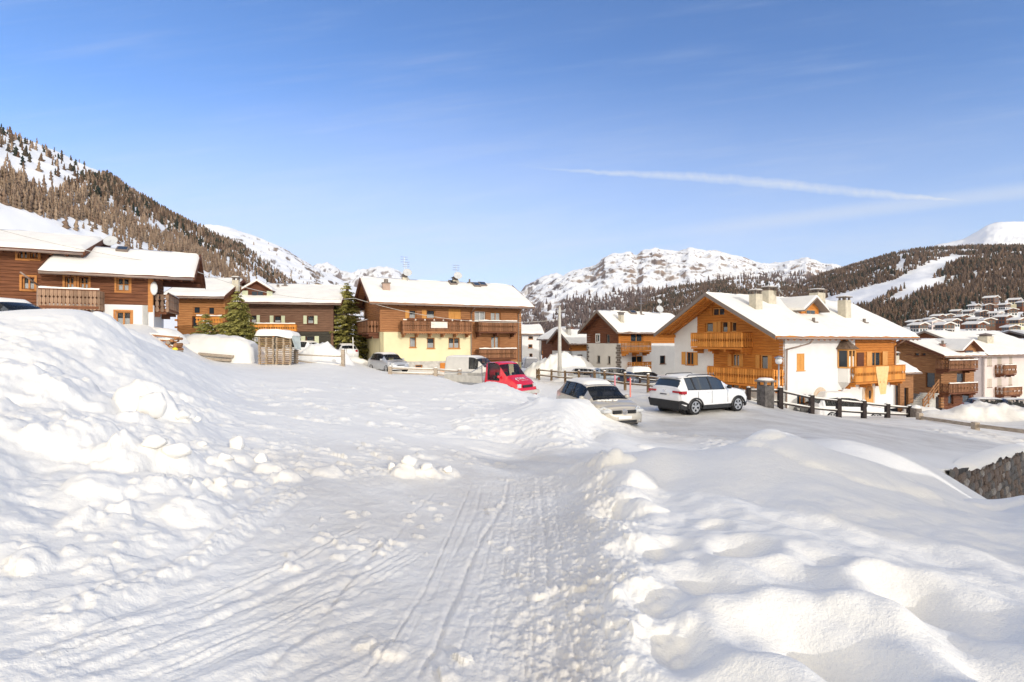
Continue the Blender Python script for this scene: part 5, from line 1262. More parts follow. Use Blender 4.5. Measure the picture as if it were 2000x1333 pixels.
# ---- house behind the camera whose shade falls over the car park (outside the picture)
# ---- far village across the valley
def far_house(px, py, w_px, Y, kind, ang, lab):
    u, T, X, Yd, Z = m_mid
    s = Y/F; w = max(6.0, w_px*s*.55); d = w*random.uniform(.8, 1.0); h = random.uniform(3.6, 5.2); rz = w*.17
    c = P(px, py, Y); t = empty('farmhouse' if kind in (1, 2) else 'house', (c.x, Y, c.z), R(ang), lab, 'house', 'houses of the far village')
    mw = [M_plW, M_woodB2, M_woodD, M_plC, M_plG][kind % 5]; ang = ang*2.2+random.uniform(-25, 25)
    b = MB(); b.box(-w/2, w/2, -d/2, d/2, -4, h*.5); b.build('lower_wall', M_plW if kind % 5 in (1, 2) and px % 2 else mw, t)
    b = MB(); b.box(-w/2-.02, w/2+.02, -d/2-.02, d/2+.02, h*.5+.004, h); b.prism([(-w/2-.02,h),(w/2+.02,h),(0,h+rz)], lambda a, z, dd: (a, dd, z), -d/2-.02, d/2+.02); b.build('upper_wall', M_woodB2 if kind % 3 == 0 else mw, t)
    b = MB()
    for sx in (-1, 1):
        xe = sx*(w/2+.7); ze = h+rz-rz*(w/2+.7)/(w/2)
        b.add([(xe,-d/2-1,ze),(0,-d/2-1,h+rz),(0,d/2+1,h+rz),(xe,d/2+1,ze),(xe,-d/2-1,ze+.45),(0,-d/2-1,h+rz+.45),(0,d/2+1,h+rz+.45),(xe,d/2+1,ze+.45)], [(0,3,2,1),(4,5,6,7),(0,1,5,4),(1,2,6,5),(2,3,7,6),(3,0,4,7)])
    b.build('snowy_roof', M_snowroof, t)
    wm = MB(); wm.box(-.6, .6, -.04, .04, -.75, .75); me = wm.mesh('window', M_glassd)
    for i in range(3):
        for j in range(2):
            for face in (0, 1):
                o = new_obj('window', me, t)
                if face == 0: o.location = (-w*.3+w*.3*i, -d/2-.05, h*.28+h*.45*j)
                else: o.location = (-w/2-.05, -d*.3+d*.3*i, h*.28+h*.45*j); o.rotation_euler = (0, 0, R(90))
    return t
vill = [(1936,593,34,470,1,25,'long brown barn house highest on the village slope'),(1903,606,22,460,1,10,'small dark chalet at the wood edge of the far village'),(1930,606,20,440,2,-20,'brown chalet just below the long barn'),
 (1962,606,26,430,0,15,'white chalet under the long barn on the slope'),(1982,596,30,450,3,30,'cream block high at the right edge of the village'),(1998,600,24,430,2,0,'brown block cut by the right edge of the picture'),
 (1893,618,24,420,2,12,'dark chalet in the upper middle of the far village'),(1918,620,26,400,1,-10,'wide brown chalet in the village centre'),(1945,622,22,390,4,20,'pale pink chalet right of the village centre'),
 (1975,618,24,400,1,-25,'brown chalet above the cream one at the right'),(1868,620,22,430,0,20,'white chalet at the left of the upper village row'),(1880,632,26,360,2,0,'dark low chalet in the lower village row'),
 (1905,634,24,350,1,20,'brown chalet in front of the village centre'),(1852,628,20,400,1,-15,'small brown chalet left of the lower row'),(1832,630,26,380,2,15,'wide dark chalet near the village church side'),
 (1816,636,20,370,0,0,'small white house at the left end of the village'),(1858,640,28,330,0,10,'low white house in the lower left of the village'),(1928,640,30,320,1,-12,'large brown chalet low in the village'),
 (1960,634,24,330,2,14,'dark chalet at the lower right of the village'),(1988,640,26,310,3,10,'cream chalet low at the right edge'),(1975,652,24,300,0,-8,'white chalet nearest the valley floor at right'),
 (1800,640,18,380,2,0,'tiny brown house beside the chalet roof'),(1784,640,16,380,0,10,'tiny white house peeping over the chalet eave'),(1845,651,26,260,0,5,'long white roof just above the cabin'),(1905,652,22,260,2,12,'dark house behind the big pink house roof'),(1795,650,18,280,1,12,'brown house just right of the chalet roof corner'),(1826,646,16,300,4,-12,'pinkish house behind the cabin roof')]
for v_ in vill: far_house(*v_)
# ================================================================ VEHICLES
def wheel_parts(parent, x, y, r, w, side, spokes=5, rimm=None):
    t = MB(); t.lathe([(r*.62,-w/2),(r*.93,-w/2),(r,-w*.32),(r,w*.32),(r*.93,w/2),(r*.62,w/2),(r*.62,-w/2)], (0,0,0), 28, 'y')
    o = t.build('wheel', M_tyre, parent, True); o.location = (x, y, r)
    q = MB(); ys = side*w*.42
    q.lathe([(r*.66,-.02),(r*.66,.02),(r*.55,.02),(r*.55,-.02),(r*.66,-.02)], (0,ys,0), 24, 'y'); q.lathe([(0,.02*side),(r*.15,.02*side),(r*.15,-.03*side)], (0,ys,0), 12, 'y')
    for k in range(spokes):
        a = 2*math.pi*k/spokes+.3
        for da in (-.13, .13): q.bar((math.cos(a)*r*.1, ys+side*.005, math.sin(a)*r*.1), (math.cos(a+da)*r*.58, ys, math.sin(a+da)*r*.58), .05*r/.33, .03, up=(0,1,0))
    q.build('rim', rimm or M_rim, o)
    b = MB(); b.lathe([(0,0),(r*.6,0)], (0,ys-side*.06,0), 16, 'y'); b.build('brake_disc', M_black, o)
def car(name, label, cat, S, loc, heading, pm, group=None, rot=None, trim=None, snow=None, glass=None, roofsnow=.0):
    """S: dict of station tables; local +x is forward. heading: degrees of +x from world +X"""
    root = empty(name, loc, R(heading), label, cat, group, rot=rot)
    st = S['st']   # rows: x, ztop, zbelt, wlow, wbelt, wtop
    ks = np.array([s[0] for s in st]); xs = sorted(set(list(ks)+list(np.linspace(ks[0], ks[-1], 56))+S.get('x', [])))
    for wx in S['wheels']: xs += [wx+d*S['arch'] for d in (-1,-.92,-.75,-.5,-.25,0,.25,.5,.75,.92,1)]
    xs = np.array(sorted(set(np.round(xs, 4)))); g = np.array(st)
    zt, zb, wl, wb, wt = [np.interp(xs, ks, g[:,i]) for i in range(1, 6)]
    def sm(a, n=2):
        for _ in range(n): a = np.concatenate([[a[0]], (a[:-2]+2*a[1:-1]+a[2:])/4, [a[-1]]])
        return a
    wl, wb = sm(wl), sm(wb); zt = sm(zt, 3); zb = sm(zb, 2); wt = sm(wt, 2)
    sill = np.interp(xs, *zip(*S['sill'])); bot = sill.copy(); trimz = sill+S.get('trimh', .0)
    for wx in S['wheels']:
        d = np.abs(xs-wx); a = S['arch']; bot = np.where(d < a, np.maximum(bot, S['r']*.62+np.sqrt(np.clip(a*a-d*d, 0, None))*.93), bot)
    n = len(xs)
    lev = []  # per station list of (y,z)
    for i in range(n):
        b0 = bot[i]; hb = zb[i]; t0 = max(b0+.02, min(trimz[i], hb-.12)) if trimz[i] > b0 else b0+.02
        mid = t0+(hb-t0)*.5
        cab = zt[i]-hb > .2
        zs = zt[i]-(.055 if cab else .035)*1.0
        lev.append([(wl[i]*.985, b0), (wl[i]*.998, t0), (max(wl[i], wb[i])*1.0+.012, mid), (wb[i], hb-.04), (wb[i]*.985, hb), (wt[i] if cab else wt[i]*1.0, max(zs, hb+.006)), (wt[i]*.86, zt[i]-.015 if zt[i]-.015 > hb+.01 else hb+.012), (wt[i]*.45, max(zt[i], hb+.016)), (0, max(zt[i]+.006, hb+.018))])
    nl = 9
    def idx(i, j, s): return (i*nl+j)*2+(0 if s > 0 else 1)
    V = []
    for i in range(n):
        for j in range(nl):
            y, z = lev[i][j]; V += [(xs[i], y, z), (xs[i], -y, z)]
    G = S['glass']   # dict: wind (x0,x1), rear (x0,x1), side list of (x0b,x1b)
    groups = {'body': [], 'wind': [], 'rear': [], 'side': [[], []], 'trim': []}
    for i in range(n-1):
        xm = (xs[i]+xs[i+1])/2; cab = (zt[i]-zb[i] > .16 and zt[i+1]-zb[i+1] > .16)
        for j in range(nl-1):
            for s in (1, -1):
                f = (idx(i,j,s), idx(i+1,j,s), idx(i+1,j+1,s), idx(i,j+1,s))
                if s > 0: f = f[::-1]
                key = 'body'
                if j == 0 and trim is not None: key = 'trim'
                if j == 4 and any(a < xm < b for a, b in G['side']): groups['side'][0 if s > 0 else 1].append(f); continue
                if j in (5, 6, 7):
                    if G['wind'][0] < xm < G['wind'][1]: key = 'wind'
                    elif G.get('rear') and G['rear'][0] < xm < G['rear'][1]: key = 'rear'
                groups[key].append(f)
    for i, rev in ((0, False), (n-1, True)):
        for j in range(nl-1):
            f = (idx(i,j,1), idx(i,j+1,1), idx(i,j+1,-1), idx(i,j,-1)); groups['body' if not (j == 0 and trim) else 'trim'].append(f if rev else f[::-1])
    def part(nm, faces, m, par, thick=0.0):
        used = sorted({k for f in faces for k in f}); mp = {k: q for q, k in enumerate(used)}
        me = bpy.data.meshes.new(nm); me.from_pydata([V[k] for k in used], [], [tuple(mp[k] for k in f) for f in faces]); me.materials.append(m)
        me.polygons.foreach_set('use_smooth', [True]*len(me.polygons)); me.update()
        o = new_obj(nm, me, par)
        return o
    body = part('body', groups['body'], pm, root)
    gl = glass or M_cglass
    if groups['wind']: part('windscreen', groups['wind'], gl, root)
    if groups['rear']: part('rear_window', groups['rear'], gl, root)
    for fs in groups['side']:
        if fs: part('side_window', fs, gl, root)
    if trim and groups['trim']: part('lower_trim', groups['trim'], trim, root)
    # window rubber frame and pillars
    pil = MB()
    for s in (1, -1):
        for px_ in S.get('pillars', []):
            i = int(np.argmin(np.abs(xs-px_))); a = lev[i][4]; b = lev[i][5]
            pil.bar((px_, s*(a[0]+.004), a[1]), (px_-.05, s*(b[0]+.006), b[1]), .075, .02, up=(0, s, 0))
        i0 = [int(np.argmin(np.abs(xs-q))) for q in (G['side'][0][0], G['side'][-1][1])]
        for lv_, dz in ((4, .0), (5, .0)):
            pts = [(xs[k], s*(lev[k][lv_][0]+.006), lev[k][lv_][1]+dz) for k in range(i0[0], i0[1]+1)]
            pil.path(pts, .014, 4)
    pil.build('window_trim', M_black, root)
    # under body, wheel housings, cabin
    W_ = S['W']/2; u = MB(); L0, L1 = ks[0]+.12, ks[-1]-.12
    u.box(L0+.1, L1-.1, -W_*.6, W_*.6, S['r']*.55, S['r']*1.1)
    u.build('underbody', M_black, root)
    for wx in S['wheels']:
        for s in (1, -1):
            h = MB(); h.lathe([(0,-.01),(S['arch']*.97,-.01),(S['arch']*.97,.16)], (wx, s*(W_*.72), S['r']*.9), 20, 'y'); h.build('wheel_housing', M_black, root)
    inn = MB(); c0, c1 = S['cabin']; zc = float(np.interp((c0+c1)/2, xs, zb))
    for sx in (c0+(c1-c0)*.38, c1-(c1-c0)*.02 if S.get('one') else c0+(c1-c0)*.78):
        for s in (-.36, .36): inn.box(sx-.08, sx+.08, s-.24, s+.24, zc-.4, zc+.22); inn.box(sx-.05, sx+.05, s-.12, s+.12, zc+.22, zc+.38)
    inn.box(c0, c1, -W_*.8, W_*.8, zc-.42, zc-.36); inn.build('seats', M_dark, root)
    for k, wx in enumerate(S['wheels']):
        for s in (1, -1): wheel_parts(root, wx, s*(W_-.11), S['r'], .21, s, S.get('spokes', 5))
    # mirrors
    for s in (1, -1):
        mx, mz = S['mirror']; m = MB(); m.lathe([(0,-.1),(.075,-.07),(.085,.0),(.06,.09),(0,.11)], (mx, s*(W_+.06), mz), 10, 'y'); m.bar((mx, s*(W_-.06), mz-.03), (mx, s*(W_+.03), mz-.03), .05, .04); m.build('mirror', S.get('mirm', pm), root, True)
    if roofsnow:
        i0 = [k for k in range(n) if zt[k] > zt.max()-.07]; a, b = xs[i0[0]], xs[i0[-1]]; wR = wt[i0[len(i0)//2]]
        Xg, Yg = np.meshgrid(np.linspace(a, b, 16), np.linspace(-1, 1, 11)); e = np.minimum(np.minimum(Xg-a, b-Xg)/.25, (1-np.abs(Yg))/.22).clip(0, 1)
        Zg = np.interp(Xg, xs, zt)+.004-.05*np.abs(Yg)**4+roofsnow*(1-(1-e)**2)*(1+.2*fbm(Xg*2, Yg*2, 3, 5))
        new_obj('roof_snow', grid_mesh('roof_snow', Xg, Yg*wR*.97, Zg, M_snowroof), root)
    return root
def slab(root, nm, m, x0, x1, y0, y1, z0, z1, bevel=.01):
    return MB().box(x0, x1, y0, y1, z0, z1).build(nm, m, root, bevel=bevel)
def gr_z(px, Y): # ground z at pixel column and depth
    return gz((px-CX)/F*Y, Y)
# --- compact silver hatchback, nose towards the camera
HATCH = dict(W=1.76, r=.32, arch=.37, wheels=[-1.29, 1.29], x=[-1.9,-1.62,.62,1.14], cabin=(-1.3,.6), spokes=5, mirror=(.62,.98),
    st=[(-2.10,.62,.50,.74,.70,.60),(-2.06,.98,.90,.78,.76,.62),(-2.0,1.05,.97,.83,.80,.62),(-1.72,1.38,.97,.87,.84,.58),(-1.45,1.455,.96,.88,.855,.60),(-.6,1.485,.935,.88,.865,.63),(.0,1.46,.92,.88,.865,.63),(.35,1.38,.91,.88,.86,.62),(.62,1.22,.905,.88,.86,.645),(1.14,.93,.90,.88,.83,.70),(1.55,.865,.83,.87,.79,.66),(1.86,.78,.73,.80,.70,.58),(2.0,.68,.62,.69,.60,.48),(2.09,.56,.51,.50,.46,.36)],
    sill=[(-2.1,.30),(-1.7,.22),(1.7,.2),(2.09,.25)], glass=dict(wind=(.36,1.10), rear=(-1.98,-1.72), side=[(-1.5,.50)]), pillars=[-.42,-1.12])
p_gold = paint('dull beige silver paint', (.47,.43,.365), .34, .06, metal=.2)
gY = 19.6; gx = 3.24; zg_ = -3.05
golf = car('hatchback', 'beige silver hatchback sunk behind a snow bank with its nose toward the camera', 'car', HATCH, (gx, gY, zg_), -72, p_gold, rot=(0, R(1.0), R(-72)), roofsnow=.07)
for s in (1, -1):
    h = MB(); h.box(1.80,2.03,min(s*.47,s*.77),max(s*.47,s*.77),.615,.715); h.add([(1.98,s*.46,.72),(2.045,s*.46,.58),(1.86,s*.80,.60),(1.70,s*.83,.73),(1.80,s*.66,.80)], [(0,1,2,3,4)]); h.add([(1.88,s*.46,.72),(1.945,s*.46,.58),(1.76,s*.80,.60),(1.60,s*.83,.73),(1.70,s*.66,.80)], [(4,3,2,1,0)]); h.build('headlamp', M_lampl, golf, bevel=.02)
    slab(golf, 'fog_lamp', M_lampl, 2.0, 2.05, s*.52-.09, s*.52+.09, .3, .38)
g_ = MB()
for k in range(3): g_.box(2.02, 2.09, -.44, -.12, .60+k*.04-.01, .625+k*.04-.005); g_.box(2.02, 2.09, .12, .44, .60+k*.04-.01, .625+k*.04-.005)
g_.build('grille', M_black, golf); MB().box(2.0, 2.10, -.46, .46, .26, .36).build('lower_grille', M_black, golf)
b_ = MB(); b_.lathe([(.095,-.01),(.095,.012),(.075,.012),(.075,-.01)], (2.095,0,.65), 20, 'x')
for (a, b) in (((-.05,.07),(-.015,.0)),((-.015,.0),(.0,.035)),((.0,.035),(.015,.0)),((.015,.0),(.05,.07)),((-.03,.08),(0,.02)),((.03,.08),(0,.02)),((-.06,.03),(-.02,-.07)),((.06,.03),(.02,-.07)),((-.02,-.07),(0,-.01)),((.02,-.07),(0,-.01))): b_.bar((2.103, a[0], .65+a[1]), (2.103, b[0], .65+b[1]), .014, .01, up=(1,0,0))
b_.build('badge', M_chrome, golf); slab(golf, 'number_plate', M_plate, 2.09, 2.11, -.26, .26, .40, .51)
sw = MB()
for k in range(16):
    q_r = random.uniform(.04,.12); sw.lathe([(0,-.02),(q_r,0),(q_r*.7,q_r*.35),(0,q_r*.5)], (1.14+random.uniform(-.05,.12), random.uniform(-.6,.35), .925), 7)
sw.build('snow_on_bonnet', M_snowroof, golf, True)
MB().path([(1.12,-.1,.955),(.9,-.6,1.06)], .012, 4).build('wiper', M_black, golf)
# --- white estate SUV seen from behind
SUV = dict(W=1.84, r=.355, arch=.43, wheels=[-1.32, 1.32], x=[-2.1,-1.95,.75,1.2], cabin=(-1.5,.7), spokes=5, mirror=(.66,1.13), trimh=.17, mirm=M_black,
    st=[(-2.20,.80,.70,.78,.76,.6),(-2.17,1.05,.98,.84,.80,.66),(-2.12,1.12,1.05,.88,.84,.66),(-1.88,1.52,1.06,.90,.86,.62),(-1.75,1.575,1.06,.91,.87,.63),(-.9,1.625,1.05,.92,.885,.65),(-.2,1.62,1.04,.92,.885,.65),(.25,1.55,1.035,.92,.88,.65),(.62,1.36,1.03,.92,.88,.67),(1.16,1.09,1.02,.915,.86,.72),(1.6,1.03,.97,.90,.82,.70),(1.95,.95,.88,.86,.76,.64),(2.10,.80,.72,.76,.68,.5),(2.18,.62,.56,.62,.56,.4)],
    sill=[(-2.2,.36),(-1.9,.24),(1.8,.24),(2.18,.3)], glass=dict(wind=(.30,1.12), rear=(-2.10,-1.89), side=[(-1.72,.52)]), pillars=[-1.28,-.32])
p_white = paint('white car paint', (.74,.74,.75), .25, .04)
sY = 21.6; sx_ = (1363-CX)/F*sY
suv = car('suv', 'white estate car with dark lower trim parked beside the black fence', 'car', SUV, (8.29, 22.56, -3.09), 29, p_white, rot=(0, R(.6), R(29)), trim=M_black, roofsnow=.03, glass=M_glassd)
for s in (1, -1):
    h = MB(); h.box(-2.215,-2.1,min(s*.48,s*.84),max(s*.48,s*.84),.945,1.02); h.box(-2.17,-1.86,min(s*.80,s*.935),max(s*.80,s*.935),.90,1.02); h.add([(-2.13,s*.52,.99),(-2.13,s*.52,.86),(-1.96,s*.905,.87),(-1.88,s*.912,1.02),(-1.98,s*.89,1.02)], [(0,1,2,3,4)]); h.add([(-2.06,s*.52,.99),(-2.06,s*.52,.86),(-1.9,s*.875,.87),(-1.82,s*.882,1.02),(-1.9,s*.86,1.02)], [(4,3,2,1,0)]); h.add([(-2.165,s*.50,1.0),(-2.165,s*.50,.95),(-2.11,s*.84,.95),(-2.11,s*.84,1.0)], [(0,1,2,3)]); h.build('rear_lamp', M_redl, suv)
    MB().path([(-1.5,s*.60,1.60),(-1.4,s*.60,1.655),(.05,s*.60,1.66),(.2,s*.60,1.60)], .018, 6).build('roof_rail', M_black, suv)
    slab(suv, 'headlamp', M_lampl, 1.88, 1.98, s*.66-.12, s*.66+.12, .84, .94)
    slab(suv, 'door_handle', p_white, -.62, -.42, s*.915-.02, s*.915+.035, .93, .965)
    dl = MB()
    for dx in (-.36, .62, -1.18): dl.box(dx, dx+.012, s*.932-.004, s*.932+.002, .48, 1.0)
    dl.build('door_gap', M_black, suv)
    for wx in (-1.32, 1.32):
        a = MB(); pts = [(wx+.44*cos(t), s*.935, .30+.41*sin(t)) for t in [math.pi*i/12 for i in range(13)]]; a.path(pts, .035, 6); a.build('arch_trim', M_black, suv)
MB().add([(-2.24,-.88,.62),(-2.24,.88,.62),(-2.1,.93,.64),(-1.72,.935,.5),(-1.72,-.935,.5),(-2.1,-.93,.64),(-2.2,-.8,.3),(-2.2,.8,.3),(-1.8,.9,.25),(-1.8,-.9,.25)], [(0,1,7,6),(1,2,3,8,7),(0,6,9,4,5),(6,7,8,9),(0,5,4,3,2,1)]).build('rear_bumper', M_black, suv)
slab(suv, 'number_plate', M_plate, -2.225, -2.15, -.26, .26, .80, .91); slab(suv, 'number_plate_marks', M_plated, -2.229, -2.2255, -.18, .19, .83, .88, 0)
slab(suv, 'badge', M_chrome, -2.20, -2.12, -.05, .05, .96, 1.04); slab(suv, 'spoiler', p_white, -2.0, -1.72, -.6, .6, 1.545, 1.585); MB().path([(-2.1,.0,1.13),(-2.03,-.35,1.24)], .012, 4).build('wiper', M_black, suv)
# --- white van
VAN = dict(W=1.78, r=.30, arch=.34, wheels=[-1.35, 1.4], x=[.5,1.1], cabin=(.1,.9), one=1, spokes=6, mirror=(.95,1.15),
    st=[(-2.1,1.2,1.0,.82,.80,.70),(-2.08,1.82,1.02,.86,.86,.74),(-2.0,1.87,1.02,.88,.87,.76),(-.2,1.88,1.02,.89,.88,.76),(.3,1.84,1.02,.89,.88,.75),(.6,1.72,1.01,.89,.87,.73),(1.25,1.13,1.0,.88,.84,.72),(1.7,.98,.92,.86,.78,.66),(1.95,.80,.75,.80,.70,.55),(2.05,.55,.50,.66,.6,.4)],
    sill=[(-2.1,.28),(2.05,.25)], glass=dict(wind=(.55,1.2), side=[(.0,.72)]), pillars=[.02,.4])
vY = 36.3; van = car('van', 'off white panel van behind the red lorry', 'van', VAN, ((929-CX)/F*vY, vY, -2.95), -28, paint('dull off white paint', (.60,.575,.53), .4, .05), roofsnow=.05)
# --- red lorry with drop sides
CAB = dict(W=2.0, r=.33, arch=.38, wheels=[1.55], x=[.5,1.3], cabin=(.1,1.1), one=1, spokes=6, mirror=(1.15,1.35),
    st=[(.02,1.5,1.15,.93,.92,.80),(.05,2.06,1.15,.96,.95,.82),(.2,2.12,1.15,.98,.96,.84),(.7,2.14,1.15,.99,.97,.84),(.95,2.06,1.14,.99,.96,.83),(1.62,1.33,1.14,.98,.93,.84),(2.0,1.16,1.06,.97,.90,.80),(2.25,.95,.88,.93,.84,.72),(2.36,.60,.55,.80,.74,.6)],
    sill=[(.02,.42),(2.36,.32)], glass=dict(wind=(.98,1.55), side=[(.28,1.1)]), pillars=[.3])
tY = 28.6; M_red = paint('bright red paint', (.62,.012,.03), .25, .06)
lor = car('lorry', 'red flatbed lorry with white writing on its bonnet and a dropside bed', 'lorry', CAB, ((966-CX)/F*tY, tY+.5, -3.28), -38, M_red, glass=M_cglass, trim=M_fasc)
bed = MB(); bed.box(-3.0, -.08, -1.0, 1.0, .82, .92); b = bed.build('bed', M_metal, lor)
for (x0, x1, y0, y1) in ((-3.0,-.1,-1.03,-.99),(-3.0,-.1,.99,1.03),(-3.04,-3.0,-1.03,1.03)): slab(b, 'drop_side', M_conc, x0, x1, y0, y1, .93, 1.33)
fr_ = MB()
for y in (-.95, .95): fr_.tube((-.15,y,.9), (-.15,y,1.95), .03, n=6)
fr_.tube((-.15,-.95,1.93), (-.15,.95,1.93), .03, n=6); fr_.tube((-.15,-.95,1.5), (-.15,.95,1.5), .025, n=6); fr_.path([(-3.0,-1.0,1.45),(-.9,-1.0,1.52),(-.15,-.95,1.9)], .022, 5); fr_.build('headboard_frame', M_metal, lor)
for y in (-.8, .8): wheel_parts(lor, -1.9, y, .33, .3, 1 if y > 0 else -1, 6)
MB().box(-2.9, 0, -.4, .4, .5, .8).build('chassis', M_black, lor)
for s in (1, -1): slab(lor, 'headlamp', M_lampl, 2.2, 2.3, s*.68-.13, s*.68+.13, .78, .98)
slab(lor, 'grille', M_black, 2.28, 2.345, -.42, .42, .78, .92); slab(lor, 'bumper', M_conc, 2.15, 2.45, -.95, .95, .40, .62, .04)
lg = MB()   # pale writing and swoosh on the bonnet
def bon(x, y): return (x, y, float(np.interp(x, [1.62,2.0,2.25], [1.35,1.18,.97]))+.012)
def stroke(pts, w=.03):
    for a, b in zip(pts[:-1], pts[1:]): lg.bar(bon(*a), bon(*b), w, .008, up=(.45,0,.9))
stroke([(1.98,-.60),(1.88,-.50),(1.80,-.36),(1.84,-.44),(1.94,-.52),(2.08,-.46)], .04)
for k, ch in enumerate(('C','V','U','A')):
    y0 = -.30+k*.15
    if ch == 'C': stroke([(1.82,y0+.10),(1.80,y0+.03),(1.88,y0),(1.96,y0+.03),(1.95,y0+.10)])
    elif ch == 'V': stroke([(1.80,y0),(1.96,y0+.05),(1.80,y0+.11)])
    elif ch == 'U': stroke([(1.80,y0),(1.93,y0),(1.96,y0+.05),(1.93,y0+.10),(1.80,y0+.10)])
    else: stroke([(1.96,y0),(1.80,y0+.05),(1.96,y0+.11)])
for k in range(9): lg.bar(bon(2.05, -.2+k*.07), bon(2.05, -.17+k*.07), .03, .006, up=(.45,0,.9))
lg.build('bonnet_lettering', M_plate, lor)
sb = MB(); sb.lathe([(0,.35),(.5,.3),(.85,.12),(.95,0)], (0,0,0), 20); o = sb.build('snow_load', M_snowroof, lor, True); o.location = (-1.4, 0, .93); o.scale = (1.4, .95, .9)
# --- silver hatch with lettering
cY = 40.5; sil = car('hatchback', 'silver hatchback with dark bonnet lettering in front of the cream house', 'car', HATCH, ((759-CX)/F*cY, cY, -2.42), -50, paint('silver grey paint', (.48,.49,.51), .35, .06, metal=.3), roofsnow=.05)
dc = MB()
for k in range(11): dc.box(1.42, 1.52, -.62+k*.11, -.62+k*.11+.07, .90, .912)
for k in range(7): dc.box(1.62, 1.70, -.42+k*.11, -.42+k*.11+.06, .865, .877)
dc.build('bonnet_lettering', M_plated, sil); slab(sil, 'number_plate', M_plate, 2.09, 2.11, -.26, .26, .40, .51)
for s in (1, -1): slab(sil, 'headlamp', M_lampl, 1.86, 1.95, s*.62-.13, s*.62+.13, .60, .74)
slab(sil, 'sun_shade', mat('yellow sun shade', (.6,.55,.25), .8), .72, .74, -.35, .05, .95, 1.12); slab(sil, 'grille', M_black, 2.03, 2.10, -.3, .3, .55, .62)
# --- small cars
def small_car(px, Y, z, head, label, p, S=HATCH, rs=.06, nm='hatchback', grp=None, sc=1.0):
    c = car(nm, label, 'car', S, ((px-CX)/F*Y, Y, z), head, p, roofsnow=rs, group=grp); c.scale = (sc,)*3
    rear = S['st'][0][0]; front = S['st'][-1][0]
    for s in (1, -1):
        slab(c, 'rear_lamp', M_redl, rear+.02, rear+.12, s*.64-.1, s*.64+.1, .78, .96); slab(c, 'headlamp', M_lampl, front-.2, front-.1, s*.6-.12, s*.6+.12, .58, .72)
    slab(c, 'number_plate', M_plate, rear-.02, rear+.02, -.26, .26, .55, .66)
    return c
small_car(674, 47.5, -1.75, 118, 'small white car beside the dark spruce seen from behind', paint('pale grey white paint', (.62,.63,.64), .35, .05))
small_car(583, 47, -1.5, 160, 'pale car mostly hidden behind the pallet stack', p_white)
small_car(25, 21.5, .06, -12, 'dark estate car on the left bank with only its roof and windows showing', paint('dark blue black paint', (.03,.04,.055), .25, .1), S=SUV, rs=.12, nm='estate_car')
small_car(1160, 43, -3.75, -40, 'pale silver saloon car behind the log fence', paint('pale silver paint', (.55,.55,.54), .35, .06, metal=.3), rs=.05)
small_car(1209, 41, -3.75, 6, 'blue grey estate car behind the log fence', paint('blue grey paint', (.16,.20,.24), .3, .08), S=SUV, rs=.02, nm='estate_car')
small_car(1262, 40, -3.8, 20, 'dark car half covered with snow behind the log fence', paint('deep blue paint', (.03,.04,.07), .3, .1), rs=.32)
small_car(1034, 62, -3.9, 95, 'grey van parked by the white house beyond the lorry', paint('mid grey paint', (.2,.2,.22), .4, .1), S=VAN, rs=.1, nm='van')
small_car(1655, 34.5, -5.35, -8, 'white pickup car below the black fence with snow on its roof', paint('white car paint', (.7,.7,.7)), S=SUV, rs=.30, nm='pickup')
small_car(1610, 36, -5.4, 172, 'dark car under thick snow left of the white pickup behind the fence', paint('dark grey paint', (.06,.06,.065), .3, .1), rs=.34)
small_car(1950, 41, -6.05, -18, 'silver car behind the snow bank in front of the pink house', paint('silver grey paint', (.48,.49,.51), .35, .06, metal=.3), rs=.03)
small_car(2010, 40, -6.0, -25, 'dark blue car cut by the right edge beyond the snow bank', paint('deep blue paint', (.03,.04,.07), .3, .1), rs=.02)

# ================================================================ FENCES, POSTS, WALL
def log_fence(posts, label, mp, mr, r_post=.09, rails=(.35,.8,), r_rail=.06, rnd=True, hts=None, group=None, snow=True, round_=True):
    c0 = Vector(posts[0][:3]); root = empty('fence', c0, 0, label, 'fence', group)
    for i, (x, y, z, h) in enumerate(posts):
        p = Vector((x, y, z))-c0
        if round_: MB().tube(p+Vector((0,0,-.3)), p+Vector((random.uniform(-.02,.02), 0, h)), r_post, r_post*.95, 10).build('post', mp, root)
        else: MB().box(p.x-r_post, p.x+r_post, p.y-r_post, p.y+r_post, p.z-.3, p.z+h).build('post', mp, root, bevel=.01)
        if snow: s = MB(); s.lathe([(0,.07),(r_post*.7,.05),(r_post*1.1,0)], p+Vector((0,0,h)), 8); s.build('snow_cap', M_snowroof, root, True)
    for a, b in zip(posts[:-1], posts[1:]):
        pa, pb = Vector(a[:3])-c0, Vector(b[:3])-c0
        for rr in rails:
            qa, qb = pa+Vector((0,0,rr*a[3])), pb+Vector((0,0,rr*b[3]))
            m = MB()
            if round_: m.tube(qa, qb, r_rail, r_rail*.9, 8)
            else: m.bar(qa, qb, .05, r_rail*2)
            m.build('rail', mr, root)
            if snow: s = MB(); s.tube(qa+Vector((0,0,r_rail*.75)), qb+Vector((0,0,r_rail*.75)), r_rail*.8, r_rail*.6, 6); s.build('snow_strip', M_snowroof, root, True)
    return root
def post_px(px, ytop, ybot, h):
    Y = h*F/(ybot-ytop); p = P(px, ybot, Y); return (p.x, p.y, p.z, h)
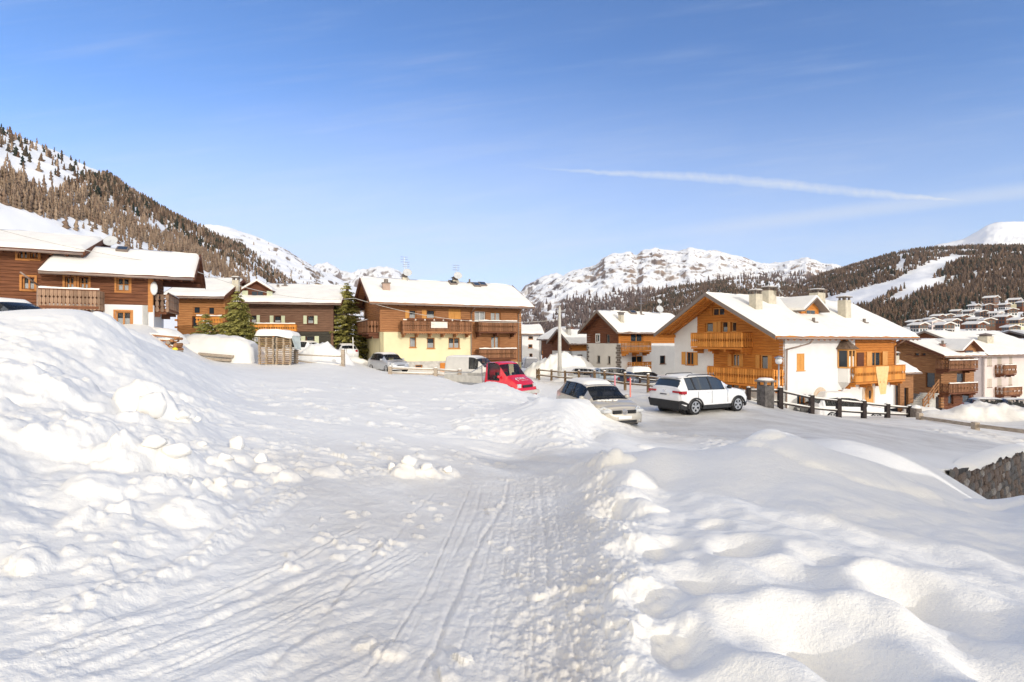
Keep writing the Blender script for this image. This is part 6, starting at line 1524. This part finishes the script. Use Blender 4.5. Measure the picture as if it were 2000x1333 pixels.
# black fence on the right
bp_ = []
for px, yt, yb, Y in ((1462,757,795,26.8),(1524,757,800,26.5),(1585,772,808,27.4),(1638,778,813,28.2),(1687,783,816,29),(1733,789,817,29.8),(1776,793,818,30.5)):
    p = P(px, yb, Y); bp_.append((p.x, p.y, p.z, (yb-yt)/F*Y))
log_fence(bp_[1:], 'black stained two rail fence sloping down beside the car park', M_fdark, M_fdark, .11, (.30,.84), .065, round_=False)
log_fence(bp_[:2], 'short black fence section between the white car and the stone pillar', M_fdark, M_fdark, .09, (.35,.85), .065, round_=False)
# stone pillar with cap
pc = P(1495, 798, 25.6); pil = empty('pillar', pc, .3, 'dark stone pillar with a flat cap beside the black fence', 'pillar')
MB().box(-.28,.28,-.28,.28,-.3,1.15).build('shaft', mat('dark slate pillar', (.10,.09,.085), .85, .4, 6, bump=.7), pil, bevel=.02)
for dx in (-1, 1):
    for dy in (-1, 1): MB().box(dx*.22-.05, dx*.22+.05, dy*.22-.05, dy*.22+.05, 1.15, 1.32).build('support', M_stone, pil)
MB().box(-.36,.36,-.36,.36,1.32,1.42).build('cap', M_fasc, pil, bevel=.02); MB().lathe([(0,.12),(.3,.09),(.4,0)], (0,0,1.42), 12).build('snow_cap', M_snowroof, pil, True)
pc = P(1789, 818, 30.2); bl = empty('bollard', pc, .2, 'square grey stone block at the lower end of the black fence', 'post'); MB().box(-.2,.2,-.2,.2,-.3,.62).build('block', M_stone, bl, bevel=.03); MB().lathe([(0,.2),(.18,.14),(.24,0)], (0,0,.62), 10).build('snow_cap', M_snowroof, bl, True)
# pale rail on the right
rp_ = []
for px, yt, yb, Y in ((1796,807,830,28),(1905,825,842,24.5),(2030,840,858,22)): p = P(px, yb, Y); rp_.append((p.x, p.y, p.z, (yb-yt)/F*Y))
log_fence(rp_, 'low single rail timber fence running out to the right edge', M_fpale, M_fpale, .12, (.62,), .085, round_=False, snow=False)
# brown log fence behind the parked cars
lp = []
for px, yt, yb, Y in ((1049,721,738,47),(1053,720,738,46),(1077,722,741,44),(1104,724,744,42),(1131,724,745,40.5),(1161,724,748,38.5),(1181,725,750,37),(1221,728,757,35),(1266,731,762,33),(1310,736,768,31)):
    p = P(px, yb, Y); lp.append((p.x, p.y, p.z, (yb-yt)/F*Y))
log_fence(lp, 'brown round log fence with three rails behind the silver hatchback', M_flog, M_flog, .10, (.28,.82), .06)
lp2 = []
for px, yt, yb, Y in ((1250,738,764,38),(1285,741,768,37),(1330,744,772,36)): p = P(px, yb, Y); lp2.append((p.x, p.y, p.z, (yb-yt)/F*Y))
log_fence(lp2, 'dark second fence line half buried in snow behind the brown log fence', M_fdark, M_fdark, .09, (.2,.55,.88), .06)
# pale fence by the field
fp = []
for px, yt, yb, Y in ((578,684,708,34),(670,683,719,33.5),): p = P(px, yb, Y); fp.append((p.x, p.y, p.z, (yb-yt)/F*Y))
log_fence(fp, 'pale weathered two rail fence in front of the snow pile', M_fpale, M_fpale, .11, (.12,.62), .05, round_=False)
fp = []
for px, yt, yb, Y in ((762,716,732,32),(851,719,735,31.5),(898,722,740,31)): p = P(px, yb, Y); fp.append((p.x, p.y, p.z, (yb-yt)/F*Y))
log_fence(fp, 'pale low rail fence half buried in snow left of the lorry', M_fpale, M_fpale, .11, (.25,.8), .06, round_=False)
# marker poles
for (px, yt, yb, Y, m_, lab) in ((1231,738,772,28,mat('salmon pink pole', (.75,.22,.17), .6, .06),'taller salmon pink snow pole in front of the log fence'),(1201,733,756,33,mat('rose pink pole', (.72,.25,.30), .6, .06),'shorter pink snow pole left of the taller one'),(691,659,702,44,M_white,'white leaning snow pole beside the small white car')):
    p = P(px, yb, Y); q = P(px-(2 if Y > 40 else 0), yt, Y); o = MB().tube((0,0,-.3), q-p, .045, .04, 8).build('snow_pole', m_); o.location = p; tag(o, lab, 'pole')
pp_ = P(854, 712, 0.1)
# utility pole and lamp
pb_ = P(1093, 742, 44); pole = empty('utility_pole', pb_, 0, 'tall pale concrete utility pole in front of the grey garage', 'pole')
MB().tube((0,0,-.5), (0,0,6.2), .20, .10, 12).build('shaft', M_conc, pole, True); MB().tube((0,0,5.6), (0,0,6.35), .13, .05, 8).build('top', M_conc, pole)
MB().bar((-.4,0,5.9), (.4,0,5.9), .06, .06).build('cross_arm', M_metal, pole)
lb = P(1521, 799, 30); lamp = empty('street_lamp', lb, 0, 'slim street lamp with a pale globe against the chalet corner', 'lamp'); hh = (799-712)/F*30
MB().tube((0,0,-.5), (0,0,hh), .055, .04, 10).build('pole', M_metal, lamp, True); o = MB().lathe([(0,-.2),(.14,-.16),(.2,0),(.16,.14),(0,.2)], (0,0,hh+.2), 14).build('globe', M_plate, lamp, True)
MB().lathe([(0,.14),(.24,.05),(.24,.0)], (0,0,hh+.36), 12).build('lamp_cap', M_metal, lamp, True)
# wires
def wire(a, b, sag, label, r=.018):
    a, b = Vector(a), Vector(b); pts = [a.lerp(b, t)+Vector((0,0,-sag*4*t*(1-t))) for t in [i/14 for i in range(15)]]
    o = MB().path([p-a for p in pts], r, 5).build('cable', M_conc); o.location = a; tag(o, label, 'cable')
wire(P(693,583,42), P(1090,625,44), .9, 'pale overhead cable from the cream house roof to the concrete pole')
wire(P(-30,441,27), P(352,518,32), .25, 'thin overhead cable crossing the two brown roofs on the left')
wire(P(352,518,32), P(693,583,42), .8, 'slack overhead cable between the brown house and the cream house')
# stone retaining wall
def stone_wall():
    L = float(np.linalg.norm(WALL_B-WALL_A)); ang = math.atan2(_wu[1], _wu[0])
    root = empty('retaining_wall', (WALL_A[0], WALL_A[1], -4), ang, 'dark rough stone retaining wall under a snow shelf at the lower right', 'wall')
    def zt(a):
        p = WALL_A+_wu*a-_wn*.25; return gz(p[0], p[1])+4
    tops = [zt(a) for a in np.linspace(1.5, L, 24)]
    tz = lambda a: float(np.interp(a, np.linspace(1.5, L, 24), tops))
    core = MB(); n = 24
    for i in range(n):
        a0, a1 = 1.6+(L-1.6)*i/n, 1.6+(L-1.6)*(i+1)/n; core.add([(a0,.02,-3),(a1,.02,-3),(a1,.02,tz(a1)-.05),(a0,.02,tz(a0)-.05),(a0,.5,-3),(a1,.5,-3),(a1,.5,tz(a1)-.1),(a0,.5,tz(a0)-.1)], [(0,1,2,3),(3,2,6,7)])
    core.build('mortar', mat('dark mortar', (.07,.062,.055), .95, .3, 6, bump=.6), root)
    ms = [mat('grey wall stone', (.15,.14,.13), .85, .35, 5, bump=.8), mat('brown wall stone', (.19,.145,.115), .85, .35, 5, bump=.8), mat('pale wall stone', (.34,.31,.28), .85, .3, 5, bump=.8)]
    import bmesh
    protos = []
    rs = random.Random(5)
    for k in range(9):
        nn = rs.randint(5, 8); pts = [(math.cos(2*math.pi*i/nn+rs.uniform(-.25,.25))*rs.uniform(.42,.56), math.sin(2*math.pi*i/nn+rs.uniform(-.25,.25))*rs.uniform(.42,.56)) for i in range(nn)]
        mb = MB(); vs = [(x, 0, z) for x, z in pts]+[(x*.97, -.5, z*.97) for x, z in pts]+[(x*.72, -.8-rs.uniform(0,.4), z*.72) for x, z in pts]
        mb.add(vs, [(i, (i+1) % nn, nn+(i+1) % nn, nn+i) for i in range(nn)]+[(nn+i, nn+(i+1) % nn, 2*nn+(i+1) % nn, 2*nn+i) for i in range(nn)]+[tuple(range(2*nn, 3*nn))])
        protos.append(mb.mesh('stone', ms[2] if k == 8 else ms[k % 2]))
    cnt = 0; joined = MB()
    z = -2.4; row = 0
    cells = []
    while z < 1.6:
        h = rs.uniform(.20, .32); a = 1.7+rs.uniform(-.1, .1)
        while a < L:
            w = rs.uniform(.20, .52); cells.append((a+w/2, z+h/2, w, h)); a += w*1.0
        z += h*.97; row += 1
    cells = [c for c in cells if c[1]+c[3]*.3 < tz(c[0])-.02 and c[1] > tz(c[0])-2.6]
    cells.sort(key=lambda c: c[0])
    for i, (a, zz, w, h) in enumerate(cells):
        me = protos[rs.randint(0, 8)]; sx, sz = w*1.12*rs.uniform(.92,1.1), h*1.16*rs.uniform(.92,1.12)
        if i < 296:
            o = new_obj('stone', me, root); o.location = (a, .03, zz); o.scale = (sx, .06*rs.uniform(.6,1.5), sz); o.rotation_euler = (rs.uniform(-.08,.08), rs.uniform(-.3,.3), rs.uniform(-.1,.1))
        else:
            joined.add([(v.co.x*sx+a, v.co.y*.06+.03, v.co.z*sz+zz) for v in me.vertices], [tuple(p.vertices) for p in me.polygons])
    if joined.v: o = joined.build('stones_further', ms[1], root); o['kind'] = 'stuff'
    # snow lip hanging over the top
    X, D = np.meshgrid(np.linspace(2.3, L, 120), np.linspace(0, 1, 8))
    Tz = np.array([tz(a) for a in X.ravel()]).reshape(X.shape)
    Yl = .35-.47*np.sin(D*math.pi*.5)-.05*fbm(X*.8, D*0, 3, 3); Zl = Tz+.015+.09*np.cos(D*math.pi*.62)-.12*D**3*(.6+fbm(X*1.3, D*0, 3, 9))
    kk_ = sst(X, 2.2, 4.2); Yl = .35-(.35-Yl)*kk_; Zl = Zl-.22*(1-kk_)
    new_obj('snow_lip', grid_mesh('snow_lip', X, Yl, Zl, M_snow), root)
stone_wall()

# ================================================================ TREES
def needle_mat(name, c):
    m = bpy.data.materials.new(name); m.use_nodes = True; t = m.node_tree; b = t.nodes['Principled BSDF']; b.inputs['Roughness'].default_value = .8; b.inputs['Specular IOR Level'].default_value = .15
    g = N(t, 'ShaderNodeNewGeometry'); rp = N(t, 'ShaderNodeValToRGB'); t.links.new(g.outputs['Random Per Island'], rp.inputs[0]); e = rp.color_ramp.elements
    e[0].color = (*[q*.55 for q in c], 1); e[1].color = (*[q*1.6 for q in c], 1); t.links.new(rp.outputs[0], b.inputs['Base Color']); return m
M_ndl = needle_mat('olive green needles', (.29,.265,.075)); M_ndl2 = needle_mat('dark olive needles', (.15,.15,.05)); M_bark = mat('spruce bark', (.10,.07,.05), .9, .3, 6, bump=.5)
def spruce(px, ybase, ytop, Y, rad, label, seed, m, sparse=1.0, snowy=.0, lean=0.0, zb=None):
    rs = np.random.RandomState(seed); base = P(px, ybase, Y); Ht = (ybase-ytop)/F*Y
    root = empty('spruce', base, rs.uniform(0, 6), label, 'tree')
    MB().tube((0,0,-.4), (0,0,Ht*.97), .02*Ht+.03, .01, 8).build('trunk', M_bark, root)
    V = []; Fc = []; SV = []; SF = []; BV = MB()
    nw = int(Ht*5.2*sparse)
    for w in range(nw):
        t = (w+rs.uniform(0, .8))/nw; h = Ht*(.04+.95*t); rl = rad*(1-t)**.82*(.78+.3*rs.rand())+.10
        nb = int(7+7*(1-t))
        for k in range(nb):
            a = 2*math.pi*(k+rs.uniform(-.4,.4))/nb+w*1.7; L = rl*rs.uniform(.62, 1.12); dr = rs.uniform(.08, .30)
            d = np.array([math.cos(a), math.sin(a), 0]); 
            if w % 2 == 0 and k % 2 == 0: BV.tube((0,0,h), Vector(d*L*.9+np.array([0,0,h-dr*L*.7])), .018, .005, 3, False)
            nt = max(3, int(L*13))
            for q in range(nt):
                f = (q+.6)/nt; c = d*L*f+np.array([0,0,h-dr*L*f+.12*L*max(0, f-.75)])
                sw = (.10+.20*(1-f))*min(1, L*1.1)+.05
                for sd in (-1, 1, 0):
                    pa = a+sd*rs.uniform(.5, 1.1); e = np.array([math.cos(pa), math.sin(pa), -.35+rs.uniform(-.25,.2)]); ln = sw*rs.uniform(.8,1.7)
                    n_ = np.cross(e, [0,0,1]); n_ = n_/(np.linalg.norm(n_)+1e-6)*sw*.28; c2 = c+rs.normal(0, .03, 3)
                    b = len(V); V += [c2-n_, c2+n_, c2+e*ln+n_*.15, c2+e*ln-n_*.15+np.array([0,0,-.05])]; Fc += [(b, b+1, b+2), (b, b+2, b+3)]
                    if snowy and rs.rand() < snowy*(1-t): bb = len(SV); SV += [c2-n_*1.3+[0,0,.05], c2+n_*1.3+[0,0,.05], c2+e*ln*.8+n_*.8+[0,0,.04], c2+e*ln*.8-n_*.8+[0,0,.04]]; SF += [(bb, bb+1, bb+2), (bb, bb+2, bb+3)]
    new_obj('crown', fast_mesh('crown', np.array(V), np.array(Fc), m), root)
    BV.build('branches', M_bark, root)['kind'] = 'stuff'
    if SV: new_obj('snow_on_branches', fast_mesh('snow_on_branches', np.array(SV), np.array(SF), M_snowroof), root)
    return root
spruce(464, 669, 567, 40, 1.75, 'sunlit green spruce standing between the two parts of the long timber house', 3, M_ndl, 1.0, .02)
spruce(402, 662, 609, 39.5, .95, 'small thin spruce in front of the orange house wall', 5, M_ndl, .9, .10)
spruce(677, 692, 549, 49, 2.7, 'tall olive spruce beside the cream house gable', 8, M_ndl, .8, .04)
spruce(645, 698, 630, 48.5, 1.5, 'low dark spruce with snowy twigs at the foot of the tall olive one', 9, M_ndl2, .9, .16)
spruce(708, 700, 640, 50, 1.5, 'dark spruce in the shade at the corner of the cream house', 12, M_ndl2, .9, .12)

# ================================================================ PALLETS, TIMBER, CLUMPS
M_pal = mat('fresh pallet wood', (.42,.27,.14), .8, .3, 5, (2,2,6), obj_rand=.25); M_pal2 = mat('grey pallet wood', (.34,.29,.23), .8, .2, 5, (2,2,6), obj_rand=.2)
pal_z = P(545, 713, 33).z
def pallet_boards(parent, mat1):
    pass
rs = random.Random(9)
def pallet_stack(cx, n, label, w=.82, d=1.15, hp=.128):
    """a column of pallets seen on their short sides"""
    out = []
    bm_ = MB(); bm_.box(-w/2, w/2, -d/2, -d/2+.1, 0, .022); deck = bm_.mesh('board', M_pal)
    bl_ = MB(); bl_.box(-.05, .05, -d/2, -d/2+.14, 0, .078); blk = bl_.mesh('block', M_pal2)
    p0 = None
    for i in range(n):
        t = empty('pallet', (cx+rs.uniform(-.02,.02), 33+rs.uniform(-.03,.03), pal_z-.12+i*hp), rs.uniform(-.03,.03), label % ORD[n-1-i], 'pallet', 'pallets piled in two tall columns')
        for z in (0, .10):
            o = new_obj('board', deck, t); o.location = (0, 0, z)
            o = new_obj('board', deck, t); o.location = (0, d-.1, z)
        full = MB(); full.box(-w/2, w/2, -d/2+.16, d/2-.12, .1, .12); full.build('deck', M_pal2, t)
        for x in (-w/2+.05, 0, w/2-.05):
            o = new_obj('block', blk, t); o.location = (x, 0, .022)
    return
ORD = ['lying topmost']+[w+' from the top' for w in 'second third fourth fifth sixth seventh eighth'.split()]+[w+' from the snow' for w in 'seventh sixth fifth fourth third second'.split()]+['lying lowest']
xL_, xR_ = P(512, 700, 33).x, P(577, 700, 33).x
pallet_stack(xL_+.52, 15, 'wooden pallet %s in the left column of the tall pile', .98)
pallet_stack(xL_+1.62, 15, 'wooden pallet %s in the right column of the tall pile', .98)
cov = MB(); X, Y_ = np.meshgrid(np.linspace(-1.2, 1.15, 24), np.linspace(-.75, .75, 14)); e = np.minimum((1-np.abs(X)/1.2)/.18, (.75-np.abs(Y_))/.2).clip(0, 1)
Zc = pal_z+1.86+.42*(1-(1-e)**2)*(1+.15*fbm(X*1.5, Y_*1.5, 3, 6))-.16*sst(X, .1, 1.1)
o = new_obj('snow_heap', grid_mesh('snow_heap', X+xL_+1.07, Y_+33, Zc, M_snowroof)); tag(o, 'thick snow cap lying on top of the tall pallet pile', 'snow')
tp = MB(); tx = xL_+2.18; tp.add([(tx,32.3,pal_z+1.9),(tx+.22,32.4,pal_z+1.05),(tx+.1,33.6,pal_z+.95),(tx,33.6,pal_z+1.9)], [(0,1,2,3)]); o = tp.build('sheet', mat('pale grey green sheet', (.5,.55,.52), .6)); tag(o, 'pale sheet hanging from the right side of the pallet pile', 'sheet'); so = o.modifiers.new('s', 'SOLIDIFY'); so.thickness = .02
# snow covered timber heap (long, left of the pallets)
def heap(px0, px1, ytop, ybot, Y, dep, label, plank=True, seed=1):
    a, b = P(px0, ybot, Y), P(px1, ybot, Y); h = (ybot-ytop)/F*Y; L = b.x-a.x
    root = empty('timber_stack', ((a.x+b.x)/2, Y, a.z), 0, label, 'timber stack')
    X, D = np.meshgrid(np.linspace(-1, 1, 60), np.linspace(-1, 1, 26)); e = (1-np.abs(X)**5).clip(0, 1)**.5*(1-np.abs(D)**3).clip(0, 1)**.5
    Z = h*e*(1-.10*X)*(1+.06*fbm(X*3, D*2, 4, seed)); new_obj('snow_cover', grid_mesh('snow_cover', X*L/2, D*dep/2, Z-.02, M_snowroof), root)
    if plank:
        for i, (x0, x1, z) in enumerate(((-.10,.30,.34),(-.30,.28,.22))): MB().bar((L*x0, -dep/2-.04-.1*i, h*z), (L*x1, -dep/2-.06-.1*i, h*(z-.10)), .22, .16).build('plank', M_fpale, root)
        MB().bar((L*.18, -dep/2-.06, -.02), (L*.38, -dep/2-.06, -.05), .3, .12).build('plank', M_stone, root)
    return root
heap(346, 508, 655, 709, 34.5, 2.4, 'long snow covered timber heap left of the pallet pile')
heap(268, 350, 640, 672, 30, 2.0, 'snow covered log pile at the end of the left bank', False, 5)
# log pile with its ends
q_ = P(300, 668, 28); lr = empty('log_pile', q_, 0, 'pile of poles and logs sticking out of the left snow bank', 'log pile')
for i, (x0, y0, x1, y1) in enumerate(((262,652,350,660),(290,663,345,668),(300,673,340,679),(310,684,338,689))):
    a, b = P(x0, y0, 28)-q_, P(x1, y1, 27.4)-q_; MB().tube(a, b, .06-.008*i, .05-.006*i, 8).build('log', M_woodC, lr); MB().tube(a+Vector((0,0,.08)), b+Vector((0,0,.08)), .055, .05, 8).build('snow_strip', M_snowroof, lr, True)
for i in range(16):
    x, y = 326+rs.uniform(0, 20), 662+i*1.9; c = P(x, y, 27.3)-q_; r = rs.uniform(.06, .11)
    MB().tube(c, c+Vector((-.1,.7,0)), r, r, 9).build('log', [M_logF, M_pal2, M_woodC][i % 3], lr)
y_ = P(342, 682, 27.0)-q_; MB().lathe([(0,.09),(.12,.05),(.14,-.05),(0,-.1)], y_, 8).build('yellow_mark', mat('yellow sprayed mark', (.75,.62,.05), .6), lr, True)
# clumps of snow as separate things
def clump(px, py, r, h, label, seed):
    import bmesh
    r *= .62; h *= .68
    xy = hit(px, py, f=lambda a, b: ground_z(a, b)); z = gz(*xy); rs_ = random.Random(seed); bm = bmesh.new()
    for k in range(26):
        d = Vector((rs_.gauss(0,1), rs_.gauss(0,1), rs_.gauss(0,1))).normalized(); q = rs_.uniform(.8, 1.12); bm.verts.new((d.x*r*q, d.y*r*q*rs_.uniform(.8,1), d.z*h*q))
    bmesh.ops.convex_hull(bm, input=bm.verts); bmesh.ops.subdivide_edges(bm, edges=bm.edges, cuts=2, use_grid_fill=True, smooth=.0)
    for w_ in bm.verts:
        c = w_.co; w_.co = c*(1+.05*float(pn(c.x*14, c.y*14+c.z*9, seed))+.03*float(pn(c.x*40, c.y*40+c.z*30, seed)))
    me = bpy.data.meshes.new('snow_clump'); bm.to_mesh(me); bm.free(); me.materials.append(M_snow); me.polygons.foreach_set('use_smooth', [True]*len(me.polygons))
    o = new_obj('snow_clump', me); o.location = (xy[0], xy[1], z+h*.25); o.rotation_euler = (rs_.uniform(-.3,.3), rs_.uniform(-.3,.3), seed)
    tag(o, label, 'snow clump', 'loose snow clumps ploughed onto the slope')
for i, (px, py, r, h, lab) in enumerate(((297,800,.42,.34,'big dome shaped snow block highest of the clumps on the left slope'),(462,872,.21,.20,'round snowball like clump standing alone right of the slope'),(510,902,.20,.16,'oblong snow clump right of the round one'),
    (395,870,.14,.09,'small flat clump left of the round snowball'),(440,900,.17,.11,'snow clump just below the round snowball'),(345,888,.30,.16,'long smooth clump in the middle of the slope'),(300,875,.24,.14,'smooth clump left of the long one'),
    (432,945,.16,.10,'clump with a dark gap beneath it above the track'),(355,815,.24,.13,'low clump right of the big dome'),(385,820,.12,.08,'small clump farthest right of the dome'),(800,905,.22,.14,'tall broken chunk beside the bare patch in the path'),(835,918,.18,.12,'smaller chunk right of the tall broken one'),(875,925,.14,.10,'low chunk at the right end of the row'),(765,915,.14,.11,'chunk left of the tall broken one'))): clump(px, py, r, h, lab, i+2)

# ================================================================ houses behind the camera that cast the shade on the car park
SUN_ROT = 180-SUN_AZ
def pt(c, s): k, q = math.cos(R(SUN_ROT)), math.sin(R(SUN_ROT)); return Vector((c*k-s*q, c*q+s*k, 0))
def back_house():
    c_, s_ = 27.5, -14.0; O = (c_*.788-s_*.616*1, c_*.616+s_*.788)
    K = House('house', 'white and wood chalet behind the viewer, outside the picture', 'house', tuple(pt(27.2, -14.0).xy), 180+SUN_ROT, 13.6, 8.0, 5.5, 7.0, -3.5, ov=(.3,.3,.6,.6))
    K.backing(.1, 8.8); K.roof(M_woodC, M_fasc, .3, .18); ops = [(1+i*2.6, 2+i*2.6, z, z+1.3) for i in range(4) for z in (1.2, 4.2)]
    K.plaster('F', 0, K.L, 0, 4, ops, M_plW); K.logs('F', 0, K.L, 4, 8.95, ops, M_woodE); K.plaster('L', 0, K.W, 0, 9, [], M_plW); K.plaster('R', 0, K.W, 0, 9, [], M_plW)
    for o in ops: K.window('F', o, M_woodEl, mull=1, dark=True)
    K.gable('L', M_woodE); K.gable('R', M_woodE)
back_house()
g = empty('garage', pt(9.05, -6.0)+Vector((0,0,-1.8)), R(SUN_ROT), 'low lean-to garage behind the viewer on the right, outside the picture', 'garage')
mb = MB(); mb.prism([(-3.5,-1.5),(3.5,-1.5),(3.5,2.0),(-3.5,4.0)], lambda a, z, d: (a, -d, z), 0, 4.0); mb.build('wall', M_plW, g)
mb = MB(); mb.prism([(-3.8,4.10),(3.9,1.90),(3.9,2.25),(-3.8,4.45)], lambda a, z, d: (a, -d, z), -.4, 4.4); mb.build('snowy_roof', M_snowroof, g, bevel=.1)
mb = MB(); mb.box(-1.3, 1.3, .0, .06, -.3, 1.8); mb.build('door', M_woodC, g)
# ================================================================ thin valley haze
hz = MB().box(-7000, 7000, -300, 5600, -200, 900).build('haze', None); hz['kind'] = 'stuff'; hz['label'] = 'thin pale haze over the valley'
hm = bpy.data.materials.new('haze'); hm.use_nodes = True; ht = hm.node_tree; ht.nodes.clear()
pv = N(ht, 'ShaderNodeVolumePrincipled'); pv.inputs['Color'].default_value = (.90, .93, 1, 1); pv.inputs['Density'].default_value = .00004; pv.inputs['Anisotropy'].default_value = .0
ho = N(ht, 'ShaderNodeOutputMaterial'); ht.links.new(pv.outputs[0], ho.inputs['Volume']); hz.data.materials.append(hm)
